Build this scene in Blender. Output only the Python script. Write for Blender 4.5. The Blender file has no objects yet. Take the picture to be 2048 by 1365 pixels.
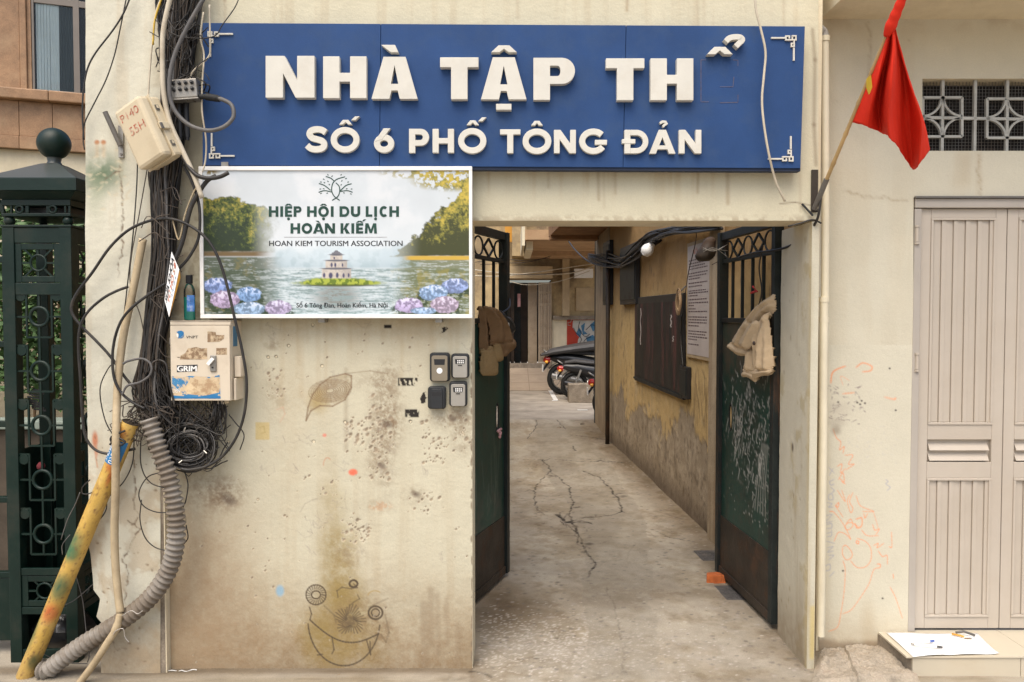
import bpy, math, random
import numpy as np
from mathutils import Vector, Matrix
random.seed(7); np.random.seed(7)
SC = bpy.context.scene
COL = SC.collection
# ---------------------------------------------------------------- camera
F = 1617.0; DC = 3.85; HC = 1.726; PITCH = math.atan(54.5 / F)
cam_d = bpy.data.cameras.new('camera'); cam = bpy.data.objects.new('camera', cam_d); COL.objects.link(cam)
cam_d.sensor_width = 36.0; cam_d.lens = F / 2048 * 36.0; cam_d.clip_start = 0.05; cam_d.clip_end = 800
cam.location = (0, -DC, HC); cam.rotation_euler = (math.pi / 2 - PITCH, 0, 0)
SC.camera = cam
# ---------------------------------------------------------------- daylight, soft overcast
SUN_DIR = Vector((-0.16, -0.46, 0.87)).normalized()      # towards the sun
world = bpy.data.worlds.new('World'); SC.world = world; world.use_nodes = True
wn = world.node_tree
sky = wn.nodes.new('ShaderNodeTexSky'); sky.sky_type = 'NISHITA'; sky.sun_disc = False
sky.sun_elevation = math.asin(SUN_DIR.z); sky.sun_rotation = math.atan2(SUN_DIR.x, SUN_DIR.y)
sky.air_density = 1.0; sky.dust_density = 4.5; sky.ozone_density = 1.0
wn.nodes['Background'].inputs['Strength'].default_value = 0.15
wn.links.new(sky.outputs[0], wn.nodes['Background'].inputs[0])
sun_d = bpy.data.lights.new('sun', 'SUN'); sun_d.energy = 1.5; sun_d.angle = math.radians(60); sun_d.color = (1.0, 0.945, 0.83)
sun = bpy.data.objects.new('sun', sun_d); COL.objects.link(sun); sun.location = (-4, -8, 10)
sun.rotation_euler = (-SUN_DIR).to_track_quat('-Z', 'Y').to_euler()
vs = SC.view_settings
vs.view_transform = 'Standard'; vs.look = 'None'; vs.gamma = 1.0; vs.exposure = 0.66; vs.use_curve_mapping = False
SC.cycles.max_bounces = 8; SC.cycles.diffuse_bounces = 5; SC.cycles.transparent_max_bounces = 12
SC.cycles.use_denoising = True
# ---------------------------------------------------------------- view geometry helpers (photo pixel -> real place)
FW = Vector((0, math.cos(PITCH), -math.sin(PITCH))); UP = Vector((0, math.sin(PITCH), math.cos(PITCH)))
CP = Vector((0, -DC, HC))
def ray(px, py): return FW + Vector((1, 0, 0)) * ((px - 1024) / F) + UP * ((682.5 - py) / F)
def P(px, py, Y=0.0):
    d = ray(px, py); return CP + d * ((Y + DC) / d.y)
def G(px, py, z=0.0):
    d = ray(px, py); return CP + d * ((z - HC) / d.z)
def PL(px, py, pt, n):
    d = ray(px, py); return CP + d * ((Vector(pt) - CP).dot(n) / d.dot(n))
# ---------------------------------------------------------------- mesh builder
class MB:
    def __init__(s): s.v = []; s.f = []
    def add(s, vs_, fs):
        b = len(s.v); s.v += [tuple(p) for p in vs_]; s.f += [tuple(i + b for i in q) for q in fs]; return s
    def poly(s, pts): return s.add(pts, [tuple(range(len(pts)))])
    def box(s, x0, x1, y0, y1, z0, z1):
        x0, x1 = min(x0, x1), max(x0, x1); y0, y1 = min(y0, y1), max(y0, y1); z0, z1 = min(z0, z1), max(z0, z1)
        return s.add([(x0,y0,z0),(x1,y0,z0),(x1,y1,z0),(x0,y1,z0),(x0,y0,z1),(x1,y0,z1),(x1,y1,z1),(x0,y1,z1)],
            [(0,3,2,1),(4,5,6,7),(0,1,5,4),(1,2,6,5),(2,3,7,6),(3,0,4,7)])
    def bbox(s, x0, x1, y0, y1, z0, z1, b=0.004):      # box with chamfered front (-y) edges
        x0, x1 = min(x0, x1), max(x0, x1); z0, z1 = min(z0, z1), max(z0, z1); y0, y1 = min(y0, y1), max(y0, y1)
        o = [(x0, z0), (x1, z0), (x1, z1), (x0, z1)]; i = [(x0+b, z0+b), (x1-b, z0+b), (x1-b, z1-b), (x0+b, z1-b)]
        return s.add([(x, y1, z) for x, z in o] + [(x, y0 + b, z) for x, z in o] + [(x, y0, z) for x, z in i],
            [(3,2,1,0)] + [(k, (k+1)%4, 4+(k+1)%4, 4+k) for k in range(4)] + [(4+k, 4+(k+1)%4, 8+(k+1)%4, 8+k) for k in range(4)] + [(8,9,10,11)])
    def bar(s, a, b, w, h=None, up=(0, 0, 1)):          # rectangular bar from a to b
        a = Vector(a); b = Vector(b); h = h or w; t = (b - a).normalized(); u = Vector(up)
        if abs(t.dot(u)) > 0.95: u = Vector((0, 1, 0)) if abs(t.y) < .9 else Vector((1, 0, 0))
        r = t.cross(u).normalized() * (w / 2); q = r.cross(t).normalized() * (h / 2)
        return s.add([p + e for p in (a, b) for e in (-r - q, r - q, r + q, -r + q)],
            [(0,1,2,3),(7,6,5,4),(0,4,5,1),(1,5,6,2),(2,6,7,3),(3,7,4,0)])
    def tube(s, pts, r, n=8, cap=True, closed=False):
        pts = [Vector(p) for p in pts]; m = len(pts); rr = r if hasattr(r, '__len__') else [r] * m
        tan = []
        for i in range(m):
            a = pts[(i-1) % m] if (closed or i) else pts[0]; b = pts[(i+1) % m] if (closed or i < m-1) else pts[-1]
            t = b - a; tan.append(t.normalized() if t.length > 1e-9 else Vector((0, 0, 1)))
        ref = Vector((0, 0, 1)) if abs(tan[0].z) < .9 else Vector((1, 0, 0))
        nrm = (ref - tan[0] * ref.dot(tan[0])).normalized(); V = []; Fc = []
        for i in range(m):
            nrm = nrm - tan[i] * nrm.dot(tan[i])
            nrm = nrm.normalized() if nrm.length > 1e-6 else tan[i].orthogonal().normalized()
            bi = tan[i].cross(nrm)
            for k in range(n):
                a = 2 * math.pi * k / n; V.append(pts[i] + (nrm * math.cos(a) + bi * math.sin(a)) * rr[i])
        for i in range(m if closed else m - 1):
            j = (i + 1) % m
            for k in range(n): Fc.append((i*n+k, i*n+(k+1)%n, j*n+(k+1)%n, j*n+k))
        if cap and not closed: Fc += [tuple(range(n-1, -1, -1)), tuple((m-1)*n + k for k in range(n))]
        return s.add(V, Fc)
    def lathe(s, prof, o, n=20, ax=(0, 0, 1), sx=1.0):  # profile (r, h) along axis from o
        ax = Vector(ax).normalized(); u = ax.orthogonal().normalized(); w = ax.cross(u); V = []; Fc = []; o = Vector(o)
        for r, h in prof:
            for k in range(n):
                a = 2 * math.pi * (k + .5) / n; V.append(o + ax * h + (u * math.cos(a) * sx + w * math.sin(a)) * r)
        for i in range(len(prof) - 1):
            for k in range(n): Fc.append((i*n+k, i*n+(k+1)%n, (i+1)*n+(k+1)%n, (i+1)*n+k))
        Fc += [tuple(range(n-1, -1, -1)), tuple((len(prof)-1)*n + k for k in range(n))]
        return s.add(V, Fc)
    def torus(s, c, R, r, ax=(0, 0, 1), n=24, m=8, sx=1.0, sz=1.0):
        c = Vector(c); ax = Vector(ax).normalized(); u = ax.orthogonal().normalized(); 
        if abs(ax.z) < .5: u = (Vector((0,0,1)) - ax * ax.z).normalized()
        w = ax.cross(u)
        return s.tube([c + u * math.cos(2*math.pi*k/n) * R * sz + w * math.sin(2*math.pi*k/n) * R * sx for k in range(n)], r, m, closed=True)
    def prism(s, front, back):                           # two matching loops
        n = len(front); return s.add(list(front) + list(back), [tuple(range(n)), tuple(range(2*n-1, n-1, -1))] + [(i, n+i, n+(i+1)%n, (i+1)%n) for i in range(n)])
    def xf(s, M):
        s.v = [tuple(M @ Vector(p)) for p in s.v]; return s
WL = {}
def tag(o, label, cat, group=None, kind=None):
    if label: o['label'] = label
    if cat: o['category'] = cat
    if group: o['group'] = group
    if kind: o['kind'] = kind
    return o
def thing(name, label, cat, loc, group=None):
    o = bpy.data.objects.new(name, None); COL.objects.link(o); o.empty_display_size = .05
    o.location = loc; WL[o] = Vector(loc); return tag(o, label, cat, group)
def build(mb, name, mat, parent=None, smooth=False, label=None, cat=None, group=None, kind=None, bevel=0, autos=None):
    V = np.array(mb.v, dtype=np.float64); lo = V.min(0); hi = V.max(0)
    org = Vector(((lo[0]+hi[0])/2, (lo[1]+hi[1])/2, lo[2]))
    me = bpy.data.meshes.new(name); me.from_pydata((V - np.array(org)).tolist(), [], mb.f); me.materials.append(mat)
    if smooth or autos: me.polygons.foreach_set('use_smooth', [True] * len(me.polygons))
    if autos: me.set_sharp_from_angle(angle=math.radians(autos))
    me.update(); o = bpy.data.objects.new(name, me); COL.objects.link(o)
    return place(o, org, parent, label, cat, group, kind, bevel)
def place(o, org, parent, label=None, cat=None, group=None, kind=None, bevel=0):
    WL[o] = Vector(org)
    if parent: o.parent = parent; o.location = Vector(org) - WL[parent]
    else: o.location = org
    if bevel:
        m = o.modifiers.new('bevel', 'BEVEL'); m.width = bevel; m.segments = 2; m.limit_method = 'ANGLE'; m.angle_limit = math.radians(50)
    return tag(o, label, cat, group, kind)
def clone(src, delta, parent=None, label=None):
    o = src.copy(); COL.objects.link(o); org = WL[src] + Vector(delta); WL[o] = org
    if parent: o.parent = parent; o.location = org - WL[parent]
    else: o.parent = None; o.location = org
    if label: o['label'] = label
    return o
def smoothpath(pts, k=6):                                # Catmull-Rom through points
    pts = [Vector(p) for p in pts]; q = [pts[0] * 2 - pts[1]] + pts + [pts[-1] * 2 - pts[-2]]; out = []
    for i in range(1, len(q) - 2):
        for j in range(k):
            t = j / k; a, b, c, d = q[i-1], q[i], q[i+1], q[i+2]
            out.append(0.5 * ((2*b) + (c-a)*t + (2*a-5*b+4*c-d)*t*t + (3*b-a-3*c+d)*t**3))
    return out + [pts[-1]]
def cpath(pp, Y, k=6):                                   # pixel path, Y scalar or list -> smooth world path
    ys = Y if hasattr(Y, '__len__') else [Y] * len(pp)
    return smoothpath([P(x, y, yy) for (x, y), yy in zip(pp, ys)], k)
# ---------------------------------------------------------------- materials
def N(nt, t, **kw):
    n = nt.nodes.new(t)
    for k, v in kw.items():
        if k in n.inputs: n.inputs[k].default_value = v
        else: setattr(n, k, v)
    return n
def mixrgb(nt, fac, a, b, mode='MIX'):
    m = nt.nodes.new('ShaderNodeMix'); m.data_type = 'RGBA'; m.blend_type = mode
    for sock, val in ((m.inputs[0], fac), (m.inputs[6], a), (m.inputs[7], b)):
        if hasattr(val, 'links') or isinstance(val, bpy.types.NodeSocket): nt.links.new(val, sock)
        elif isinstance(val, (int, float)): sock.default_value = val
        else: sock.default_value = (*val, 1)
    return m.outputs[2]
def ramp(nt, v, a, b):
    r = nt.nodes.new('ShaderNodeMapRange'); nt.links.new(v, r.inputs[0]); r.inputs[1].default_value = a; r.inputs[2].default_value = b; return r.outputs[0]
def mat(name, col, rough=.6, var=.12, sc=6, metal=0, bump=.15, bsc=60, dirt=None, dsc=3, damt=.5, dth=(.5, .7), streak=False, vcol=False, spec=.4, fine=None, coat=0, subs=0):
    """Principled surface: base colour broken by noise, optional dirt patches, fine bump. vcol = colour comes from the painted 'Col' attribute."""
    m = bpy.data.materials.new(name); m.use_nodes = True; nt = m.node_tree; b = nt.nodes['Principled BSDF']
    pos = nt.nodes.new('ShaderNodeNewGeometry').outputs['Position']
    n1 = N(nt, 'ShaderNodeTexNoise', Scale=sc, Detail=6, Roughness=.6); nt.links.new(pos, n1.inputs['Vector'])
    if vcol:
        at = N(nt, 'ShaderNodeVertexColor'); at.layer_name = 'Col'; base = at.outputs[0]
    else: base = None
    lo = tuple(max(0, c * (1 - var)) for c in col); hi = tuple(min(.95, c * (1 + var)) for c in col)
    f1 = ramp(nt, n1.outputs[0], .3, .7)
    if base is None: base = mixrgb(nt, f1, lo, hi)
    else: base = mixrgb(nt, 1.0, base, mixrgb(nt, f1, (1 - var,) * 3, (1.0,) * 3), 'MULTIPLY')
    if fine:
        n3 = N(nt, 'ShaderNodeTexNoise', Scale=fine[0], Detail=3, Roughness=.7); nt.links.new(pos, n3.inputs['Vector'])
        base = mixrgb(nt, 1.0, base, mixrgb(nt, ramp(nt, n3.outputs[0], .3, .7), (1 - fine[1],) * 3, (1.0,) * 3), 'MULTIPLY')
    rgh = None
    if dirt:
        mp = nt.nodes.new('ShaderNodeMapping'); nt.links.new(pos, mp.inputs[0])
        if streak: mp.inputs['Scale'].default_value = (1, 1, .12)
        n2 = N(nt, 'ShaderNodeTexNoise', Scale=dsc, Detail=8, Roughness=.68); nt.links.new(mp.outputs[0], n2.inputs['Vector'])
        f2 = ramp(nt, n2.outputs[0], *dth); mu = nt.nodes.new('ShaderNodeMath'); mu.operation = 'MULTIPLY'; nt.links.new(f2, mu.inputs[0]); mu.inputs[1].default_value = damt
        base = mixrgb(nt, mu.outputs[0], base, dirt)
        ra = nt.nodes.new('ShaderNodeMath'); ra.operation = 'MULTIPLY_ADD'; nt.links.new(mu.outputs[0], ra.inputs[0]); ra.inputs[1].default_value = .3; ra.inputs[2].default_value = rough; ra.use_clamp = True; rgh = ra.outputs[0]
    nt.links.new(base, b.inputs['Base Color']); b.inputs['Roughness'].default_value = rough; b.inputs['Metallic'].default_value = metal
    if rgh: nt.links.new(rgh, b.inputs['Roughness'])
    b.inputs['Specular IOR Level'].default_value = spec; b.inputs['Coat Weight'].default_value = coat
    if bump:
        n4 = N(nt, 'ShaderNodeTexNoise', Scale=bsc, Detail=5, Roughness=.65); nt.links.new(pos, n4.inputs['Vector'])
        bp = N(nt, 'ShaderNodeBump', Strength=bump, Distance=.01); nt.links.new(n4.outputs[0], bp.inputs['Height']); nt.links.new(bp.outputs[0], b.inputs['Normal'])
    return m
M = {}
M['wall'] = mat('cream plaster painted', (.7,.6,.43), .9, .07, 5, bump=.25, bsc=45, vcol=True, fine=(160, .10), spec=.15)
M['plaster'] = mat('cream plaster plain', (.70,.615,.44), .9, .10, 3, bump=.3, bsc=40, dirt=(.42,.32,.19), dsc=2.2, damt=.45, dth=(.5,.75), streak=True, fine=(140,.08), spec=.15)
M['alley'] = mat('ochre plaster painted', (.5,.4,.2), .92, .12, 6, bump=.45, bsc=30, vcol=True, fine=(120,.18), spec=.1)
M['ground'] = mat('worn concrete painted', (.4,.36,.3), .88, .15, 9, bump=.35, bsc=70, vcol=True, fine=(190,.22), spec=.25)
M['groundfar'] = mat('street concrete', (.38,.33,.265), .9, .25, 2, bump=.4, bsc=50, dirt=(.12,.1,.08), dsc=1.5, damt=.5, fine=(150,.2))
M['concrete'] = mat('rough concrete', (.30,.25,.19), .95, .3, 8, bump=.8, bsc=28, dirt=(.13,.1,.07), dsc=5, damt=.7, fine=(90,.3), spec=.1)
M['brownplaster'] = mat('brown weathered plaster', (.46,.30,.17), .92, .22, 4, bump=.3, bsc=30, dirt=(.16,.09,.05), dsc=2, damt=.6, fine=(100,.15), spec=.1)
M['darkplaster'] = mat('shade-toned soffit plaster', (.30,.17,.09), .95, .25, 4, bump=.3, bsc=30, dirt=(.10,.06,.04), dsc=2.5, damt=.6, spec=.1)  # shade under the slab is put into this darker brown
M['courtwall'] = mat('stained courtyard plaster', (.50,.38,.21), .92, .2, 3, bump=.3, bsc=25, dirt=(.17,.13,.09), dsc=1.1, damt=.85, dth=(.42,.62), fine=(60,.15), spec=.1)
M['blue'] = mat('blue painted sign board', (.022,.062,.175), .6, .12, 4, bump=.06, bsc=120, dirt=(.05,.085,.155), dsc=6, damt=.45, fine=(200,.12), spec=.2)
M['bluedark'] = mat('dark sign edge', (.02,.03,.06), .7, .2, 8)
M['white'] = mat('aged white letter paint', (.60,.58,.51), .6, .05, 8, bump=.08, bsc=90, dirt=(.5,.45,.36), dsc=9, damt=.35)
M['whiteframe'] = mat('white powder coated frame', (.80,.79,.75), .45, .03, 8, bump=.03, dirt=(.5,.46,.4), dsc=12, damt=.3)
M['print'] = mat('glossy printed sheet', (.8,.8,.8), .38, .02, 8, bump=.0, vcol=True, spec=.35)
M['inkgreen'] = mat('dark green ink', (.012,.05,.035), .4, .25, 18, bump=0)
M['inkblack'] = mat('black ink', (.02,.022,.024), .45, .1, 8, bump=0)
M['inkred'] = mat('faded red ink', (.42,.08,.04), .55, .3, 40, bump=0, dirt=(.68,.6,.44), dsc=60, damt=.7, dth=(.45,.6))
M['inkblue'] = mat('blue ink', (.02,.16,.36), .5, .1, 20, bump=0)
M['inkgrey'] = mat('grey printed ink', (.12,.08,.08), .6, .3, 30, bump=0)
M['green'] = mat('dark green gloss enamel', (.0045,.017,.0125), .4, .25, 5, bump=.12, bsc=35, dirt=(.03,.026,.018), dsc=5, damt=.5, spec=.3)
M['greenleaf'] = mat('scuffed green enamel', (.010,.050,.036), .45, .3, 4, bump=.1, bsc=30, dirt=(.05,.042,.03), dsc=4, damt=.55, dth=(.45,.7), vcol=False)
M['leafpaint'] = mat('scratched green gate sheet', (.02,.05,.04), .45, .2, 5, bump=.1, bsc=30, vcol=True)
M['rustdark'] = mat('rusty dark kick plate', (.035,.026,.018), .6, .4, 6, bump=.25, bsc=40, dirt=(.09,.045,.022), dsc=5, damt=.8)
M['gateiron'] = mat('blackish gate iron', (.012,.016,.015), .5, .3, 6, bump=.15, bsc=40, dirt=(.07,.035,.018), dsc=7, damt=.5, dth=(.55,.7))
M['rustiron'] = mat('rust streaked iron', (.015,.02,.018), .65, .4, 9, bump=.3, bsc=50, dirt=(.15,.06,.022), dsc=9, damt=.8, dth=(.52,.64), streak=True)
M['greydoor'] = mat('taupe painted steel door', (.475,.418,.345), .5, .04, 3, bump=.05, bsc=80, dirt=(.40,.33,.25), dsc=2, damt=.3)
M['greyframe'] = mat('grey steel door frame', (.40,.36,.31), .55, .06, 4, bump=.08)
M['silver'] = mat('grey painted grille', (.42,.42,.38), .5, .15, 8, bump=.1, dirt=(.2,.17,.13), dsc=9, damt=.5)
M['tile'] = mat('cream glazed step tile', (.55,.49,.375), .35, .05, 4, bump=.03, dirt=(.45,.35,.22), dsc=4, damt=.35)
M['pvc'] = mat('cream painted pvc pipe', (.66,.60,.45), .55, .08, 6, bump=.08, dirt=(.34,.25,.13), dsc=4, damt=.55, streak=True)
M['pvcgrey'] = mat('grey pvc pipe', (.36,.35,.33), .5, .12, 6, bump=.08, dirt=(.15,.11,.08), dsc=5, damt=.6)
M['beigepipe'] = mat('grimy beige conduit', (.50,.40,.25), .6, .15, 6, bump=.12, dirt=(.22,.16,.09), dsc=6, damt=.7, dth=(.4,.65))
M['hose'] = mat('grey corrugated hose', (.27,.25,.22), .5, .12, 5, bump=.1, dirt=(.13,.095,.06), dsc=3, damt=.75, dth=(.42,.6))
M['yellow'] = mat('yellow painted steel pole', (.56,.35,.07), .5, .12, 4, bump=.12, dirt=(.20,.10,.03), dsc=9, damt=.8, dth=(.52,.66))
M['cable'] = mat('black cable', (.022,.020,.018), .45, .4, 12, bump=0, dirt=(.09,.075,.055), dsc=9, damt=.5)
M['cable2'] = mat('dusty brown cable', (.062,.048,.036), .6, .4, 14, bump=0, dirt=(.13,.1,.07), dsc=9, damt=.6)
M['cablegrey'] = mat('grey cable', (.10,.095,.09), .5, .3, 12, bump=0, dirt=(.18,.16,.13), dsc=9, damt=.5)
M['cablewhite'] = mat('dirty white cable', (.52,.46,.35), .55, .15, 12, bump=0, dirt=(.28,.22,.14), dsc=9, damt=.6)
M['cableyellow'] = mat('yellow cable', (.55,.36,.05), .5, .15, 12, bump=0)
M['cream'] = mat('cream plastic box', (.60,.51,.35), .5, .06, 5, bump=.06, dirt=(.36,.27,.15), dsc=4, damt=.45)
M['cabinet'] = mat('beige telecom cabinet', (.60,.52,.40), .5, .05, 5, bump=.06, dirt=(.36,.27,.17), dsc=6, damt=.4)
M['peel'] = mat('torn sticker residue', (.47,.36,.23), .9, .35, 40, bump=.3, bsc=90, dirt=(.17,.1,.055), dsc=45, damt=.8, dth=(.45,.55))
M['peelblue'] = mat('torn blue sticker', (.045,.20,.38), .7, .2, 12, bump=.2, dirt=(.58,.45,.29), dsc=22, damt=1, dth=(.47,.51))
M['metal'] = mat('dull zinc metal', (.30,.285,.255), .5, .15, 10, metal=.8, bump=.1, dirt=(.2,.15,.1), dsc=8, damt=.5)
M['darkmetal'] = mat('grey steel', (.16,.15,.135), .5, .2, 10, metal=.4, bump=.15, dirt=(.12,.07,.04), dsc=8, damt=.5)
M['black'] = mat('black plastic', (.016,.016,.017), .45, .2, 9, bump=.06)
M['blackrub'] = mat('black rubber', (.014,.014,.013), .7, .3, 12, bump=.15, bsc=80, dirt=(.06,.05,.04), dsc=9, damt=.5)
M['lockgrey'] = mat('grey cast lock face', (.34,.32,.28), .4, .05, 10, metal=.3, bump=.06, bsc=200)
M['lockbronze'] = mat('bronze grey lock face', (.235,.20,.145), .42, .06, 10, metal=.3, bump=.06, bsc=200)
M['lockblack'] = mat('charcoal lock cover', (.022,.024,.026), .42, .12, 10, bump=.05)
M['red'] = mat('red flag cloth', (.66,.030,.012), .75, .08, 3, bump=.15, bsc=160, spec=.2)
M['star'] = mat('yellow flag star', (.75,.52,.05), .75, .06, 6, bump=.1)
M['bamboo'] = mat('bamboo pole', (.42,.28,.12), .5, .18, 7, bump=.1, dirt=(.2,.11,.05), dsc=9, damt=.5)
M['brick'] = mat('orange brick', (.50,.13,.035), .9, .25, 18, bump=.7, bsc=60, dirt=(.3,.09,.03), dsc=25, damt=.7)
M['iron'] = mat('manhole iron', (.10,.092,.085), .7, .25, 14, bump=.7, bsc=90, dirt=(.19,.16,.13), dsc=6, damt=.6)
M['khaki'] = mat('cream corduroy', (.58,.44,.28), .95, .10, 8, bump=.25, bsc=150, fine=(220,.12), spec=.1)
M['brown'] = mat('brown canvas cloth', (.21,.13,.07), .95, .15, 8, bump=.25, bsc=150, fine=(200,.15), spec=.1)
M['corduroy'] = mat('tan corduroy cloth', (.33,.23,.115), .95, .15, 8, bump=.3, bsc=150, fine=(200,.18), spec=.1)
M['board'] = mat('worn blackboard', (.016,.016,.015), .5, .5, 5, bump=.15, dirt=(.13,.045,.035), dsc=7, damt=.9, dth=(.5,.7), streak=True, fine=(60,.4))
M['paper'] = mat('white poster paper', (.80,.80,.78), .6, .02, 4, bump=.02)
M['notice'] = mat('notice sheet', (.50,.44,.40), .45, .1, 5, bump=.03, dirt=(.62,.57,.52), dsc=4, damt=.5)
M['granite'] = mat('brown granite cladding', (.36,.21,.11), .5, .3, 7, bump=.06, bsc=60, dirt=(.46,.31,.18), dsc=3, damt=.6, fine=(120,.3))
M['alu'] = mat('brown aluminium', (.20,.17,.14), .4, .08, 6, metal=.5, bump=.0)
M['curtain'] = mat('white curtain', (.88,.88,.87), .9, .1, 3, bump=.1)
M['dark'] = mat('dark interior', (.016,.013,.011), .9, .3, 5, bump=0)
M['redpaint'] = mat('red mural paint', (.40,.040,.018), .7, .12, 4, bump=.1)
M['muralwhite'] = mat('mural white paint', (.48,.46,.40), .7, .15, 4, bump=.1)
M['muralblue'] = mat('mural blue paint', (.06,.17,.27), .7, .2, 4, bump=.1)
M['bikeblack'] = mat('black bike plastic', (.014,.014,.015), .3, .3, 6, bump=.03, coat=.3)
M['bikegrey'] = mat('grey bike metal', (.30,.29,.27), .35, .15, 8, metal=.6, bump=.03)
M['taillight'] = mat('red tail light', (.40,.02,.015), .25, .1, 8, bump=0, coat=.4)
M['seat'] = mat('dark grey seat vinyl', (.055,.053,.052), .55, .15, 6, bump=.08)
M['leafgreen'] = mat('hedge leaves', (.055,.11,.03), .5, .5, 9, bump=0)
M['twig'] = mat('dry twig', (.30,.2,.11), .9, .3, 9, bump=.2)
M['orangeboard'] = mat('orange signboard', (.62,.30,.04), .5, .1, 5, bump=.05)
M['wood'] = mat('pale wood panel', (.44,.33,.19), .6, .12, 4, bump=.1, dirt=(.28,.19,.1), dsc=3, damt=.5, streak=True)
M['accordion'] = mat('beige accordion gate', (.42,.33,.23), .5, .12, 6, bump=.08, dirt=(.26,.17,.1), dsc=5, damt=.5)
M['doorwood'] = mat('dark brown door wood', (.05,.03,.018), .45, .25, 6, bump=.1)
M['wire'] = mat('bare tie wire', (.48,.45,.40), .4, .1, 9, metal=.5, bump=0)
M['redstring'] = mat('red string', (.45,.03,.03), .8, .2, 20, bump=.2)
M['orangeglass'] = mat('amber lens', (.80,.36,.03), .15, .1, 8, bump=0, coat=.5)
M['pink'] = mat('pink rag', (.55,.30,.30), .9, .2, 10, bump=.3)
def glassmat(name, col, rough=.05, ior=1.45, trans=1.0):
    m = bpy.data.materials.new(name); m.use_nodes = True; b = m.node_tree.nodes['Principled BSDF']
    b.inputs['Base Color'].default_value = (*col, 1); b.inputs['Roughness'].default_value = rough; b.inputs['IOR'].default_value = ior; b.inputs['Transmission Weight'].default_value = trans
    return m
M['clear'] = glassmat('clear bottle plastic', (.85,.86,.82), .12, 1.2)
M['liquid'] = mat('teal liquid', (.04,.44,.38), .25, .1, 8, bump=0)
def thinglass(name, tint, refl=.12, rough=.02):
    m = bpy.data.materials.new(name); m.use_nodes = True; nt = m.node_tree; nt.nodes.remove(nt.nodes['Principled BSDF']); out = nt.nodes['Material Output']
    tr = nt.nodes.new('ShaderNodeBsdfTransparent'); tr.inputs[0].default_value = (*tint, 1); gl = nt.nodes.new('ShaderNodeBsdfGlossy'); gl.inputs['Roughness'].default_value = rough
    fr = nt.nodes.new('ShaderNodeLayerWeight'); fr.inputs[0].default_value = refl; mx = nt.nodes.new('ShaderNodeMixShader'); nt.links.new(fr.outputs['Fresnel'], mx.inputs[0]); nt.links.new(tr.outputs[0], mx.inputs[1]); nt.links.new(gl.outputs[0], mx.inputs[2]); nt.links.new(mx.outputs[0], out.inputs[0]); return m
M['glass'] = thinglass('window glass', (.86,.90,.90), .25); M['clear'] = thinglass('clear bottle plastic', (.90,.90,.86), .3, .15)
# ---------------------------------------------------------------- text -> mesh, fitted in a pixel box
def text_mesh(s, offset=0.0, align='LEFT'):
    cu = bpy.data.curves.new('txt', 'FONT'); cu.body = s; cu.size = 1; cu.offset = offset; cu.resolution_u = 3; cu.fill_mode = 'FRONT'
    ob = bpy.data.objects.new('txt', cu); COL.objects.link(ob); bpy.context.view_layer.update()
    me = bpy.data.meshes.new_from_object(ob.evaluated_get(bpy.context.evaluated_depsgraph_get()))
    v = np.array([q.co[:] for q in me.vertices]); f = [tuple(p.vertices) for p in me.polygons]
    bpy.data.objects.remove(ob); bpy.data.curves.remove(cu); bpy.data.meshes.remove(me)
    return v, f
def text(s, fit, mapf, name, material, parent, offset=0.0, caps=None, thick=0.0006, label=None, bold=0):
    """fit = (u0, v0, u1, v1): the text's bounding box in (u right, v down); mapf(u, v, lift) -> world."""
    v, f = text_mesh(s, offset); x0, y0 = v[:, 0].min(), v[:, 1].min(); x1, y1 = v[:, 0].max(), v[:, 1].max()
    if caps: y0, y1 = caps                              # baseline/cap height in em instead of ink box
    mb = MB(); u0, w0, u1, w1 = fit; nb_ = 5 if bold else 1
    for q_ in range(nb_):
        du = bold * (q_ - (nb_ - 1) / 2) / max(1, nb_ - 1) * 2
        mb.add([mapf(u0 + (x - x0) / (x1 - x0) * (u1 - u0) + du, w1 - (y - y0) / (y1 - y0) * (w1 - w0), thick) + Vector((0, -.00004 * q_, 0)) for x, y, _ in v], f)
    return build(mb, name, material, parent, label=label)
# ---------------------------------------------------------------- painted canvases: colour + relief on fine grids (stains, chips, prints)
RNG = np.random.RandomState(11)
def vnoise(h, w, cy, cx, seed):
    r = np.random.RandomState(seed); gh, gw = int(h / cy) + 3, int(w / cx) + 3; g = r.rand(gh, gw)
    y = np.arange(h) / cy; x = np.arange(w) / cx; yi = y.astype(int); xi = x.astype(int); fy = y - yi; fx = x - xi
    fy = (fy * fy * (3 - 2 * fy))[:, None]; fx = (fx * fx * (3 - 2 * fx))[None]
    a = g[yi][:, xi]; b = g[yi][:, xi + 1]; c = g[yi + 1][:, xi]; d = g[yi + 1][:, xi + 1]
    return (a * (1 - fx) + b * fx) * (1 - fy) + (c * (1 - fx) + d * fx) * fy
def fbm(h, w, cell, seed, octv=5, ay=1.0, ax=1.0, rough=.55):
    t = np.zeros((h, w)); amp = 1; tot = 0
    for o in range(octv):
        c = max(cell / 2 ** o, 1.01); t += amp * vnoise(h, w, max(c * ay, 1.01), max(c * ax, 1.01), seed + o * 17); tot += amp; amp *= rough
    return t / tot
def ss(x, a, b):
    t = np.clip((x - a) / (b - a), 0, 1); return t * t * (3 - 2 * t)
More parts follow.
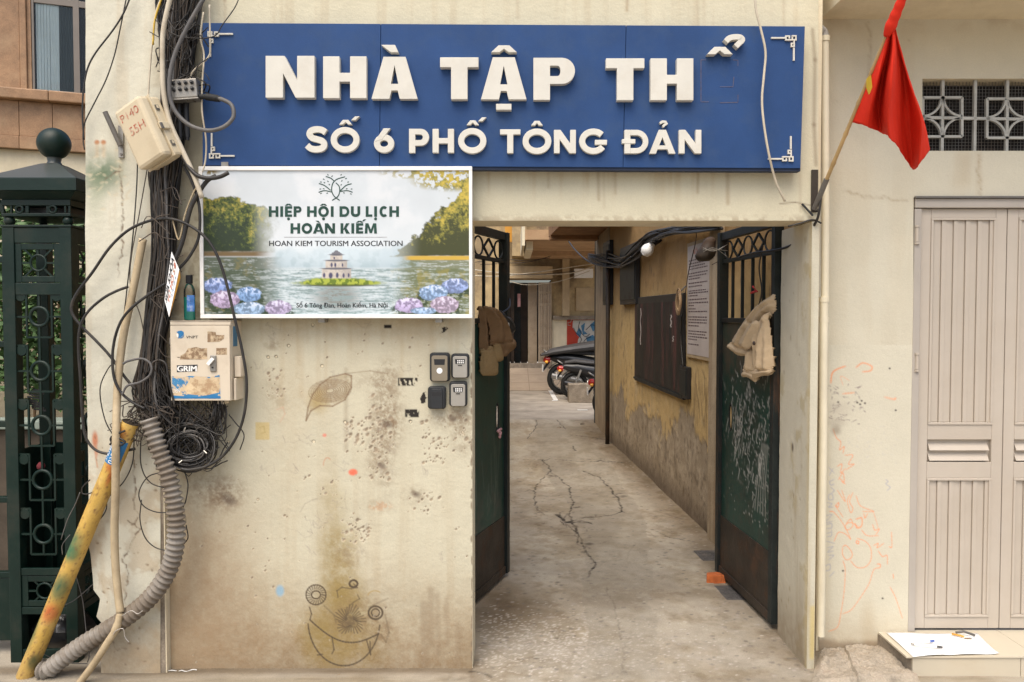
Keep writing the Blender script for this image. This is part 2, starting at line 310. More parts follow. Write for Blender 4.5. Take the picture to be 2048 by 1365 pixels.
class Canvas:
    def __init__(s, x0, y0, x1, y1, step):
        s.nx = int(round((x1 - x0) / step)) + 1; s.ny = int(round((y1 - y0) / step)) + 1
        s.xs = np.linspace(x0, x1, s.nx); s.ys = np.linspace(y0, y1, s.ny); s.X, s.Y = np.meshgrid(s.xs, s.ys)
        s.st = step; s.c = np.zeros((s.ny, s.nx, 3)); s.h = np.zeros((s.ny, s.nx))
    def n(s, cell, seed, octv=5, ay=1.0, ax=1.0, rough=.55): return fbm(s.ny, s.nx, max(abs(cell / s.st), 1.01), seed, octv, ay, ax, rough)
    def mix(s, mask, col): 
        m = np.clip(mask, 0, 1)[..., None]; s.c = s.c * (1 - m) + np.array(col) * m
    def mul(s, mask, col):
        m = np.clip(mask, 0, 1)[..., None]; s.c *= (1 - m) + np.array(col) * m
    def ell(s, x, y, rx, ry, soft=.35, ang=0):
        dx = s.X - x; dy = s.Y - y; ca, sa = math.cos(ang), math.sin(ang)
        d = np.sqrt(((dx * ca + dy * sa) / rx) ** 2 + ((-dx * sa + dy * ca) / ry) ** 2); return 1 - ss(d, 1 - soft, 1 + soft)
    def rect(s, x0, y0, x1, y1, soft=1.5):
        return ss(s.X, x0 - soft, x0 + soft) * (1 - ss(s.X, x1 - soft, x1 + soft)) * ss(s.Y, y0 - soft, y0 + soft) * (1 - ss(s.Y, y1 - soft, y1 + soft))
    def win(s, x0, y0, x1, y1):
        i0, i1 = np.searchsorted(s.xs, x0), np.searchsorted(s.xs, x1); j0, j1 = np.searchsorted(s.ys, y0), np.searchsorted(s.ys, y1)
        return slice(j0, max(j1, j0)), slice(i0, max(i1, i0))
    def line(s, pts, w, col, a=1.0, soft=None, wob=0, depth=0):
        soft = soft or s.st * .8; pts = np.array(pts, float)
        for (ax, ay), (bx, by) in zip(pts[:-1], pts[1:]):
            pad = w + soft * 2 + 1e-6; j, i = s.win(min(ax, bx) - pad, min(ay, by) - pad, max(ax, bx) + pad, max(ay, by) + pad)
            X = s.X[j, i]; Y = s.Y[j, i]
            if X.size == 0: continue
            L = (bx - ax) ** 2 + (by - ay) ** 2 + 1e-9; t = np.clip(((X - ax) * (bx - ax) + (Y - ay) * (by - ay)) / L, 0, 1)
            d = np.hypot(X - ax - t * (bx - ax), Y - ay - t * (by - ay)); m = (1 - ss(d, w / 2 - soft / 2, w / 2 + soft)) * a
            if depth: s.h[j, i] = np.minimum(s.h[j, i], -depth * m)
            m = m[..., None]; s.c[j, i] = s.c[j, i] * (1 - m) + np.array(col) * m
    def spot(s, x, y, rx, ry, col, a=1.0, soft=.5, ang=0, depth=0):
        R = max(rx, ry) * 1.7 + s.st; j, i = s.win(x - R, y - R, x + R, y + R); X = s.X[j, i] - x; Y = s.Y[j, i] - y
        if X.size == 0: return
        ca, sa = math.cos(ang), math.sin(ang); d = np.sqrt(((X * ca + Y * sa) / rx) ** 2 + ((-X * sa + Y * ca) / ry) ** 2)
        m = (1 - ss(d, 1 - soft, 1 + soft)) * a
        if depth: s.h[j, i] = np.minimum(s.h[j, i], -depth * m)
        m = m[..., None]; s.c[j, i] = s.c[j, i] * (1 - m) + np.array(col) * m
    def mesh(s, mapf, name, material, parent=None, keep=None, smooth=True, **kw):
        """mapf(X, Y, H) -> (..,3) world array"""
        W = mapf(s.X, s.Y, s.h).reshape(-1, 3); nx = s.nx
        idx = np.arange(s.ny * s.nx).reshape(s.ny, s.nx); q = np.stack([idx[:-1, :-1], idx[1:, :-1], idx[1:, 1:], idx[:-1, 1:]], -1).reshape(-1, 4)
        if keep is not None:
            cx = (s.X[:-1, :-1] + s.X[1:, 1:]) / 2; cy = (s.Y[:-1, :-1] + s.Y[1:, 1:]) / 2; q = q[keep(cx, cy).reshape(-1)]
        used = np.unique(q); rem = np.zeros(len(W), int); rem[used] = np.arange(len(used)); q = rem[q]; W = W[used]
        C = np.concatenate([np.clip(s.c, 0, 1), np.ones((s.ny, s.nx, 1))], -1).reshape(-1, 4)[used]
        org = Vector(((W[:, 0].min() + W[:, 0].max()) / 2, (W[:, 1].min() + W[:, 1].max()) / 2, W[:, 2].min()))
        me = bpy.data.meshes.new(name); me.vertices.add(len(W)); me.vertices.foreach_set('co', (W - np.array(org)).astype(np.float32).ravel())
        me.loops.add(len(q) * 4); me.loops.foreach_set('vertex_index', q.astype(np.int32).ravel()); me.polygons.add(len(q))
        me.polygons.foreach_set('loop_start', np.arange(0, len(q) * 4, 4, dtype=np.int32))
        me.update(calc_edges=True); me.validate()
        at = me.color_attributes.new('Col', 'FLOAT_COLOR', 'POINT'); at.data.foreach_set('color', C.astype(np.float32).ravel())
        me.polygons.foreach_set('use_smooth', [smooth] * len(me.polygons)); me.materials.append(material)
        o = bpy.data.objects.new(name, me); COL.objects.link(o); return place(o, org, parent, **kw)
def planeY(Y0):                                          # pixel canvas -> vertical plane at depth Y0, relief towards the viewer
    def f(X, Y, H):
        dx = (X - 1024) / F; du = (682.5 - Y) / F; dy = FW.y + UP.y * du; dz = FW.z + UP.z * du; t = (Y0 + DC) / dy
        return np.stack([dx * t, Y0 - H, HC + dz * t], -1)
    return f
CREAM = np.array([.575, .54, .42])
# ================================================================= GROUND
gc = Canvas(-2.75, -0.55, 2.45, 9.2, 0.1); gc.xs = np.concatenate([np.linspace(-2.75, -.31, 75), np.linspace(-.30, 1.66, 205), np.linspace(1.68, 2.45, 26)]); gc.ys = np.concatenate([np.linspace(-.55, 4.6, 540), np.linspace(4.615, 9.2, 210)]); gc.nx, gc.ny, gc.st = len(gc.xs), len(gc.ys), .0097; gc.X, gc.Y = np.meshgrid(gc.xs, gc.ys); gc.c = np.zeros((gc.ny, gc.nx, 3)); gc.h = np.zeros((gc.ny, gc.nx))             # X across, Y = depth in metres
base = np.array([.50, .44, .345])
XLg = P(945, 900).x; n1 = gc.n(1.2, 1); n2 = gc.n(.25, 2); n3 = gc.n(.06, 3, 3)
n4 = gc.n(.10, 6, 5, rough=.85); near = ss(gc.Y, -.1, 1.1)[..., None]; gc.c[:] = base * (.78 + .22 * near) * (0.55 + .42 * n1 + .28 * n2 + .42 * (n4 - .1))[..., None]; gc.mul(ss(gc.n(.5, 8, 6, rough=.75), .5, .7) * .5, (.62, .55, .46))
gc.mix(ss(gc.n(.8, 9), .52, .66) * .4, (.27, .225, .17))                        # damp patches
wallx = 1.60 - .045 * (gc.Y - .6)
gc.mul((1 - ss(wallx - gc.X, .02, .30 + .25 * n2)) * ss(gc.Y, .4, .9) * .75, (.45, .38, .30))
gc.mul(ss(.5 * n2 + .5 * gc.n(.35, 12, 6, rough=.75), .46, .62) * .55, (.66, .60, .49)); gc.mul(ss(gc.n(.16, 13, 5, rough=.8), .52, .70) * .45, (.60, .53, .43))
gc.mul((1 - ss(np.abs(gc.Y + .015), .01, .05 + .05 * n2)) * (gc.X < XLg) * .7, (.42, .35, .27)); gc.mul((1 - ss(gc.X - XLg, .0, .10)) * ss(gc.X - XLg, -.02, 0) * (gc.Y < .3) * .5, (.5, .42, .33))
def gpt(x, y): p = G(x, y); return (p.x, p.y)
pale = (.44, .385, .31)
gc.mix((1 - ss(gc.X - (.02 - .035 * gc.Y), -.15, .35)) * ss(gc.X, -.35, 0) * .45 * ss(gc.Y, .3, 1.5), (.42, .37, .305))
for px, py, rx, ry, ang, a in ((1262, 1145, .10, .16, .5, .6), (1440, 1222, .2, .09, .3, .5), (1420, 1310, .28, .12, -.2, .45), (1010, 1300, .35, .1, .1, .5), (1200, 1310, .3, .08, 0, .5), (1310, 1105, .16, .1, 0, .4), (1470, 1190, .1, .2, .4, .55)):
    x, y = gpt(px, py); gc.mix(gc.ell(x, y, rx, ry, .7, ang) * ss(gc.n(.09, 31), .35, .6) * a, pale)
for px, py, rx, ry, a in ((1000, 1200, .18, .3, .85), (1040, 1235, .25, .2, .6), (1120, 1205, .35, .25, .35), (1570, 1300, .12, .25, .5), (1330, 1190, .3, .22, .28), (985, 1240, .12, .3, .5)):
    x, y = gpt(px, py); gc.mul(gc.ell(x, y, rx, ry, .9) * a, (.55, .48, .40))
# exposed aggregate specks near the threshold
x0, y0 = gpt(1080, 1300)
for k in range(2200):
    x = x0 + RNG.randn() * .42; y = y0 + RNG.randn() * .22 + .05
    if x < -.17 or x > 1.35: continue
    r = RNG.uniform(.003, .008); v = RNG.uniform(.48, .68); gc.spot(x, y, r, r * RNG.uniform(.6, 1), (v, v * .9, v * .77), .85, .5)
for k in range(1500):
    x = RNG.uniform(-.2, 1.5); y = RNG.uniform(-.2, 6); r = RNG.uniform(.004, .014); v = RNG.uniform(.1, .2) if RNG.rand() < .6 else RNG.uniform(.4, .52)
    gc.spot(x, y, r, r, (v, v * .88, v * .75), .6)
# slab patch: smoother mortar strip in the middle
strip = [(1060, 800), (1120, 800), (1200, 905), (1290, 1050), (1320, 1365), (1180, 1365), (1165, 1060), (1080, 930)]
gx = [gpt(*p) for p in strip]
def inpoly(X, Y, poly):
    r = np.zeros(X.shape, bool); n = len(poly)
    for i in range(n):
        (xa, ya), (xb, yb) = poly[i], poly[(i + 1) % n]
        if ya == yb: continue
        r ^= ((Y < ya) != (Y < yb)) & (X < (xb - xa) * (Y - ya) / (yb - ya) + xa)
    return r
gc.mix(inpoly(gc.X + .12 * (gc.n(.3, 70) - .5), gc.Y, gx) * .45 * (.5 + .6 * n2), (.30, .265, .205))
def crack(pts, w, a=.9, depth=.006, jit=.012, col=(.045, .036, .028)):
    q = [gpt(*p) for p in pts]; out = []
    for (ax, ay), (bx, by) in zip(q[:-1], q[1:]):
        m = max(2, int(math.hypot(bx - ax, by - ay) / .035))
        for k in range(m): t = k / m; out.append((ax + (bx - ax) * t, ay + (by - ay) * t))
    out.append(q[-1]); dxy = np.zeros(2); res = []
    for x, y in out: dxy = dxy * .82 + RNG.randn(2) * jit * np.array([.55, .8]); res.append((x + dxy[0], y + dxy[1]))
    for p0, p1 in zip(res[:-1], res[1:]):
        f_ = RNG.uniform(.25, 1.0); gc.line([p0, p1], w * (.35 + .65 * f_ * RNG.rand()), col, a * f_, .007, depth=depth * f_)
        if RNG.rand() < .10: gc.line([p0, (p0[0] + RNG.randn() * .05, p0[1] + RNG.randn() * .08)], w * .35, col, a * .5, .007, depth=depth * .4)
for pts, w in (([(1085, 920), (1105, 945), (1140, 975), (1150, 1010), (1140, 1035), (1150, 1065), (1165, 1100), (1185, 1130), (1182, 1160)], .016),
    ([(1165, 945), (1190, 955), (1215, 975), (1235, 1000), (1243, 1025), (1200, 1038), (1165, 1040)], .02), ([(1112, 1032), (1135, 1045), (1162, 1042), (1185, 1052)], .028),
    ([(1130, 1048), (1150, 1072), (1165, 1100)], .013), ([(1085, 925), (1100, 920), (1150, 925), (1250, 930)], .012), ([(1160, 921), (1255, 930)], .022),
    ([(1100, 945), (1075, 970), (1068, 1000), (1072, 1025)], .013), ([(1055, 880), (1075, 850), (1060, 820), (1070, 800)], .013), ([(1140, 872), (1200, 880), (1218, 884)], .024),
    ([(1145, 895), (1152, 905)], .02), ([(1105, 835), (1130, 860)], .014), ([(1150, 862), (1190, 866)], .02), ([(1295, 1072), (1370, 1081)], .011), ([(1113, 1031), (1130, 1060)], .012),
    ([(1215, 1180), (1235, 1210), (1255, 1365)], .007), ([(945, 1348), (965, 1352), (985, 1364)], .016), ([(1015, 920), (1085, 922)], .01), ([(1040, 805), (1100, 803)], .014), ([(1180, 1130), (1250, 1120), (1270, 1090)], .007)):
    crack(pts, w * (1.15 if w > .008 else .8), 1.0 if w > .008 else .4)
xx, yy = gpt(1140, 1047); gc.spot(xx, yy, .05, .03, (.04, .032, .025), .9, .6, depth=.01)
for px_0, py_0, r0 in ((1150, 1012, .05), (1222, 965, .06), (1240, 995, .05), (1165, 1055, .06), (1175, 1100, .05), (1205, 925, .06), (1195, 880, .05), (1110, 955, .04), (1170, 1045, .07)):
    xx, yy = gpt(px_0, py_0)
    for k in range(9): gc.spot(xx + RNG.randn() * r0, yy + RNG.randn() * r0 * 1.6, RNG.uniform(.006, .03), RNG.uniform(.006, .03), (.10, .08, .06), RNG.uniform(.3, .8), .7, depth=.003)
gc.h += (n2 - .5) * .006 + (gc.n(1.1, 5, 2) - .5) * .012
edge = ss(gc.X, -2.75, -2.5) * (1 - ss(gc.X, 2.2, 2.45)) * ss(gc.Y, -.55, -.4) * (1 - ss(gc.Y, 8.9, 9.2)); gc.h = gc.h * edge
gc.h = np.maximum(gc.h + .013, .0015)
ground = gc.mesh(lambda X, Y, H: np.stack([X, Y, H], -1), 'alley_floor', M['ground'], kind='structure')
me = ground.data; me.flip_normals()
g = MB(); g.poly([(-300, -300, 0), (300, -300, 0), (300, 300, 0), (-300, 300, 0)]); build(g, 'ground', M['groundfar'], kind='structure')
# ================================================================= GATEWAY WALL
XL = P(945, 900).x; XR = P(1619, 900).x; ZL = P(1280, 442).z; XE = P(1637, 700).x; X0 = P(318, 700).x - .02
TH = .25; TOPZ = 3.5
wall = thing('gateway_wall', 'stained cream plaster wall with the gateway, under the blue name sign', 'wall', ((X0 + XL) / 2, TH / 2, 0))
b = MB(); b.box(X0, XL, .004, TH, 0, ZL); build(b, 'wall_block', M['plaster'], wall)
b = MB(); b.box(X0, XE, .004, TH, ZL, TOPZ); build(b, 'lintel_block', M['plaster'], wall)
b = MB(); b.box(XR, XE, .004, .42, 0, ZL - .002); build(b, 'jamb_block', M['plaster'], wall)
# lower wall face, finely painted
c = Canvas(312, 634, P and 944.6, 1362, 1.5)
xs = c.X; ys = c.Y; nA = c.n(160, 21); nB = c.n(40, 22, 6, rough=.7); nC = c.n(16, 23, 5, rough=.85)
c.c[:] = np.array([.58, .54, .405]) * (.94 + .10 * nA + .05 * nB)[..., None]
stv = c.n(60, 24, 5, 6.0, .35)                           # vertical streaking
c.mix(ss(stv, .45, .75) * ss(ys, 700, 1150) * .32 * (.4 + nC), (.45, .36, .23))
c.mix(ss(stv, .48, .68) * (1 - ss(ys, 640, 790)) * .35, (.50, .41, .27))
bott = ss(ys + 130 * (nA - .5) + 60 * (nB - .5), 1080, 1330)
c.mix(bott * (.35 + 1.0 * nC) * .9, (.30, .21, .12)); c.mix(ss(ys, 1240, 1345) * (.2 + .8 * nB) * .5, (.22, .155, .09))
lefts = (1 - ss(xs + 140 * (nA - .5), 400, 590)) * ss(ys + 90 * (nB - .5), 900, 1150); c.mix(lefts * (.45 + .6 * nC), (.34, .245, .15))
c.mix((1 - ss(xs, 340, 430)) * ss(c.n(60, 29), .35, .65) * .55, (.46, .36, .235))
c.mix(ss(xs, 905, 945) * ss(ys, 1150, 1330) * .5, (.30, .22, .13))
def stain(x, y, rx, ry, col, a, seed, cell=14, th=(.38, .62), ang=0): c.mix(c.ell(x, y, rx, ry, .8, ang) * ss(.6 * c.n(cell, seed, 5, rough=.75) + .4 * nC, th[0] - .04, th[1] + .04) * a, col)
olive = (.30, .215, .07)
for (x, y, rx, ry, a) in ((665, 1010, 28, 40, .35), (675, 1090, 32, 40, .75), (680, 1150, 35, 45, .75), (685, 1200, 42, 40, .85), (690, 1290, 70, 50, .6), (650, 1285, 40, 45, .55), (700, 1245, 60, 40, .55), (662, 940, 14, 60, .14), (640, 1250, 40, 40, .4)): stain(x, y, rx, ry, olive, a, int(x), 30, (.2, .6))
dk = (.235, .16, .095)
for (x, y, rx, ry, a) in ((775, 755, 26, 32, .6), (772, 800, 30, 40, .65), (775, 850, 30, 36, .95), (765, 900, 25, 30, .7), (755, 930, 20, 25, .6), (450, 990, 36, 28, .85), (410, 980, 45, 45, .5), (545, 690, 15, 10, .6), (550, 790, 25, 40, .3), (905, 835, 40, 22, .65), (925, 860, 20, 45, .6), (700, 1235, 30, 30, .5), (760, 1260, 25, 30, .6), (700, 1110, 30, 20, .45), (775, 960, 18, 35, .35), (720, 1240, 60, 60, .35), (830, 990, 22, 16, .5), (760, 1013, 26, 12, .4)): stain(x, y, rx, ry, dk, a, int(x + y), 9)
for (x, y, rx, ry, a) in ((610, 800, 60, 55, .22), (580, 900, 40, 130, .16), (830, 670, 70, 30, .25), (700, 660, 300, 22, .35)): stain(x, y, rx, ry, (.45, .33, .19), a, int(x * 3), 26, (.3, .7))
for k in range(14):                                      # run-off streaks under the board and at the right foot
    x = RNG.uniform(520, 940); c.line([(x, 640), (x + RNG.uniform(-4, 4), 640 + RNG.uniform(40, 190))], RNG.uniform(3, 9), (.45, .34, .2), .22, 5)
for x, y0_, y1_, w, a in ((862, 1180, 1290, 10, .4), (875, 1190, 1310, 8, .35), (892, 1200, 1290, 6, .3), (848, 1210, 1330, 14, .4), (917, 1250, 1330, 10, .3), (692, 740, 900, 5, .35)): c.line([(x, y0_), (x + RNG.uniform(-3, 3), y1_)], w, (.26, .19, .12), a, 6)
# leaf-shaped hatch drawing and scribbles
br = (.22, .145, .085)
leaf = [(612, 842), (616, 815), (625, 790), (640, 770), (660, 755), (690, 748), (703, 752), (703, 775), (690, 800), (665, 813), (640, 812), (622, 822), (612, 842)]
c.mix(inpoly(xs, ys, leaf) * ss(nC, .2, .6) * .42, (.36, .26, .13)); c.mix(c.ell(637, 800, 18, 22, .8) * .5, (.40, .27, .06))
c.line(leaf, 2.2, br, .75)
for k in range(9):
    r = 6 + k * 3.2; c.line([(660 + r * 1.35 * math.cos(t), 782 + r * .72 * math.sin(t) - .12 * r * math.cos(t)) for t in np.linspace(0, 6.3, 26)], 1.3, br, .5)
c.line([(690, 748), (740, 742), (775, 748)], 2, br, .4); c.mix(c.ell(735, 762, 45, 16, .6) * .25 * ss(nC, .3, .6), br)
pen = (.10, .075, .05)
def pl(pts, w=2.0, a=.85, col=pen): c.line([tuple(p) for p in pts], w, col, a)
arc = lambda x, y, rx, ry, a0, a1, n=28: [(x + rx * math.cos(t), y + ry * math.sin(t)) for t in np.linspace(a0, a1, n)]
pl(arc(688, 1240, 72, 92, .12, 3.05), 2.4); pl([(620 + t * 137, 1240 + 62 * t - 34 * t * t + 24 * math.sin(t * 3.14) * .9) for t in np.linspace(0, 1, 26)], 2.4); pl([(620, 1240), (623, 1228), (619, 1215)], 2)
pl([(664, 1275), (668, 1300), (664, 1308)], 2); pl([(733, 1280), (741, 1310), (740, 1284)], 2); pl([(635, 1310), (645, 1309)], 2)
pl(arc(632, 1190, 20, 20, 0, 6.3), 2); pl(arc(632, 1190, 9, 8, 0, 12), 1.8)
for t in np.linspace(0, 6.2, 22): pl([(632 + 12 * math.cos(t), 1190 + 12 * math.sin(t)), (632 + 20 * math.cos(t + .15), 1190 + 20 * math.sin(t + .15))], 1.8, .7)
pl(arc(751, 1226, 14, 13, 0, 6.3), 3); pl(arc(751, 1226, 8, 8, 0, 12), 1.6); pl(arc(707, 1168, 8, 7, 0, 12), 3); pl([(707, 1168), (715, 1176), (702, 1178), (684, 1175), (674, 1182), (676, 1195)], 1.6, .7)
pl([(715, 1190), (719, 1198), (707, 1205), (699, 1212)], 1.6, .6)
for t in np.linspace(0, 6.2, 30):
    r1 = 12 + 4 * math.sin(t * 3); r2 = 22 + 10 * abs(math.sin(t * 2.3)); pl([(700 + r1 * math.cos(t), 1243 + r1 * math.sin(t)), (700 + r2 * math.cos(t + .2), 1240 + r2 * math.sin(t + .2))], 1.6, .75)
c.mix(c.ell(700, 1243, 14, 12, .5) * .6 * ss(nC, .3, .55), pen); pl([(648, 1212), (668, 1230), (672, 1245)], 3, .35); pl([(738, 1215), (776, 1197)], 3, .3); pl(arc(750, 1192, 14, 10, 3.2, 5.5), 2, .3, (.4, .28, .1)); pl([(770, 1230), (778, 1265), (772, 1285), (762, 1270)], 3, .3)
# black brush marks, tape, coloured dots
def brush(x0, y0, x1, y1, seed, tilt=0.0):
    m = c.rect(x0, y0, x1, y1, 1.2) if not tilt else inpoly(xs, ys, tilt).astype(float); rg = c.n(5, seed, 3, 2.2, .8); c.mix(m * ss(rg, .33, .43), (.035, .03, .026))
brush(796, 756, 835, 772, 41); brush(810, 819, 838, 835, 42); brush(0, 0, 0, 0, 43, [(846, 785), (852, 783), (858, 798), (852, 796), (850, 806), (843, 808), (840, 798)]); brush(768, 650, 783, 657, 44); brush(866, 654, 890, 661, 45, [(880, 668), (884, 656), (894, 653), (896, 658), (890, 664)])
c.mix(c.rect(511, 845, 539, 880, 1.5) * .75, (.60, .46, .19)); pl([(520, 855), (528, 853), (530, 865), (522, 868)], 1.5, .35, (.4, .28, .08))
c.mix(c.ell(706, 945, 9, 6.5, .3) * (.55 + .6 * nC), (.80, .15, .08)); c.mix(c.ell(649, 871, 4, 3.5, .5) * .8, (.75, .25, .18)); c.mix(c.ell(560, 1182, 8, 11, .4) * .75, (.22, .42, .58)); c.mix(c.ell(760, 1012, 22, 9, .4) * .35 * (nC > .5), (.6, .3, .15))
pl(arc(655, 930, 8, 14, 3, 5.5), 1.6, .35, (.55, .3, .2)); pl([(553, 820), (566, 815), (570, 828), (560, 845)], 2, .35, (.6, .35, .25)); pl([(600, 1025), (610, 1008), (625, 1000), (636, 997)], 1.4, .4, (.3, .25, .2))
for k in range(26):                                      # faint pencil scribbles
    x = RNG.uniform(500, 930); y = RNG.uniform(650, 1120); pl([(x + t * RNG.uniform(10, 30) + 8 * math.sin(t * 5 + k), y + 7 * math.sin(t * 7 + k) + t * 6 * RNG.randn()) for t in np.linspace(0, 1, 12)], 1.2, .22, (.3, .25, .22))
# chips knocked out of the plaster
def chips(x0, y0, x1, y1, n, rmax=5, dens=1.0):
    for k in range(n):
        x = RNG.uniform(x0, x1); y = RNG.uniform(y0, y1); r = 1.2 + (rmax - .5) * RNG.rand() ** 2.2; v = RNG.uniform(.75, 1.3)
        c.spot(x - .8, y - .8, r * 1.25, r * .85, (.74, .66, .5), .5, .5, -.7); c.spot(x, y, r, r * RNG.uniform(.45, .8), (.27 * v, .21 * v, .145 * v), .9, .45, -.8, depth=.0035)
chips(690, 835, 765, 905, 85, 4.5); chips(735, 790, 790, 900, 45); chips(840, 830, 942, 905, 55, 4.5); chips(845, 865, 890, 930, 26, 3.5); chips(680, 1035, 742, 1085, 42, 4); chips(815, 985, 880, 1030, 20, 4); chips(530, 730, 570, 800, 22, 3.5); chips(600, 950, 720, 1000, 18, 3); chips(345, 900, 940, 1330, 70, 2.5); chips(500, 650, 940, 800, 40, 2.2); chips(735, 900, 780, 960, 22, 5)
for (x, y) in ((536, 715), (552, 714), (644, 733), (456, 885), (627, 884), (821, 844), (690, 845), (577, 692), (625, 650)): c.spot(x, y, 3, 3, (.06, .05, .04), .95, .4, depth=.006)
for (x, y, r) in ((457, 1000, 14), (775, 850, 11), (905, 838, 8), (832, 990, 9), (764, 933, 8)): c.spot(x, y, r, r * .6, (.16, .12, .09), .75, .8, .5, depth=.004)
for k in range(40): y = RNG.uniform(690, 1330); c.spot(944, y, RNG.uniform(1, 4), RNG.uniform(2, 9), (.25, .2, .14), .8, .4)
pl([(330, 1100), (350, 1085), (372, 1040), (365, 1010)], 1.8, .4)
c.h += (nA - .5) * .006 + (nB - .5) * .003 + (nC - .5) * .0012; c.h -= .012 * ss(nB, .45, .7) * ss(ys, 1310, 1350) * 0
e = np.minimum(np.minimum(ss(xs, 312, 320), 1 - ss(xs, 936, 944.6)), ss(ys, 634, 640)); c.h *= e
c.mesh(planeY(0), 'wall_face', M['wall'], wall)
# upper face (sign side), lintel and right pier front
u = Canvas(312, -200, 1637, 634, 2.6)
xs, ys = u.X, u.Y; nA = u.n(160, 51); nB = u.n(40, 52); nC = u.n(10, 53, 3); st = u.n(60, 54, 5, 7, .3)
u.c[:] = np.array([.615, .57, .42]) * (.95 + .1 * nA + .05 * nB)[..., None]
u.mix(ss(st, .5, .75) * .28 * (1 - ss(ys, 30, 120)) * (.3 + nB), (.42, .31, .18)); u.mix(ss(st, .48, .75) * .45 * ss(ys, 332, 340) * (1 - ss(ys, 345, 425)) * (.3 + nB), (.46, .33, .17))
u.mix((1 - ss(xs + 40 * (nB - .5), 340, 430)) * .75 * ss(nB, .25, .6), (.36, .28, .18))
for k in range(34):
    x = RNG.uniform(420, 1600); L = RNG.uniform(20, 70); top = 334 if RNG.rand() < .5 else RNG.uniform(-190, 5)
    u.line([(x, top), (x + RNG.uniform(-2, 2), top + L * 1.6)], RNG.uniform(2, 6), (.30, .19, .095), RNG.uniform(.2, .5), 4)
u.mix(ss(ys, 425, 440) * ss(nC, .4, .6) * .5, (.34, .27, .18))
u.line([(1625, 60), (1630, 120), (1628, 250), (1632, 330)], 5, (.2, .14, .09), .5, 5); u.line([(1560, 408), (1590, 405), (1625, 412)], 1.5, (.2, .15, .1), .7)
u.h += (nA - .5) * .005 + (nB - .5) * .003; u.h *= np.minimum(ss(xs, 312, 322), 1 - ss(xs, 1625, 1637)) * (1 - ss(ys, 430, 442)) * (1 - ss(ys, 625, 634))
u.mesh(planeY(0), 'upper_wall_face', M['wall'], wall, keep=lambda X, Y: (Y < 442) | (X < 944.6))
# right jamb: inner face painted in metres (depth, height), and its narrow front
j = Canvas(-.004, 0, .42, ZL - .003, .009)
xs, ys = j.X, j.Y; nA = j.n(.4, 61); nB = j.n(.08, 62); nC = j.n(.03, 63, 3); st = j.n(.2, 64, 5, 7, .35)
j.c[:] = np.array([.62, .57, .44]) * (.9 + .14 * nA + .06 * nB)[..., None]
j.mix(ss(st, .5, .7) * .4, (.44, .35, .22)); j.mix(ss(nB, .55, .7) * ss(nA, .4, .6) * .5, (.42, .33, .16)); j.mix((1 - ss(ys, .03, .35 + .25 * nA)) * (.5 + .4 * nC), (.30, .23, .15)); j.mix((1 - ss(xs, 0, .05)) * .45, (.62, .49, .24))
for k in range(16): j.spot(RNG.uniform(0, .42), RNG.uniform(.1, 2.1), RNG.uniform(.003, .01), RNG.uniform(.005, .016), (.3, .22, .12), .6, .8)
j.spot(.22, 1.05, .012, .022, (.12, .09, .07), .9)
j.h += (nA - .5) * .008 + (nB - .5) * .004; j.h *= ss(xs, 0, .03)
o = j.mesh(lambda X, Y, H: np.stack([XR - .003 - np.abs(H), X, Y], -1), 'jamb_face', M['wall'], wall); o.data.flip_normals()
k_ = Canvas(0, 0, XE - XR - .001, ZL - .004, .008); nB = k_.n(.1, 66); st = k_.n(.2, 67, 5, 6, .4)
k_.c[:] = CREAM * (.92 + .12 * nB)[..., None]; k_.mix(ss(st, .48, .68) * .6, (.40, .31, .18)); k_.mix((1 - ss(k_.Y, .05, .5)) * .6 * ss(st, .3, .6), (.32, .25, .15)); k_.mix(k_.rect(.014, .06, .04, .32, .01) * .5, (.62, .46, .10))
o = k_.mesh(lambda X, Y, H: np.stack([XR + X - .002, -.001 + 0 * X, Y], -1), 'jamb_front', M['wall'], wall); o.data.flip_normals()
# ================================================================= LEFT PIER (stands a little proud, broken left edge low down)
pc = Canvas(171, -200, 321, 1352, 2.2)
xs, ys = pc.X, pc.Y; nA = pc.n(130, 81); nB = pc.n(35, 82); nC = pc.n(16, 83, 5, rough=.85); st = pc.n(60, 84, 5, 7, .4)
pc.c[:] = np.array([.63, .605, .49]) * (.95 + .08 * nA + .04 * nB)[..., None]
pc.mix(ss(st, .52, .72) * .3, (.5, .4, .26)); pc.mix(ss(xs, 285, 321) * .35 * ss(nB, .3, .6), (.42, .33, .2))
pc.mix(ss(ys + 140 * (nA - .5), 1150, 1330) * (.5 + .45 * nC), (.31, .225, .135)); pc.mix(ss(ys, 820, 1000) * ss(nB, .5, .65) * .5, (.45, .35, .23))
pc.mix(pc.ell(205, 345, 36, 34, .9) * ss(nB, .1, .55) * .85, (.075, .14, .075)); pc.mix(pc.ell(190, 385, 18, 50, .9) * .35, (.2, .25, .14))
for x in (194, 207): pc.spot(x, 285, 5, 4.5, (.42, .13, .03), .85); pc.line([(x, 288), (x, 312)], 5, (.55, .38, .22), .4, 5)
pc.spot(186, 880, 6, 16, (.55, .16, .06), .8); pc.spot(188, 905, 4, 10, (.55, .16, .06), .6); pc.line([(187, 915), (190, 935)], 2, (.5, .15, .05), .6)
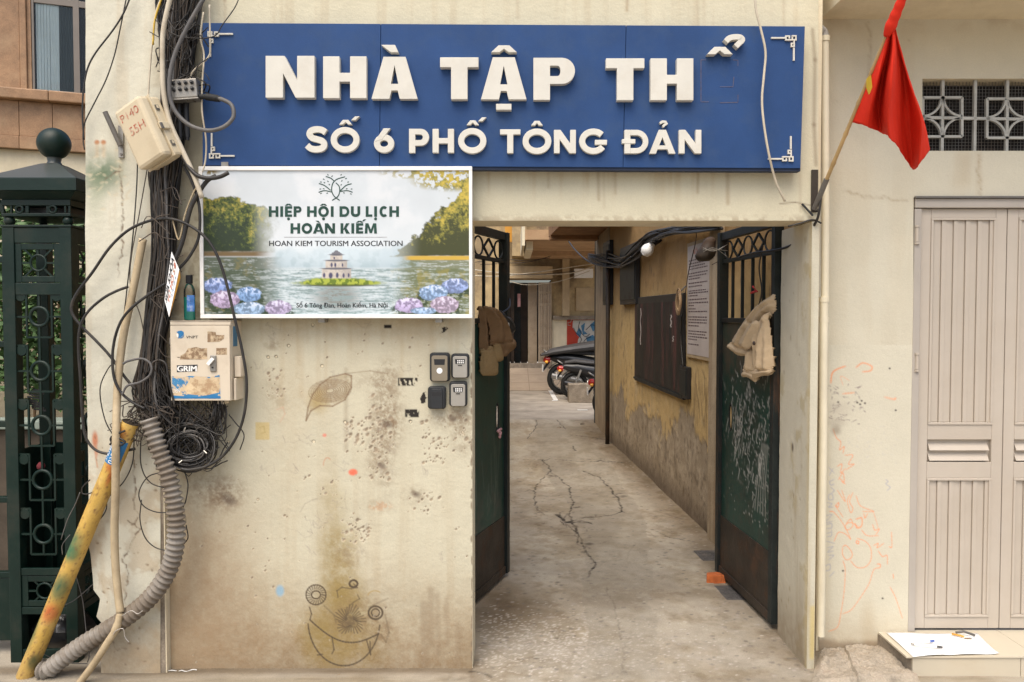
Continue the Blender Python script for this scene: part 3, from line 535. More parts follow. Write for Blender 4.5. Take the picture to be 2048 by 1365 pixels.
for pts in ([(255, 1040), (275, 1060), (262, 1095), (245, 1120)], [(245, 1120), (262, 1150), (250, 1180)], [(205, 365), (230, 345), (250, 340)], [(240, 330), (246, 420), (243, 560)], [(270, 920), (262, 1000), (280, 1030), (268, 1060)], [(210, 1280), (230, 1300), (262, 1298)], [(245, 1180), (252, 1200), (235, 1230)]):
    q = []
    for (ax, ay), (bx, by) in zip(pts[:-1], pts[1:]): q += [(ax + (bx - ax) * t, ay + (by - ay) * t) for t in np.linspace(0, 1, max(3, int(math.hypot(bx - ax, by - ay) / 5)))[:-1]]
    d2 = np.zeros(2); q2 = []
    for x, y in q: d2 = d2 * .75 + RNG.randn(2) * 2.0; q2.append((x + d2[0], y + d2[1]))
    for p0, p1 in zip(q2[:-1], q2[1:]): f_ = RNG.uniform(.1, .9); pc.line([p0, p1], 1.0 + 2.2 * f_ * RNG.rand(), (.19, .135, .09), f_, depth=.004 * f_)
for k in range(50): pc.spot(RNG.uniform(185, 318), RNG.uniform(830, 1335), RNG.uniform(1, 4), RNG.uniform(1, 3), (.27, .2, .13), .8, .5, depth=.003)
for k in range(40): pc.spot(RNG.uniform(172, 260), RNG.uniform(300, 420), RNG.uniform(2, 9), RNG.uniform(1, 3), (.62, .54, .38), .5, .5, RNG.uniform(-1, 1), depth=.0015)
YP = -.05
def leftedge(y):                                         # broken outline: how far the left edge is eaten away (px)
    return np.where(y > 1030, 34 * ss(y, 1030, 1250) * (.55 + .6 * np.interp(y, np.arange(1000, 1400, 18), np.random.RandomState(5).rand(23))), 6 * ss(y, 600, 1000))
off = leftedge(ys) * (1 - ss(xs, 171, 240)); pc.h += (nA - .5) * .008 + (nB - .5) * .005; pc.h *= 1 - ss(xs, 310, 321)
basef = planeY(YP)
pier = thing('wall_pier', 'narrow cream plaster pier with broken lower edge left of the cables', 'pier', (P(246, 700, YP).x, YP, 0))
pc.mesh(lambda X, Y, H: basef(X + off, Y, H), 'pier_face', M['wall'], pier)
b = MB(); pts = [P(171 + float(leftedge(np.array(y))) + 1.5, y, YP + .004) for y in [-200] + list(range(1000, 1352, 12))]; xr = P(321, 700, YP).x
pts = [Vector((p.x, p.y, max(p.z, 0))) for p in pts]
loop = pts + [Vector((xr, YP + .004, 0)), Vector((xr, YP + .004, pts[0].z))]
b.prism(loop, [p + Vector((0, .22, 0)) for p in loop]); build(b, 'pier_block', M['concrete'], pier)
b = MB(); b.box(xr - .001, xr + .006, YP + .006, -.002, .0, 3.4); build(b, 'pier_return', M['plaster'], pier)
# ================================================================= BLUE NAME SIGN
YS = -.085; YB = -.03
def sx(t, y): return 0
TLc, TRc, BRc, BLc = (405, 46), (1610, 53), (1601, 337), (405, 331)
def sq(u, v):                                            # 0..1 on the sign -> px
    x = (TLc[0]*(1-u) + TRc[0]*u)*(1-v) + (BLc[0]*(1-u) + BRc[0]*u)*v; y = (TLc[1]*(1-u) + TRc[1]*u)*(1-v) + (BLc[1]*(1-u) + BRc[1]*u)*v; return x, y
sign = thing('name_sign', 'long blue sign board with raised white letters above the gateway', 'sign', P(1005, 335, -.055))
cuts = [0, (761 - 405) / 1203, (1251 - 405) / 1203, 1]
for k in range(3):
    a, b_ = cuts[k] + (.00035 if k else 0), cuts[k+1] - (.00035 if k < 2 else 0); mb = MB()
    fr = [P(*sq(u, v), YS) for u, v in ((a, 1), (b_, 1), (b_, 0), (a, 0))]; mb.prism(fr, [Vector((p.x, YB, p.z)) for p in fr]); build(mb, 'panel', M['blue'], sign, bevel=.0015)
mb = MB(); q = [P(*sq(u, v), YS + .008) for u, v in ((0, 1), (1, 1), (1, 1.021), (0, 1.021))]; q = [q[3], q[2], q[1] + Vector((0, 0, -.0005)), q[0] + Vector((0, 0, -.0005))]
mb.prism(q, [Vector((p.x, YB + .002, p.z)) for p in q]); build(mb, 'bottom_edge', M['bluedark'], sign)
for xx in (470, 1000, 1540):
    mb = MB(); a = P(xx, 90, 0); b2 = P(xx, 300, 0); mb.box(a.x - .02, a.x + .02, YB + .001, .003, b2.z, a.z); build(mb, 'mounting_rail', M['darkmetal'], sign)
YF = YS - .034                                           # letter faces
def ex(mb, pts, yf=YF, yb=YS + .002, inset=0):                        # extruded pixel polygon
    if sum((pts[i][0]*pts[(i+1)%len(pts)][1] - pts[(i+1)%len(pts)][0]*pts[i][1]) for i in range(len(pts))) > 0: pts = pts[::-1]
    f_ = [P(x, y, yf) for x, y in pts]; mb.prism(f_, [Vector((p.x, yb, p.z)) for p in f_]); return mb
def stroke(mb, pts, w, yf, yb=YS + .002, closed=False):               # extruded band of even width along a pixel path
    pts = [np.array(p, float) for p in pts]; n = len(pts); A = []; B = []
    for i in range(n):
        a = pts[i-1] if (closed or i) else pts[0]; b = pts[(i+1) % n] if (closed or i < n-1) else pts[-1]
        t = b - a; t /= (np.hypot(*t) + 1e-9); nn = np.array([-t[1], t[0]]) * w / 2; A.append(pts[i] + nn); B.append(pts[i] - nn)
    V = []
    for a, b in zip(A, B):
        pa, pb = P(*a, yf), P(*b, yf); V += [pa, pb, Vector((pa.x, yb, pa.z)), Vector((pb.x, yb, pb.z))]
    Fc = []
    for i in range(n if closed else n - 1):
        p, q = 4 * i, 4 * ((i + 1) % n); Fc += [(p, p+1, q+1, q), (p+2, p, q, q+2), (p+1, p+3, q+3, q+1)]
    if not closed: e = 4 * (n - 1); Fc += [(0, 2, 3, 1), (e, e+1, e+3, e+2)]
    return mb.add(V, Fc)
def earc(cx, cy, rx, ry, a0, a1, n=24): return [(cx + rx * math.cos(math.radians(t)), cy + ry * math.sin(math.radians(t))) for t in np.linspace(a0, a1, n)]
def L_N(mb, x0, x1, y0, y1, w, yf, d=None):
    d = d or w * 1.25
    return ex(mb, [(x0, y0), (x0 + d, y0), (x1 - w, y1 - (y1-y0)*.42), (x1 - w, y0), (x1, y0), (x1, y1), (x1 - d, y1), (x0 + w, y0 + (y1-y0)*.42), (x0 + w, y1), (x0, y1)], yf)
def L_H(mb, x0, x1, y0, y1, w, yf, hb=None):
    m = (y0 + y1) / 2; hb = hb or w * .45
    return ex(mb, [(x0, y0), (x0+w, y0), (x0+w, m-hb), (x1-w, m-hb), (x1-w, y0), (x1, y0), (x1, y1), (x1-w, y1), (x1-w, m+hb), (x0+w, m+hb), (x0+w, y1), (x0, y1)], yf)
def L_T(mb, x0, x1, y0, y1, w, yf, hb=None):
    m = (x0 + x1) / 2; hb = hb or w; return ex(mb, [(x0, y0), (x1, y0), (x1, y0+hb), (m+w/2, y0+hb), (m+w/2, y1), (m-w/2, y1), (m-w/2, y0+hb), (x0, y0+hb)], yf)
def L_A(mb, x0, x1, y0, y1, w, yf, top=None, hole=None):
    m = (x0 + x1) / 2; H = y1 - y0; tp = (top or w * 1.15) / 2; s = (x1 - x0) / 2 - tp      # run of the leg
    fx = lambda y: m - tp - s * (y - y0) / H                                             # outer left edge
    hb0, hb1 = y0 + H * .66, y0 + H * .82; wi = w * 1.08; apex = y0 + (wi - tp) / s * H if wi > tp else y0 + H * .12
    apex = max(apex, y0 + H * .14)
    xb0 = fx(hb0) + wi
    if hole: apex = y0 + H * .20; hb0, hb1 = y0 + H * .645, y0 + H * .80; xb0 = m - hole
    for sg in (1, -1):
        Q = [(x0, y1), (m - tp, y0), (m, y0), (m, apex), (xb0, hb0), (m, hb0), (m, hb1), (fx(hb1) + wi * .98, hb1), (x0 + wi, y1)]
        ex(mb, [(m + sg * (x - m), y) for x, y in Q], yf)
    return mb
def L_P(mb, x0, x1, y0, y1, w, yf, frac=.62, hb=None, hx=None):
    hb = hb or w * .75; ex(mb, [(x0, y0), (x0 + w, y0), (x0 + w, y1), (x0, y1)], yf); yb_ = y0 + (y1 - y0) * frac
    r = (yb_ - y0) / 2; cx = x1 - r; n = 14
    out = [(x0 + w, y0), (cx, y0)] + earc(cx, y0 + r, r, r, -90, 90, n)[1:-1] + [(cx, yb_), (x0 + w, yb_)]
    ri = r - hb; hx = hx or x1 - w; cxi = hx - min(ri, 6) ; inn = [(x0 + w, y0 + hb), (cxi, y0 + hb)] + earc(cxi, y0 + r, hx - cxi, ri, -90, 90, n)[1:-1] + [(cxi, yb_ - hb), (x0 + w, yb_ - hb)]
    V = []
    for a, b in zip(out, inn):
        pa, pb = P(*a, yf), P(*b, yf); V += [pa, pb, Vector((pa.x, YS + .002, pa.z)), Vector((pb.x, YS + .002, pb.z))]
    Fc = []
    for i in range(len(out) - 1): p, q = 4*i, 4*(i+1); Fc += [(p, p+1, q+1, q), (p, q, q+2, p+2), (p+1, p+3, q+3, q+1)]
    return mb.add(V, Fc)
def letter(mb, name='letter', bev=.0018): return build(mb, name, M['white'], sign, bevel=bev)
def sp(pts, k=5): return [(p.x, p.y) for p in smoothpath([Vector((x, y, 0)) for x, y in pts], k)]
W1 = 33
letter(L_N(MB(), 531, 629, 112, 196, W1 + 2, YF, 38)); letter(L_H(MB(), 646, 733, 113, 197, W1, YF, 9)); letter(L_A(MB(), 743, 835, 114, 198, W1, YF, 44, 7.5), bev=0); letter(L_T(MB(), 880, 957, 115, 199, W1, YF, 20))
letter(L_A(MB(), 962, 1053, 115, 199, W1, YF, 44, 7.5), bev=0); letter(L_P(MB(), 1067, 1150, 116, 200, 33, YF, .62, 15.5, 1121), bev=0); letter(L_T(MB(), 1212, 1289, 117, 201, W1, YF, 20)); letter(L_H(MB(), 1301, 1387, 117, 201, W1, YF, 9))
ac = 'accent_mark'
letter(ex(MB(), [(762, 90), (790, 90), (797, 105), (781, 105)], YF), ac)
hat = lambda x0, x1, y0, y1, t: [(x0, y1), (x0 + (x1-x0)*.29, y0), (x0 + (x1-x0)*.71, y0), (x1, y1), (x1 - t, y1), ((x0+x1)/2, y0 + (y1-y0)*.5), (x0 + t, y1)]
letter(ex(MB(), hat(982, 1034, 91, 105, 17), YF), ac); letter(ex(MB(), [(992, 208), (1023, 208), (1023, 220), (992, 220)], YF), ac)
letter(ex(MB(), hat(1414, 1466, 94, 109, 17), YF), ac)
letter(stroke(MB(), sp([(1452, 83), (1459, 76.5), (1470, 74), (1481, 75), (1485, 80), (1479, 86), (1472, 93)], 4), 11, YF), ac)
Y2 = YS - .022; w2 = 12.4
letter(stroke(MB(), sp([(651, 265), (643, 260), (632, 259), (622, 262), (619, 269), (624, 276), (634, 279), (645, 283), (648, 291), (643, 297), (632, 299), (621, 297), (614, 291)]), w2, Y2))
for x0, x1, yo in ((661, 719, 0), (916, 973, 2), (1045, 1103, 3)): letter(stroke(MB(), earc((x0+x1)/2, 280 + yo, (x1-x0-w2)/2, 19.5, 0, 345, 30), w2, Y2, closed=True))
for x0, x1, yo in ((678, 704, 0), (933, 958, 1), (1062, 1086, 2)): letter(ex(MB(), hat(x0, x1, 240 + yo, 249.5 + yo, 8), Y2), ac)
for x0, yo in ((702, 0), (956, 2)): letter(ex(MB(), [(x0, 241 + yo), (x0 + 8, 233 + yo), (x0 + 17, 233 + yo), (x0 + 9, 241 + yo)], Y2), ac)
mb = stroke(MB(), earc(768, 287.5, 14.2, 12.5, 0, 345, 26), w2, Y2, closed=True); ex(mb, [(767, 257), (781, 257), (764.5, 279.5), (748.5, 284)], Y2 - .0012); letter(mb)
letter(L_P(MB(), 818, 858, 258, 306, w2, Y2, .70, 11), bev=0); letter(L_H(MB(), 865, 908, 258, 306, w2, Y2, 5.5)); letter(L_T(MB(), 1000, 1041, 259, 307, w2, Y2, 10.5)); letter(L_N(MB(), 1108, 1152, 260, 307, 11.5, Y2, 13))
mb = stroke(MB(), earc(1187, 283, 22.5, 19.5, -42, -326, 26), w2, Y2); ex(mb, [(1190, 280), (1214.5, 280), (1214, 290), (1190, 290)], Y2 - .001); letter(mb)
mb = MB(); ex(mb, [(1249, 260), (1261, 260), (1261, 307.5), (1249, 307.5)], Y2); stroke(mb, [(1261, 265.5), (1273, 265.5)] + earc(1273, 283.7, 18.5, 18.2, -80, 80, 16) + [(1273, 302), (1261, 302)], 11, Y2); ex(mb, [(1244, 278.5), (1271, 278.5), (1271, 287.5), (1244, 287.5)], Y2 - .0015); letter(mb)
letter(L_A(MB(), 1299, 1351, 260, 307.5, 12, Y2, 14), bev=0); letter(L_N(MB(), 1358, 1403, 260, 307.5, 11.5, Y2, 13)); letter(stroke(MB(), [(1320, 247), (1325, 243.5), (1331, 244), (1334, 247.5), (1329, 250), (1326, 254)], 5, Y2), ac)
# fret ornaments in the corners
def fret(cx, cy, fx, fy, skew=0):
    mb = MB(); w = 2.6; T = lambda x, y: (cx + fx * x, cy + fy * y)
    for pts in ([(0, 0), (7, 0), (7, 8), (0, 8), (0, 0)], [(7, 8.0), (20, 8.0), (20, .5), (13, .5), (13, 4)], [(3.5, 8), (3.5, 9), (3.5, 21), (9, 21), (9, 15), (5, 15)]):
        for a, b in zip(pts[:-1], pts[1:]):
            (ax, ay), (bx, by) = T(*a), T(*b); ex(mb, [(min(ax, bx) - w/2, min(ay, by) - w/2), (max(ax, bx) + w/2, min(ay, by) - w/2), (max(ax, bx) + w/2, max(ay, by) + w/2), (min(ax, bx) - w/2, max(ay, by) + w/2)], YS - .008 - random.random() * .002)
    for (a, b) in (((23, 4), (48, 4)), ((4, 25), (4, 48))):
        (ax, ay), (bx, by) = T(*a), T(*b); ex(mb, [(min(ax, bx) - 1.5, min(ay, by) - 1.5), (max(ax, bx) + 1.5, min(ay, by) - 1.5), (max(ax, bx) + 1.5, max(ay, by) + 1.5), (min(ax, bx) - 1.5, max(ay, by) + 1.5)], YS - .008)
    return build(mb, 'corner_ornament', M['white'], sign)
fret(416, 64, 1, 1); fret(1592, 72, -1, 1); fret(419, 316, 1, -1); fret(1586, 322, -1, -1)
# ghost of the missing letter: thin glue outline
mb = MB()
for pts in ([(1402, 120), (1402, 204)], [(1402.5, 120), (1412, 120)], [(1402, 204), (1418, 204)], [(1466, 120), (1476, 121), (1476, 132)], [(1440, 174), (1466, 174), (1468, 154)], [(1476, 190), (1476, 205), (1440, 206)]): stroke(mb, pts, 1.5, YS - .0012, YS + .001)
build(mb, 'glue_outline', mat('old glue line', (.10,.09,.13), .8, .4, 60, bump=0, dirt=(.04,.09,.23), dsc=60, damt=1), sign, kind='stuff')
# ================================================================= TOURISM BOARD
YT = -.105
tb = thing('tourism_board', 'white framed printed board with a misty lake and tower, left of the gateway', 'board', P(672, 637, -.06))
bx0, bx1, bz0, bz1 = P(398.5, 485, YT).x, P(944.5, 485, YT).x, P(672, 637, YT).z, P(672, 333, YT).z
ix0, ix1, iz0, iz1 = P(406, 485, YT).x, P(938, 485, YT).x, P(672, 629, YT).z, P(672, 341, YT).z
for (a, b_, c_, d_) in ((bx0, bx1, iz1, bz1), (bx0, bx1, bz0, iz0), (bx0, ix0, iz0 + .0004, iz1 - .0004), (ix1, bx1, iz0 + .0004, iz1 - .0004)):
    mb = MB(); mb.box(a, b_, YT, YT + .05, c_, d_); build(mb, 'frame_rail', M['whiteframe'], tb, bevel=.002)
mb = MB(); mb.box(ix0 - .004, ix1 + .004, YT + .010, YT + .045, iz0 - .004, iz1 + .004); build(mb, 'backing_sheet', M['whiteframe'], tb)
for xx in (452, 650, 880):
    mb = MB(); p = P(xx, 328, YT + .03); mb.box(p.x - .016, p.x + .016, YT + .012, YT + .016, bz1 - .002, bz1 + .022) if xx == 452 else mb.box(P(xx, 640, 0).x - .015, P(xx, 640, 0).x + .015, YT + .03, .002, bz0 - .02, bz0 + .01); build(mb, 'bracket', M['metal'], tb)
k = Canvas(405, 340, 939, 630, 1.35)
zx = (k.X - 390) * 3.593; zy = (k.Y - 320) * 3.593; nA = k.n(50, 101); nB = k.n(14, 102); nC = k.n(6, 103, 3); nD = k.n(3, 104, 2)
sky_ = np.array([.74, .80, .83])
k.c[:] = sky_ * .76 * (.93 + .14 * nA)[..., None]; k.mix(ss(nA, .45, .7) * .6, (.66, .68, .69)); k.mix(ss(zy, 300, 560) * .5, (.62, .67, .69))
# far misty trees
far = ss(zy - 90 * (nA - .5) - 60 * (nB - .5), 600, 680) * (1 - ss(zy, 765, 790)) * ss(zx, 520, 620) * (1 - ss(zx, 1560, 1640))
k.mix(far * .75 * (1 - .5 * ss(np.abs(zx - 1010), 60, 0)), (.36, .47, .52)); k.mix(far * ss(nB, .45, .65) * .4, (.22, .33, .36)); k.mix(k.ell(672 + 0, 505, 120, 22, .9) * .45, (.72, .80, .84))
# water
wat = ss(zy, 776, 790); rip = k.n(16, 111, 5, .14, 1.5, .75)
wc = np.array([.36, .45, .47]); k.mix(wat, wc)
k.mix(wat * ss(rip, .42, .62) * .75, (.62, .68, .70)); k.mix(wat * (1 - ss(rip, .32, .48)) * .6, (.16, .22, .2))
dl = wat * (1 - ss(zx, 380, 760)) ; dr = wat * ss(zx, 1280, 1560)
lw = ss(zy, 690, 706); k.mix(lw * (1 - ss(zx + 120 * (nA - .5), 420, 640)) * (.92 - .35 * ss(rip, .5, .66)), (.055, .075, .035)); k.mix(lw * ss(zx + 120 * (nA - .5), 1390, 1580) * (.85 - .4 * ss(rip, .5, .64)), (.12, .135, .04))
k.mix(lw * (1 - ss(zx, 300, 620)) * ss(nB, .55, .7) * .5, (.20, .17, .06)); k.mix(dr * ss(nB, .5, .7) * .45, (.33, .27, .05))
# trees left and right
def trees(mask, seed, lo, mid, hi):
    m1 = k.n(20, seed, 5, rough=.7); m2 = k.n(6, seed + 3, 4, rough=.8); tone = m1 * .5 + m2 * .5 - (zy - 330) / 1700; k.mix(mask, lo); k.mix(mask * ss(tone, .36, .52), mid); k.mix(mask * ss(tone, .47, .68), hi)
edgeL = 270 + .00055 * np.clip(zx - 110, 0, None) ** 2 * 1.0 + 60 * (nB - .5) * 1.4
mL = ss(zy, edgeL - 8, edgeL + 10) * (1 - ss(zy + 20 * (nB - .5), 655, 672)) * (1 - ss(zx + 110 * (nB - .5), 440, 600))
trees(mL, 121, (.025, .04, .02), (.10, .13, .03), (.42, .34, .07)); k.mix(ss(zx, 380, 560) * mL * .55, (.68, .71, .62)); k.mix(ss(zy, 650, 668) * (1 - ss(zy, 688, 700)) * (1 - ss(zx, 420, 600)), (.16, .11, .05))
edgeR = 1975 - 1.0 * np.clip(zy - 70, 0, 240) * .55 - np.clip(zy - 300, 0, 400) * 1.05 + 150 * (nB - .5) + 50 * (nC - .5)
mR = ss(zx, edgeR - 12, edgeR + 14) * (1 - ss(zy + 16 * (nB - .5), 685, 700)) * ss(zy, 72, 74); mR = np.maximum(mR, k.ell(390 + 1800 / 3.593, 320 + 95 / 3.593, 98, 11, .5) * ss(nC, .44, .52))
mR = np.maximum(mR, k.ell(390 + 1850 / 3.593, 320 + 150 / 3.593, 60, 16, .6) * ss(nC, .44, .52))
trees(mR, 131, (.055, .06, .022), (.22, .21, .045), (.52, .40, .07)); k.mix(ss(1640 - zx, 0, 240) * mR * .5, (.62, .66, .6)); k.mix(ss(zx, 1480, 1560) * ss(zy, 688, 694) * (1 - ss(zy, 716, 724)), (.55, .36, .06))
k.mix(k.ell(390 + 90 / 3.593, 320 + 80 / 3.593, 22, 7, .5) * ss(nC, .42, .52), (.22, .16, .05))
# island, tower, reflection
def Z(x, y): return 390 + x / 3.593, 320 + y / 3.593
k.mix(k.ell(*Z(1020, 985), 40, 26, .7) * ss(rip, .3, .6) * .8, (.12, .11, .08))
isl = k.ell(*Z(1035, 885), 84, 6.0, .25) + k.ell(*Z(1020, 868), 58, 6.5, .3); k.mix(isl, (.13, .19, .025)); k.mix(isl * ss(nC, .45, .6), (.36, .42, .06)); k.mix(k.ell(*Z(1035, 903), 84, 2.2, .4) * .8, (.05, .06, .02))
st_ = np.array([.55, .50, .44])
for (x0_, y0_, x1_, y1_) in ((912, 782, 1122, 852), (938, 724, 1094, 780), (972, 684, 1060, 722)):
    m_ = k.rect(*Z(x0_, y0_), *Z(x1_, y1_), .7); k.mix(m_, st_); k.mix(m_ * ss(zx, 1030, 1090) * .5, (.30, .28, .27)); k.mix(m_ * ss(nD, .5, .7) * .4, (.33, .29, .26))
for (cx_, y_, w_, h_) in ((1017, 782, 112, 3.4), (1017, 724, 86, 3.2), (1016, 682, 54, 3.2)):
    k.mix(k.ell(*Z(cx_, y_), w_ / 3.593, h_ / 1.6, .3), (.13, .13, .15))
k.mix(inpoly(zx, zy, [(975, 676), (1016, 648), (1058, 676)]).astype(float), (.17, .17, .19))
for (cx_, cy_, w_, h_) in ((975, 832, 14, 22), (1022, 830, 10, 20), (928, 830, 9, 18), (1068, 832, 8, 17), (1104, 830, 7, 15), (982, 756, 8, 16), (1008, 756, 8, 16), (1060, 756, 6, 13), (1000, 706, 6, 9)): k.mix(k.ell(*Z(cx_, cy_), w_ / 3.593, h_ / 3.593, .35), (.07, .07, .13))
# hydrangeas
for (cx_, cy_, rx_, ry_, col_) in ((165, 905, 105, 62, (.30, .42, .80)), (385, 968, 96, 58, (.28, .47, .80)), (215, 1005, 110, 66, (.60, .48, .70)), (390, 1070, 118, 50, (.42, .60, .84)), (600, 1062, 100, 56, (.58, .50, .72)), (1870, 905, 100, 58, (.36, .47, .80)), (1712, 955, 108, 60, (.38, .56, .85)), (1535, 1045, 105, 58, (.60, .50, .76)), (1795, 1042, 108, 64, (.66, .54, .70)), (1645, 1085, 96, 26, (.42, .60, .86))):
    dd_ = np.sqrt(((zx - cx_) / rx_) ** 2 + ((zy - cy_) / ry_) ** 2); fn = k.n(9, int(cx_), 3, rough=.7); f2 = k.n(4, int(cx_) + 5, 2); m_ = 1 - ss(dd_ + .30 * (fn - .5) + .2 * (f2 - .5), .90, 1.0); pet = ss(f2 * .55 + fn * .45, .36, .62); col_ = np.array(col_) * .92
    k.mix((1 - ss(np.sqrt(((zx - cx_) / (rx_ * 1.3)) ** 2 + ((zy - cy_ - 35) / (ry_ * 1.25)) ** 2), .8, 1.0)) * ss(nC, .42, .5) * .85, (.025, .045, .018)); k.mix(m_, col_ * .42); k.mix(m_ * pet, col_); k.mix(m_ * ss(pet * f2, .3, .65) * ss(-(zy - cy_) / ry_ + .3, 0, 1) * .7, (.72, .74, .82)); k.mix(m_ * ss((zy - cy_) / ry_, .1, 1) * .5, col_ * .38)
pic = k.mesh(lambda X, Y, H: planeY(YT + .008)(X, Y, H), 'picture_sheet', M['print'], tb)
tm = lambda u, v, l: P(u, v, YT + .008 - .0008)
CAP = (0, .682)
def heading(word, x0, x1, y0, y1):
    Wd = dict(H=.74, I=.34, E=.58, P=.63, O=.82, D=.76, U=.72, L=.54, C=.70, A=.74, N=.78, K=.70, M=.92); Wd[' '] = .27
    base_ = {'Ệ': 'E^.', 'Ộ': 'O^.', 'Ị': 'I.', 'À': 'A`', 'Ế': "E^'"}
    tot = sum(Wd[base_.get(ch, ch)[0]] for ch in word); em = (x1 - x0) / (tot - .06); x = x0; w = em * .185; yl_ = YT + .0066; ink = M['inkgreen']
    for ch in word:
        bch = base_.get(ch, ch); g = bch[0]; a, b_ = x, x + (Wd[g] - .10) * em; x += Wd[g] * em; mb = MB(); m_ = (a + b_) / 2; H_ = y1 - y0
        R = lambda p, q, r, t: ex(mb, [(p, q), (r, q), (r, t), (p, t)], yl_)
        if g == ' ': continue
        if g == 'H': L_H(mb, a, b_, y0, y1, w, yl_, w * .42)
        elif g == 'I': R(m_ - w / 2, y0, m_ + w / 2, y1)
        elif g == 'E': ex(mb, [(a, y0), (b_, y0), (b_, y0 + w * .85), (a + w, y0 + w * .85), (a + w, y0 + H_ * .41), (b_ - w * .2, y0 + H_ * .41), (b_ - w * .2, y0 + H_ * .41 + w * .8), (a + w, y0 + H_ * .41 + w * .8), (a + w, y1 - w * .85), (b_, y1 - w * .85), (b_, y1), (a, y1)], yl_)
        elif g == 'P': R(a, y0, a + w, y1); stroke(mb, [(a + w, y0 + w * .42), (b_ - H_ * .3, y0 + w * .42)] + earc(b_ - H_ * .3, y0 + H_ * .3, H_ * .3 - w * .45, H_ * .3 - w * .42, -80, 80, 9) + [(b_ - H_ * .3, y0 + H_ * .6 - w * .42), (a + w, y0 + H_ * .6 - w * .42)], w * .85, yl_)
        elif g == 'O': stroke(mb, earc(m_, (y0 + y1) / 2, (b_ - a - w) / 2, (H_ - w * .85) / 2 + .3, 0, 348, 24), w * .95, yl_, closed=True)
        elif g == 'C': stroke(mb, earc(m_ + w * .2, (y0 + y1) / 2, (b_ - a - w) / 2, (H_ - w * .85) / 2 + .3, -48, -312, 20), w * .95, yl_)
        elif g == 'D': R(a, y0, a + w, y1); stroke(mb, [(a + w, y0 + w * .45), (m_, y0 + w * .45)] + earc(m_, (y0 + y1) / 2, b_ - m_ - w * .5, (H_ - w * .9) / 2, -78, 78, 14) + [(m_, y1 - w * .45), (a + w, y1 - w * .45)], w * .92, yl_)
        elif g == 'U': stroke(mb, [(a + w / 2, y0), (a + w / 2, y1 - H_ * .36)] + earc(m_, y1 - H_ * .36, (b_ - a - w) / 2, H_ * .36 - w * .45, 170, 10, 12) + [(b_ - w / 2, y1 - H_ * .36), (b_ - w / 2, y0)], w, yl_)
        elif g == 'L': ex(mb, [(a, y0), (a + w, y0), (a + w, y1 - w * .85), (b_, y1 - w * .85), (b_, y1), (a, y1)], yl_)
        elif g == 'A': L_A(mb, a - w * .3, b_ + w * .3, y0, y1, w, yl_, w * 1.3)
        elif g == 'N': L_N(mb, a, b_, y0, y1, w * .95, yl_, w * 1.15)
        elif g == 'K': R(a, y0, a + w, y1); ex(mb, [(a + w, y0 + H_ * .58), (b_ - w * 1.25, y0), (b_, y0), (a + w * 2.1, y0 + H_ * .46), (b_ + w * .15, y1), (b_ - w * 1.2, y1), (a + w * 1.35, y0 + H_ * .60), (a + w, y0 + H_ * .68)], yl_)
        elif g == 'M': ex(mb, [(a, y1), (a + w * .25, y0), (a + w * 1.35, y0), (m_, y0 + H_ * .62), (b_ - w * 1.35, y0), (b_ - w * .25, y0), (b_, y1), (b_ - w, y1), (b_ - w * 1.08, y0 + H_ * .36), (m_ + w * .42, y1 - H_ * .04), (m_ - w * .42, y1 - H_ * .04), (a + w * 1.08, y0 + H_ * .36), (a + w, y1)], yl_)
        build(mb, 'letter', ink, tb)
        for ac2 in bch[1:]:
            mb = MB()
            if ac2 == '^': ex(mb, hat(m_ - w * 1.3, m_ + w * 1.3, y0 - H_ * .24, y0 - H_ * .06, w * .8), yl_)
            if ac2 == '.': ex(mb, earc(m_, y1 + H_ * .20, w * .55, w * .55, 0, 330, 10), yl_)
            if ac2 == '`': ex(mb, [(m_ - w * 1.1, y0 - H_ * .25), (m_ - w * .1, y0 - H_ * .25), (m_ + w * .6, y0 - H_ * .06), (m_ - w * .1, y0 - H_ * .06)], yl_)
            if ac2 == "'": ex(mb, [(m_ + w * .9, y0 - H_ * .2), (m_ + w * 1.5, y0 - H_ * .38), (m_ + w * 2.4, y0 - H_ * .38), (m_ + w * 1.5, y0 - H_ * .2)], yl_)
            build(mb, 'accent_mark', ink, tb)
heading('HIỆP HỘI DU LỊCH', 537.5, 799, 413, 434); heading('HOÀN KIẾM', 581, 755, 447, 467.5)
text('HOAN KIEM TOURISM ASSOCIATION', (538.5, 482, 805, 492.5), tm, 'subtitle_text', M['inkblack'], tb, 0, CAP, bold=.25); text('Số 6 Tông Đan, Hoàn Kiếm, Hà Nội', (593, 606.5, 775, 615.5), tm, 'address_text', M['inkblack'], tb, 0, CAP, bold=.3)
mb = MB(); pt = lambda x, y: Z(x, y); yl = YT + .0072
for pts in ([(985, 292), (1025, 265), (1040, 225), (1035, 190), (1012, 165)], [(1040, 292), (1000, 262), (982, 220), (990, 170), (1020, 140), (1078, 122)], [(940, 120), (975, 132), (998, 152)], [(890, 170), (930, 185), (975, 220)], [(888, 234), (930, 222), (985, 232)], [(1125, 172), (1085, 185), (1045, 222)], [(1132, 234), (1095, 222), (1040, 228)]):
    stroke(mb, [pt(*q) for q in sp(pts, 5)], 2.0, yl, yl + .0006)
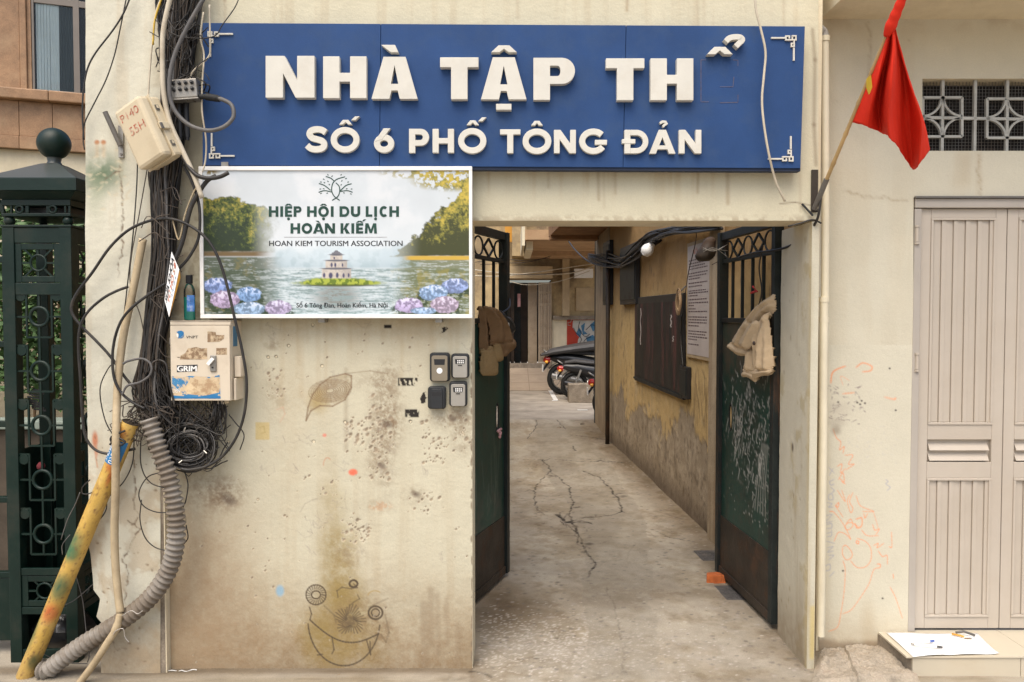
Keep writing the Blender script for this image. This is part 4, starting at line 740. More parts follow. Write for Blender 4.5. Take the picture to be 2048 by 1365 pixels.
for (x, y, a) in ((925, 140, .6), (955, 108, 1), (985, 118, -.8), (905, 160, .2), (930, 165, .4), (965, 178, .9), (900, 210, 0), (925, 208, .5), (955, 155, .7), (1050, 108, -.9), (1085, 135, -.5), (1055, 152, -.7), (1100, 160, -.3), (1125, 210, 0), (1090, 208, -.5), (1050, 180, -.8), (905, 242, -.4), (1120, 246, .3), (950, 240, -.3), (1070, 238, .3)):
    cx_, cy_ = pt(x, y); stroke(mb, [(cx_ - 1.6 * math.cos(a), cy_ - 1.6 * math.sin(a)), (cx_, cy_), (cx_ + 1.6 * math.cos(a), cy_ + 1.6 * math.sin(a))], 1.7, yl, yl + .0006)
build(mb, 'tree_logo', M['inkgreen'], tb)
mb = MB(); stroke(mb, [Z(640, 556), Z(1380, 556)], .5, yl, yl + .0006); build(mb, 'divider_line', M['inkgrey'], tb)
# ================================================================= NEIGHBOUR HOUSE (right)
YN = .2
hx0 = P(1640, 700, YN).x; hx1 = 4.6; wxe = 3.14; wz1 = P(1850, 157, YN).z; wz0 = P(1850, 303, YN).z; wx0 = P(1844, 230, YN).x
dx0 = P(1822, 800, YN).x; dz1 = P(1900, 396, YN).z; zs = .112; soz = P(1850, 40, YN).z
house = thing('neighbour_house', 'cream plastered house front with taupe steel door right of the gateway', 'house', (2.4, .4, 0))
hb = MB(); hb.box(hx0, dx0, YN + .006, .55, 0, dz1); hb.box(hx0, wx0, YN + .006, .55, dz1, wz1); hb.box(wx0, hx1, YN + .006, .55, dz1, wz0); hb.box(hx0, hx1, YN + .006, .55, wz1, soz + .6); xd1 = P(1824, 800, .195).x + .038 + 3 * .439 + .036; hb.box(xd1, hx1, YN + .006, .55, 0, dz1); hb.box(wxe, hx1, YN + .006, .55, wz0, wz1); build(hb, 'wall_core', M['plaster'], house)
# painted wall face with children's scribbles
n_ = Canvas(1638, 690, 1829, 1306, 1.5); xs, ys = n_.X, n_.Y; nA = n_.n(150, 201); nB = n_.n(40, 202); nC = n_.n(9, 203, 3); st = n_.n(60, 204, 5, 6, .4)
NC = np.array([.63, .59, .465]); n_.c[:] = NC * (.96 + .06 * nA + .03 * nB)[..., None]
n_.mix(ss(ys + 60 * (nA - .5), 1190, 1300) * (.35 + .4 * nC) * .7, (.50, .385, .24)); n_.mix((1 - ss(xs, 1645, 1670)) * ss(st, .35, .6) * .4, (.5, .4, .24)); n_.mix(n_.ell(1735, 1250, 13, 45, .8) * .3, (.45, .34, .2)); n_.mix(ss(ys + 20 * nB, 1282, 1300) * .8, (.30, .22, .14))
org = (.80, .33, .17); gry = (.42, .41, .44)
z3 = lambda pts: [(1620 + x / 2.273, 700 + y / 2.273) for x, y in pts]
def sc(pts, col=org, w=1.6, a=.52, k_=4): n_.line(sp(z3(pts), k_), w, col, a)
sc([(150, 960), (160, 1000), (155, 1100), (140, 1200), (125, 1260), (85, 1280)]); sc([(150, 1200), (190, 1180), (240, 1110), (270, 1060), (290, 1000), (318, 990), (318, 975), (305, 975)]); sc([(185, 960), (215, 990), (255, 985), (278, 950), (275, 900), (250, 870), (215, 858)]); sc([(150, 895), (165, 890), (190, 920), (188, 945), (165, 955), (148, 930), (148, 900)]); sc([(212, 868), (222, 872), (220, 882), (211, 878), (212, 868)])
sc([(90, 735), (110, 740), (150, 790), (185, 860), (165, 840), (130, 830), (110, 870)]); sc([(115, 710), (130, 695), (128, 715), (118, 712), (150, 760)]); sc([(180, 660), (170, 690), (185, 740), (195, 720), (180, 690), (195, 650)]); sc([(165, 790), (185, 770), (195, 800), (170, 820), (160, 800), (185, 785), (220, 805)]); sc([(210, 770), (235, 765), (235, 800), (215, 810), (205, 790)], w=2.4); sc([(210, 665), (230, 710), (290, 735), (240, 735)]); sc([(245, 745), (250, 765), (262, 745)]); sc([(235, 820), (260, 845), (310, 845)]); sc([(285, 795), (295, 820), (315, 815), (300, 840)]); sc([(290, 890), (310, 880), (305, 900), (335, 880)]); sc([(310, 915), (330, 940), (350, 935), (352, 975)]); sc([(370, 830), (372, 895), (360, 895)]); sc([(378, 1020), (380, 1040)]); sc([(365, 1080), (390, 1130), (420, 1220)]); sc([(290, 740), (310, 810)], a=.4)
sc([(105, 360), (120, 400), (140, 420), (135, 455), (155, 440), (150, 470)]); sc([(160, 480), (195, 480), (175, 520), (200, 520), (165, 545)]); sc([(125, 530), (145, 520), (140, 560), (160, 540)]); sc([(130, 590), (150, 560), (155, 600), (135, 585)]); sc([(145, 600), (160, 610)]); sc([(95, 150), (100, 110), (120, 90), (160, 75)], a=.55, w=3); sc([(210, 80), (240, 60), (280, 75), (275, 95), (240, 100)], a=.45, w=3); sc([(150, 200), (200, 195)], a=.4, w=3); sc([(340, 215), (380, 225), (390, 220)], a=.25, w=4); sc([(125, 640), (160, 690), (145, 640)], a=.5); sc([(180, 140), (140, 120), (150, 160)], a=.3)
for pts in ([(85, 535), (110, 560)], [(105, 540), (88, 570)], [(110, 590), (90, 600), (95, 615), (110, 610)], [(95, 625), (110, 640), (100, 650)], [(85, 660), (100, 655), (105, 680), (85, 680), (85, 662)], [(80, 695), (100, 700), (85, 715), (105, 715)], [(70, 755), (100, 750), (70, 785), (100, 780)], [(75, 795), (98, 790), (98, 810), (78, 812)], [(78, 835), (95, 830)], [(80, 850), (98, 845), (98, 820)], [(75, 870), (110, 880)], [(80, 900), (105, 895), (80, 920), (105, 915)], [(85, 935), (108, 935), (85, 955)], [(65, 985), (90, 975), (90, 1000), (70, 1005)], [(90, 1030), (110, 1010)], [(345, 590), (355, 600), (345, 610), (365, 625), (350, 640)]): sc(pts, gry, 1.7, .55, 3)
for k_ in range(40):
    x = RNG.uniform(80, 260); y = RNG.uniform(160, 340); sc([(x, y), (x + RNG.uniform(-14, 14), y + RNG.uniform(-14, 14)), (x + RNG.uniform(-18, 18), y + RNG.uniform(-8, 8))], (.33, .28, .25), 1.4, .35, 3)
for k_ in range(40):
    x = RNG.uniform(160, 400); y = RNG.uniform(330, 520); sc([(x, y), (x + RNG.uniform(-14, 14), y + RNG.uniform(-14, 14))], (.5, .48, .46), 1.3, .2, 2)
for (x, y) in ((128, 238), (215, 240), (235, 232), (250, 243), (228, 248), (390, 275), (362, 85), (330, 1130), (150, 1005)): n_.spot(*z3([(x, y)])[0], 2.2, 2, (.06, .05, .05), .85)
n_.mix(n_.ell(*z3([(118, 365)])[0], 9, 9, .8) * .6, (.25, .2, .15)); n_.mix(n_.ell(*z3([(120, 330)])[0], 18, 8, .8) * .35, (.3, .25, .2)); n_.mix(n_.ell(*z3([(130, 270)])[0], 22, 14, .9) * .25, (.4, .34, .28))
n_.h += (nA - .5) * .004; n_.h *= np.minimum(ss(xs, 1638, 1648), 1 - ss(xs, 1818, 1829)) * ss(ys, 690, 700)
n_.mesh(planeY(YN), 'painted_wall_face', M['wall'], house)
n2c = Canvas(1638, 36, 2560, 690, 4.5); xs, ys = n2c.X, n2c.Y; nA = n2c.n(200, 211); nB = n2c.n(40, 212); st = n2c.n(80, 213, 5, 5, .5); n2c.c[:] = NC * (.96 + .07 * nA + .03 * nB)[..., None]; n2c.mix((1 - ss(xs, 1645, 1680)) * ss(st, .4, .65) * .35, (.5, .4, .24)); n2c.mix((1 - ss(ys, 40, 75)) * ss(nB, .4, .65) * .4, (.45, .36, .24))
for k_ in range(16): n2c.spot(RNG.uniform(1650, 2048), RNG.uniform(45, 390), RNG.uniform(1, 2), RNG.uniform(1, 2), (.4, .33, .24), .45)
n2c.mix(ss(st, .5, .72) * .22 * (.3 + nB), (.52, .43, .29)); n2c.mix(n2c.rect(1850, 305, 2270, 372, 14) * ss(st, .45, .7) * .35, (.48, .39, .26))
for pts in ([(1735, 42), (1742, 90), (1738, 150), (1746, 205)], [(1960, 305), (1957, 345), (1962, 392)], [(1690, 380), (1720, 392), (1760, 396), (1815, 402)]): n2c.line([(x + RNG.randn() * 2, y + RNG.randn() * 2) for x, y in sp(pts, 6)], 1.2, (.36, .28, .18), .45)
Zf = lambda y: P(1850, y, YN).z
n2c.mesh(planeY(YN), 'upper_house_face', M['wall'], house, keep=lambda X, Y: ~((X > 1844) & (X < 2274) & (Y > 156) & (Y < 304)) & ~((X > 1829) & (Y > 395)))
# canopy slab
b = MB(); b.box(hx0 - .02, hx1, -.38, YN + .3, soz + .002, soz + .14); build(b, 'canopy_slab', M['plaster'], house)
# transom window: recess, dark room, wire mesh, ornamental grille
win = MB(); win.box(wx0, wxe, .33, .34, wz0, wz1); winr = build(win, 'window', M['dark'], house)
mb = MB(); mb.box(wx0, wxe, .205, .33, wz0 - .012, wz0 - .001); build(mb, 'sill', M['plaster'], winr)
mb = MB(); sxm = P(1844, 230, .26).x
nxw = int((wxe - wx0) / .0165)
for i in range(nxw): x = wx0 + .004 + i * .0165; mb.box(x - .0008, x + .0008, .262, .2636, wz0, wz1)
for i in range(int((wz1 - wz0) / .0165)): z = wz0 + .008 + i * .0165; mb.box(wx0, wxe, .264, .2656, z - .0008, z + .0008)
build(mb, 'wire_mesh', M['darkmetal'], winr, kind='stuff')
YG = .232
def gb(mb, a, b_, w=.014): pa, pb = P(*a, YG), P(*b_, YG); mb.bar(pa, pb, w, .016, up=(0, 1, 0))
mb = MB()
for x in (1885, 1950, 2014, 2080, 2142, 2206): gb(mb, (x, 158), (x - 2, 303))
gb(mb, (1844, 236), (2262, 243)); build(mb, 'grille_bars', M['silver'], winr)
for cx_ in (1884, 2012, 2141):
    mb = MB(); cy_ = 235 + (cx_ - 1884) * .02; r = 39
    for a, b_ in (((-r, -r), (r, -r)), ((r, -r), (r, r)), ((r, r), (-r, r)), ((-r, r), (-r, -r))): gb(mb, (cx_ + a[0], cy_ + a[1]), (cx_ + b_[0], cy_ + b_[1]), .012)
    for qx, qy in ((-1, -1), (1, -1), (1, 1), (-1, 1)):
        pts = [(cx_ + qx * (r - 37 * math.cos(t)), cy_ + qy * (r - 37 * math.sin(t))) for t in np.linspace(0, math.pi / 2, 9)]
        for a, b_ in zip(pts[:-1], pts[1:]): gb(mb, a, b_, .010)
    build(mb, 'grille_motif', M['silver'], winr)
# door
door = thing('steel_door', 'taupe painted folding steel door with vertical slats above the tiled step', 'door', (P(2000, 1262, .235).x, .26, zs))
YD = .215
def db(name, px0, py0, px1, py1, y0, y1, m='greydoor', parent=None, bev=.002):
    cx_, cy_ = (px0 + px1) / 2, (py0 + py1) / 2; mb = MB(); mb.box(P(px0, cy_, y0).x, P(px1, cy_, y0).x, y0, y1, P(cx_, py1, y0).z, P(cx_, py0, y0).z); return build(mb, name, M[m], parent or door, bevel=bev)
fx = P(1824, 800, YD - .02).x
mb = MB(); mb.box(fx, fx + .035, YD - .018, .3, zs + .003, dz1 - .055); build(mb, 'door_frame', M['greyframe'], door, bevel=.003)
mb = MB(); mb.box(fx, xd1, YD - .02, .3, dz1 - .05, dz1 - .004); build(mb, 'door_frame', M['greyframe'], door, bevel=.003); mb = MB(); mb.box(xd1 - .035, xd1 + .001, YD - .018, .3, zs + .003, dz1 - .055); build(mb, 'door_frame', M['greyframe'], door, bevel=.003)
mb = MB(); mb.box(fx - .004, xd1 + .004, YD - .035, .2, dz1 - .003, dz1 + .006); build(mb, 'drip_edge', M['darkmetal'], door)
lz0, lz1 = zs + .012, dz1 - .053; lx = fx + .038; lw = .435
zt = lambda y: P(1930, y, YD).z
for li in range(3):
    x0_ = lx + li * (lw + .004); mb = MB(); mb.box(x0_, x0_ + lw, YD + .028, YD + .04, lz0, lz1); leafd = build(mb, 'door_leaf', M['greydoor'], door)
    s_ = .055; yy0, yy1 = YD + .004, YD + .0275
    zb = [lz0, zt(1235), zt(957), zt(925), zt(880), zt(850), zt(436), lz1]
    for (a, b_, c_, d_) in ((x0_, x0_ + s_, lz0, lz1), (x0_ + lw - s_, x0_ + lw, lz0, lz1), (x0_ + s_ + .0005, x0_ + lw - s_ - .0005, zb[0], zb[1]), (x0_ + s_ + .0005, x0_ + lw - s_ - .0005, zb[2], zb[3]), (x0_ + s_ + .0005, x0_ + lw - s_ - .0005, zb[4], zb[5]), (x0_ + s_ + .0005, x0_ + lw - s_ - .0005, zb[6], zb[7])):
        mb = MB(); mb.box(a, b_, yy0, yy1, c_, d_); build(mb, 'leaf_rail', M['greydoor'], leafd, bevel=.0025)
    for (za, zc) in ((zb[1], zb[2]), (zb[5], zb[6])):
        ia, ib = x0_ + s_, x0_ + lw - s_
        for (a, b_, c_, d_) in ((ia, ib, za, za + .012), (ia, ib, zc - .012, zc), (ia, ia + .012, za + .0125, zc - .0125), (ib - .012, ib, za + .0125, zc - .0125)):
            mb = MB(); mb.box(a, b_, yy0 - .006, yy1 - .001, c_, d_); build(mb, 'moulding', M['greydoor'], leafd, bevel=.002)
        wv = (ib - ia - .024) / 5
        for i in range(5):
            mb = MB(); xa = ia + .012 + i * wv; mb.add([(xa + .006, yy0 + .006, za + .0125), (xa + wv * .72, yy0 + .010, za + .0125), (xa + wv * .72, yy1, za + .0125), (xa + .006, yy1, za + .0125), (xa + .006, yy0 + .006, zc - .0125), (xa + wv * .72, yy0 + .010, zc - .0125), (xa + wv * .72, yy1, zc - .0125), (xa + .006, yy1, zc - .0125)], [(0,3,2,1),(4,5,6,7),(0,1,5,4),(1,2,6,5),(2,3,7,6),(3,0,4,7)])
            mb.box(xa + wv * .74, xa + wv + .005, yy0 + .002, yy1, za + .0125, zc - .0125); build(mb, 'slat', M['greydoor'], leafd, bevel=.002)
    for i in range(2):
        za = zb[3] + .008 + i * (zb[4] - zb[3] - .01) / 2; mb = MB(); mb.add([(x0_ + s_ + .012, yy0 - .002, za), (x0_ + lw - s_ - .012, yy0 - .002, za), (x0_ + lw - s_ - .012, yy1, za + .036), (x0_ + s_ + .012, yy1, za + .036), (x0_ + s_ + .012, yy1, za), (x0_ + lw - s_ - .012, yy1, za)], [(0,1,2,3),(0,4,5,1),(0,3,4),(1,5,2)]); build(mb, 'louvre', M['greydoor'], leafd)
for py in (470, 725):
    mb = MB(); p = P(1834, py, YD - .02); mb.lathe([(.009, -.035), (.009, .035)], p, 10); mb.lathe([(.012, .037), (.012, .047)], p, 10); mb.lathe([(.012, -.047), (.012, -.037)], p, 10); build(mb, 'hinge', M['greydoor'], door, autos=40)
# step
step = thing('door_step', 'cream tiled doorstep with rough concrete side under the steel door', 'step', (2.6, .05, 0))
fy = -.085; s0 = P(1755, 1268, YN).x
b = MB(); b.add([(s0 + .035, fy + .012, 0), (hx1, fy + .012, 0), (hx1, YN, 0), (s0, YN, 0), (s0 + .035, fy + .012, zs - .010), (hx1, fy + .012, zs - .010), (hx1, YN, zs - .010), (s0, YN, zs - .010)], [(0,3,2,1),(4,5,6,7),(0,1,5,4),(1,2,6,5),(2,3,7,6),(3,0,4,7)]); build(b, 'core', M['concrete'], step)
xt = [s0 + .038, P(2042, 1340, fy).x, hx1]
for a, b_ in zip(xt[:-1], xt[1:]): mb = MB(); mb.box(a, b_ - .003, fy, fy + .0115, .004, zs - .012); build(mb, 'tile', M['tile'], step, bevel=.001)
for a, b_ in ((s0 + .004, s0 + .62), (s0 + .622, s0 + 1.25), (s0 + 1.252, hx1)): mb = MB(); mb.box(a, b_, fy - .006, YN + .03, zs - .0095, zs); build(mb, 'tile', M['tile'], step, bevel=.001)
mb = MB(); p = Vector((s0 + .022, .06, .03)); mb.torus(p, .012, .003, (1, 0, 0), 14, 6); mb.lathe([(.011, 0), (.011, .002)], p + Vector((-.001, 0, 0)), 12, (1, 0, 0)); build(mb, 'drain_spout', M['darkmetal'], step)
# things left on the step
q = [G(*a, zs + .003) for a in ((1772, 1266), (1955, 1268), (1998, 1309), (1826, 1314))]
mb = MB(); nn = 14; vv = []
for j_ in range(nn + 1):
    for i in range(nn + 1):
        u_, v_ = i / nn, j_ / nn; p = (q[0] * (1-u_) + q[1] * u_) * (1-v_) + (q[3] * (1-u_) + q[2] * u_) * v_
        vv.append(p + Vector((0, 0, .0015 + .002 * math.sin(u_ * 9 + v_ * 4) + (.006 * max(0, v_ - .8) * 5 * abs(math.sin(u_ * 7))))))
mb.add(vv, [(j_*(nn+1)+i, (j_+1)*(nn+1)+i, (j_+1)*(nn+1)+i+1, j_*(nn+1)+i+1) for j_ in range(nn) for i in range(nn)]); b0 = len(vv)
o = build(mb, 'poster_sheet', M['paper'], smooth=True, label='large white sheet of paper lying on the tiled doorstep', cat='paper'); m_ = o.modifiers.new('thick', 'SOLIDIFY'); m_.thickness = .0008
def pen_(a, b_, capm, label):
    a, b2 = G(*a, zs + .016), G(*b_, zs + .016); t = (b2 - a); th = thing('marker_pen', label, 'pen', (a + b2) / 2 - Vector((0, 0, .006)), 'pens on the paper')
    mb = MB(); mb.tube([a, a + t * .8], .0045, 10); build(mb, 'barrel', M['whiteframe'], th, autos=40); mb = MB(); mb.tube([a + t * .8, b2], [.0055, .005], 10); build(mb, 'cap', capm, th, autos=40)
    mb = MB(); mb.tube([a - t * .04, a], [.003, .0042], 8); build(mb, 'end_plug', M['metal'], th)
pen_((1824, 1288), (1868, 1282), mat('blue pen cap', (.06, .12, .38), .4), 'white marker pen with blue cap on the paper'); pen_((1828, 1289), (1885, 1295), M['seat'], 'white marker pen with dark grey cap on the paper')
gl = thing('eyeglasses', 'small amber and grey eyeglasses beside the paper on the doorstep', 'glasses', G(1930, 1274, zs + .002)); c0 = G(1932, 1273, zs + .012)
mb = MB(); mb.torus(c0 + Vector((.0, -.012, .0)), .022, .0035, (0, .5, 1), 18, 6, sz=.8); build(mb, 'rim', M['whiteframe'], gl, smooth=True); mb = MB(); mb.lathe([(.02, 0), (.019, .003)], c0 + Vector((0, -.012, 0)), 16, (0, .5, 1)); build(mb, 'lens', M['orangeglass'], gl)
mb = MB(); mb.tube([c0 + Vector((-.06, .02, .004)), c0 + Vector((-.03, .0, .004)), c0 + Vector((-.012, -.02, .002))], .005, 8); build(mb, 'temple', M['orangeboard'], gl, smooth=True); mb = MB(); mb.tube([c0 + Vector((-.04, .018, .012)), c0 + Vector((0, .022, .016)), c0 + Vector((.045, .0, .004))], .006, 8); build(mb, 'temple', M['darkmetal'], gl, smooth=True)
# broken concrete lump beside the step
vv = []; rr = random.Random(4); q0 = [G(*a) for a in ((1618, 1325), (1700, 1296), (1752, 1285), (1800, 1340), (1800, 1400), (1615, 1400))]
lc = Canvas(0, 0, 1, 1, .018); fl = []
A_, B_, C_, D_ = G(1630, 1310), Vector((s0 + .01, YN - .005, 0)), Vector((s0 + .03, -.2, 0)), G(1612, 1395)
nn = lc.n(.3, 301, 5, rough=.75); V = []
for jj in range(lc.ny):
    for ii in range(lc.nx):
        u_, v_ = lc.xs[ii], lc.ys[jj]; p = (A_*(1-u_) + B_*u_)*(1-v_) + (D_*(1-u_) + C_*u_)*v_; e_ = min(1, min(u_, v_ * 2, 1 - v_) * 7 + (1 if u_ > .5 and v_ < .8 else 0)); e_ = min(1, max(0, min(u_ * 9, (1 - v_) * 6)))
        V.append((p.x + .012 * (nn[jj, ii] - .5), p.y, (.034 + .06 * (nn[jj, ii] - .5) + .012 * (u_ > .45)) * e_ + .002))
mb = MB(); mb.add(V, [(a*lc.nx+b_, (a+1)*lc.nx+b_, (a+1)*lc.nx+b_+1, a*lc.nx+b_+1) for a in range(lc.ny-1) for b_ in range(lc.nx-1)])
build(mb, 'concrete_slab', mat('pale rough concrete', (.42,.36,.28), .95, .3, 9, bump=.8, bsc=40, dirt=(.20,.15,.11), dsc=9, damt=.7, fine=(110,.3), spec=.1), label='broken lump of grey concrete between drainpipe and doorstep', cat='concrete')
# drainpipe down the corner
dp = thing('drainpipe', 'cream pvc drainpipe with grey upper elbow down the wall corner beside the gateway', 'pipe', P(1645, 1300, .05) * 1)
yd = .06; mb = MB(); mb.tube([P(1650, 76, yd), P(1651, 400, yd), P(1650, 604, yd)], .0185, 14); build(mb, 'pipe', M['pvc'], dp, autos=40)
mb = MB(); mb.tube([P(1648, 600, yd - .004), P(1646, 900, yd - .004), P(1641, 1272, yd - .004)], .0195, 14); build(mb, 'pipe', M['pvc'], dp, autos=40)
mb = MB(); mb.tube([P(1634, -60, yd - .02), P(1633, 30, yd - .02)], .016, 14); build(mb, 'pipe', M['pvcgrey'], dp, autos=40)
mb = MB(); mb.tube(cpath([(1633, 24), (1632, 44), (1634, 56), (1646, 64), (1650, 80)], [yd-.02, yd-.02, yd-.02, yd, yd]), [.026]*9 + [.022]*8 + [.021]*8, 14); build(mb, 'elbow', M['pvcgrey'], dp, smooth=True)
for py, r_ in ((78, .0225), (600, .0235), (640, .022)): mb = MB(); p = P(1650 - (py > 500) * 2, py, yd - .002 * (py > 500)); mb.lathe([(r_, -.012), (r_, .012)], p, 14); build(mb, 'collar', M['pvc'], dp, autos=40)
# thin grey pipe in the corner between pier and neighbour
# ================================================================= ALLEY
AP = Vector((1.60, .6, 0)); AD = Vector((-.045, 1, 0)).normalized(); AN = Vector((-1, -.045, 0)).normalized()      # right wall: point, run, face normal
def AW(px, py, off=0.0): return PL(px, py, AP + AN * off, AN)
def aw(s_, off, z): return AP + AD * s_ + AN * off + Vector((0, 0, z))
def asz(px, py, off=0.0): p = AW(px, py, off); return (p - AP).dot(AD), p.z
def abox(mb, s0_, s1_, o0, o1, z0, z1):
    V = [aw(s_, o, z) for z in (z0, z1) for s_, o in ((s0_, o0), (s1_, o0), (s1_, o1), (s0_, o1))]
    return mb.add(V, [(0,1,2,3),(7,6,5,4),(0,4,5,1),(1,5,6,2),(2,6,7,3),(3,7,4,0)])
SE = 6.5; ZT = 3.05
awall = thing('alley_wall', 'weathered ochre plaster wall along the right side of the alley', 'wall', aw(3, -.1, 0))
ac_ = Canvas(-.25, 0, SE, ZT, .0145); xs, ys = ac_.X, ac_.Y
nA = ac_.n(.9, 401); nB = ac_.n(.22, 402, 6, rough=.7); nC = ac_.n(.07, 403, 4, rough=.8); st = ac_.n(.25, 404, 5, 5, .3)
ac_.c[:] = np.array([.64, .455, .21]) * (.72 + .4 * nA + .22 * nB)[..., None]
ac_.mix(ss(st, .45, .75) * .25 * (.3 + nB), (.60, .47, .28)); ac_.mix(ss(st, .5, .75) * .35 * ss(nB, .4, .65), (.32, .21, .10)); ac_.mix(ss(nB, .52, .62) * ss(nA, .42, .6) * .5, (.62, .50, .31)); ac_.mix(ss(nC, .55, .75) * .3, (.34, .22, .1)); ac_.mix(ss(ys + .3 * (nB - .5), 1.6, 2.15) * .72, (.35, .20, .085))  # last mix: canopy shade along the wall top, painted into the colour
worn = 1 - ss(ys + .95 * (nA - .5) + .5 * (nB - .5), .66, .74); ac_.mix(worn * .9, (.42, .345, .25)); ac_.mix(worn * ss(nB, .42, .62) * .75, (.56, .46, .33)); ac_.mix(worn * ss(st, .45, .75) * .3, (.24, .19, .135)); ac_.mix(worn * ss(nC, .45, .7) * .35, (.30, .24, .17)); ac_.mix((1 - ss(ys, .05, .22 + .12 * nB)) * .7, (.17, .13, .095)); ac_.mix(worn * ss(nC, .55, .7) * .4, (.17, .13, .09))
ac_.h += (nA - .5) * .03 + (nB - .5) * .012 + (nC - .5) * .004 - worn * .006
for k_ in range(140): ac_.spot(RNG.uniform(0, SE), RNG.uniform(.1, 2.2), RNG.uniform(.008, .03), RNG.uniform(.01, .05), (.20, .145, .09), .6, .6)
for k_ in range(26): s_ = RNG.uniform(0, SE); z_ = RNG.uniform(.5, 2); ac_.line([(s_ + RNG.randn() * .02, z_ - .06 * i) for i in range(5)], .01, (.14, .1, .06), .5)
for k_ in range(20): s_ = RNG.uniform(1.3, 2.2); ac_.line([(s_, RNG.uniform(1.1, 1.3)), (s_ + RNG.uniform(-.2, .2), RNG.uniform(.75, 1.0))], .012, (.24, .16, .08), .5)
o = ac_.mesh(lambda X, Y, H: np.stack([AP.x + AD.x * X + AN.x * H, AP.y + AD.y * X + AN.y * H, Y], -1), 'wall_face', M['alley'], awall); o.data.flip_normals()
b = MB(); abox(b, -.25, SE, -.25, -.03, 0, 3.4); build(b, 'wall_core', M['brownplaster'], awall)
s1, _ = asz(1446, 800); s2, _ = asz(1424, 800); mb = MB(); abox(mb, s1, s2, -.01, .03, 0, 2.5); build(mb, 'pilaster', mat('pale limewashed pilaster', (.48,.38,.25), .95, .2, 5, bump=.5, bsc=30, dirt=(.24,.15,.08), dsc=4, damt=.8, dth=(.45,.62), streak=True, fine=(90,.2)), awall, bevel=.006)
mb = MB(); mb.box(1.302, 1.6, 7.0, 8.78, 0, 2.9); build(mb, 'end_pilaster', mat('grey brown pilaster', (.38,.29,.18), .95, .2, 4, bump=.4, bsc=30, dirt=(.2,.15,.1), dsc=2, damt=.8, streak=True), awall, bevel=.006)
mb = MB(); mb.box(1.292, 1.35, 8.781, 8.83, 0, 2.9); build(mb, 'corner_strip', M['gateiron'], awall)
# canopy over the right half of the alley, lower balcony slab behind it
zc1 = P(1100, 475, 8.6).z; xcl = P(1097, 475, 8.6).x
can = thing('alley_canopy', 'dark brown concrete canopy slab over the right half of the alley', 'canopy', (1.1, 5, zc1))
mb = MB(); mb.add([(xcl + .15, 5.4, zc1), (1.5, 5.4, zc1), (1.3, 8.6, zc1), (xcl, 8.6, zc1), (xcl + .15, 5.4, zc1 + .16), (1.5, 5.4, zc1 + .16), (1.3, 8.6, zc1 + .16), (xcl, 8.6, zc1 + .16)], [(0,3,2,1),(4,5,6,7),(0,1,5,4),(1,2,6,5),(2,3,7,6),(3,0,4,7)]); build(mb, 'slab', M['darkplaster'], can)
mb = MB(); mb.box(xcl + .01, 1.29, 8.3, 8.598, zc1 - .06, zc1 - .002); build(mb, 'edge_beam', M['darkplaster'], can)
# left alley building, mostly behind the left gate leaf
lb = thing('alley_building', 'shaded plaster side wall of the building left of the alley', 'building', (-1.2, 5, 0))
mb = MB(); mb.add([(-.42, .62, 0), (-1.05, 15, 0), (-1.6, 15, 0), (-1.6, .62, 0), (-.42, .62, 3.0), (-1.05, 15, 3.0), (-1.6, 15, 3.0), (-1.6, .62, 3.0)], [(0,3,2,1),(4,5,6,7),(0,1,5,4),(1,2,6,5),(2,3,7,6),(3,0,4,7)]); build(mb, 'wall', M['courtwall'], lb)
mb = MB(); mb.box(-1.6, XL - .17, TH + .001, .62, 0, 2.6); build(mb, 'gate_post_wall', M['brownplaster'], lb)
# ---- things on the right alley wall
def aobj(name, label, cat, parts, group=None, bev=.004):
    s_ = [p for p in parts]; t0 = s_[0]; th = thing(name, label, cat, aw((t0[1] + t0[2]) / 2, t0[3], t0[5]), group)
    for (nm, a, b_, o0, o1, z0, z1, m) in parts: mb = MB(); abox(mb, a, b_, o0, o1, z0, z1); build(mb, nm, M[m], th, bevel=bev)
    return th
bs0, bz = asz(1366, 694, .03); bs1, _ = asz(1269, 694, .03); zt_ = asz(1366, 586, .03)[1]; zb_ = asz(1366, 801, .03)[1]
bb = aobj('blackboard', 'old blackboard with worn chalky surface hung on the ochre alley wall', 'blackboard', [('frame', bs0, bs1, .002, .03, zb_, zt_, 'black')])
mb = MB(); abox(mb, bs0 + .03, bs1 - .03, .0305, .033, zb_ + .06, zt_ - .07); build(mb, 'writing_surface', M['board'], bb)
mb = MB(); abox(mb, bs0, bs1, .0305, .042, zb_ + .02, zb_ + .04); build(mb, 'chalk_ledge', M['gateiron'], bb)
for (px_, py0_, py1_) in ((1277, 617, 690), (1337, 630, 655), (1341, 672, 684)):
    s_, za = asz(px_, py1_, .055); zb2 = asz(px_, py0_, .055)[1]; mb = MB(); pts = [aw(s_ + .02 * math.sin(i * 2.1), .0345, za + (zb2 - za) * i / 6) for i in range(7)]
    ww = .035; V = []; [V.extend((p - AD * ww * (.3 + .7 * abs(math.sin(i * 1.3 + 1))), p + AD * ww * .3)) for i, p in enumerate(pts)]; mb.add(V, [(2*i, 2*i+2, 2*i+3, 2*i+1) for i in range(6)]); build(mb, 'torn_paper', M['notice'], bb)
ns0, _ = asz(1421, 600, .02); ns1, _ = asz(1373, 600, .02); nz1 = asz(1422, 472, .02)[1]; nz0 = asz(1420, 724, .02)[1]
nb = aobj('notice_board', 'tall framed notice with printed lines on the alley wall', 'notice board', [('frame', ns0, ns1, .001, .018, nz0, nz1, 'wood')])
mb = MB(); abox(mb, ns0 + .03, ns1 - .03, .0185, .0200, nz0 + .03, nz1 - .03); build(mb, 'sheet', M['notice'], nb)
nw = ns1 - ns0 - .06
nm_ = lambda u_, v_, l: aw(ns1 - .03 - u_ * nw, .0206, nz1 - .03 - v_ * (nz1 - nz0 - .06))
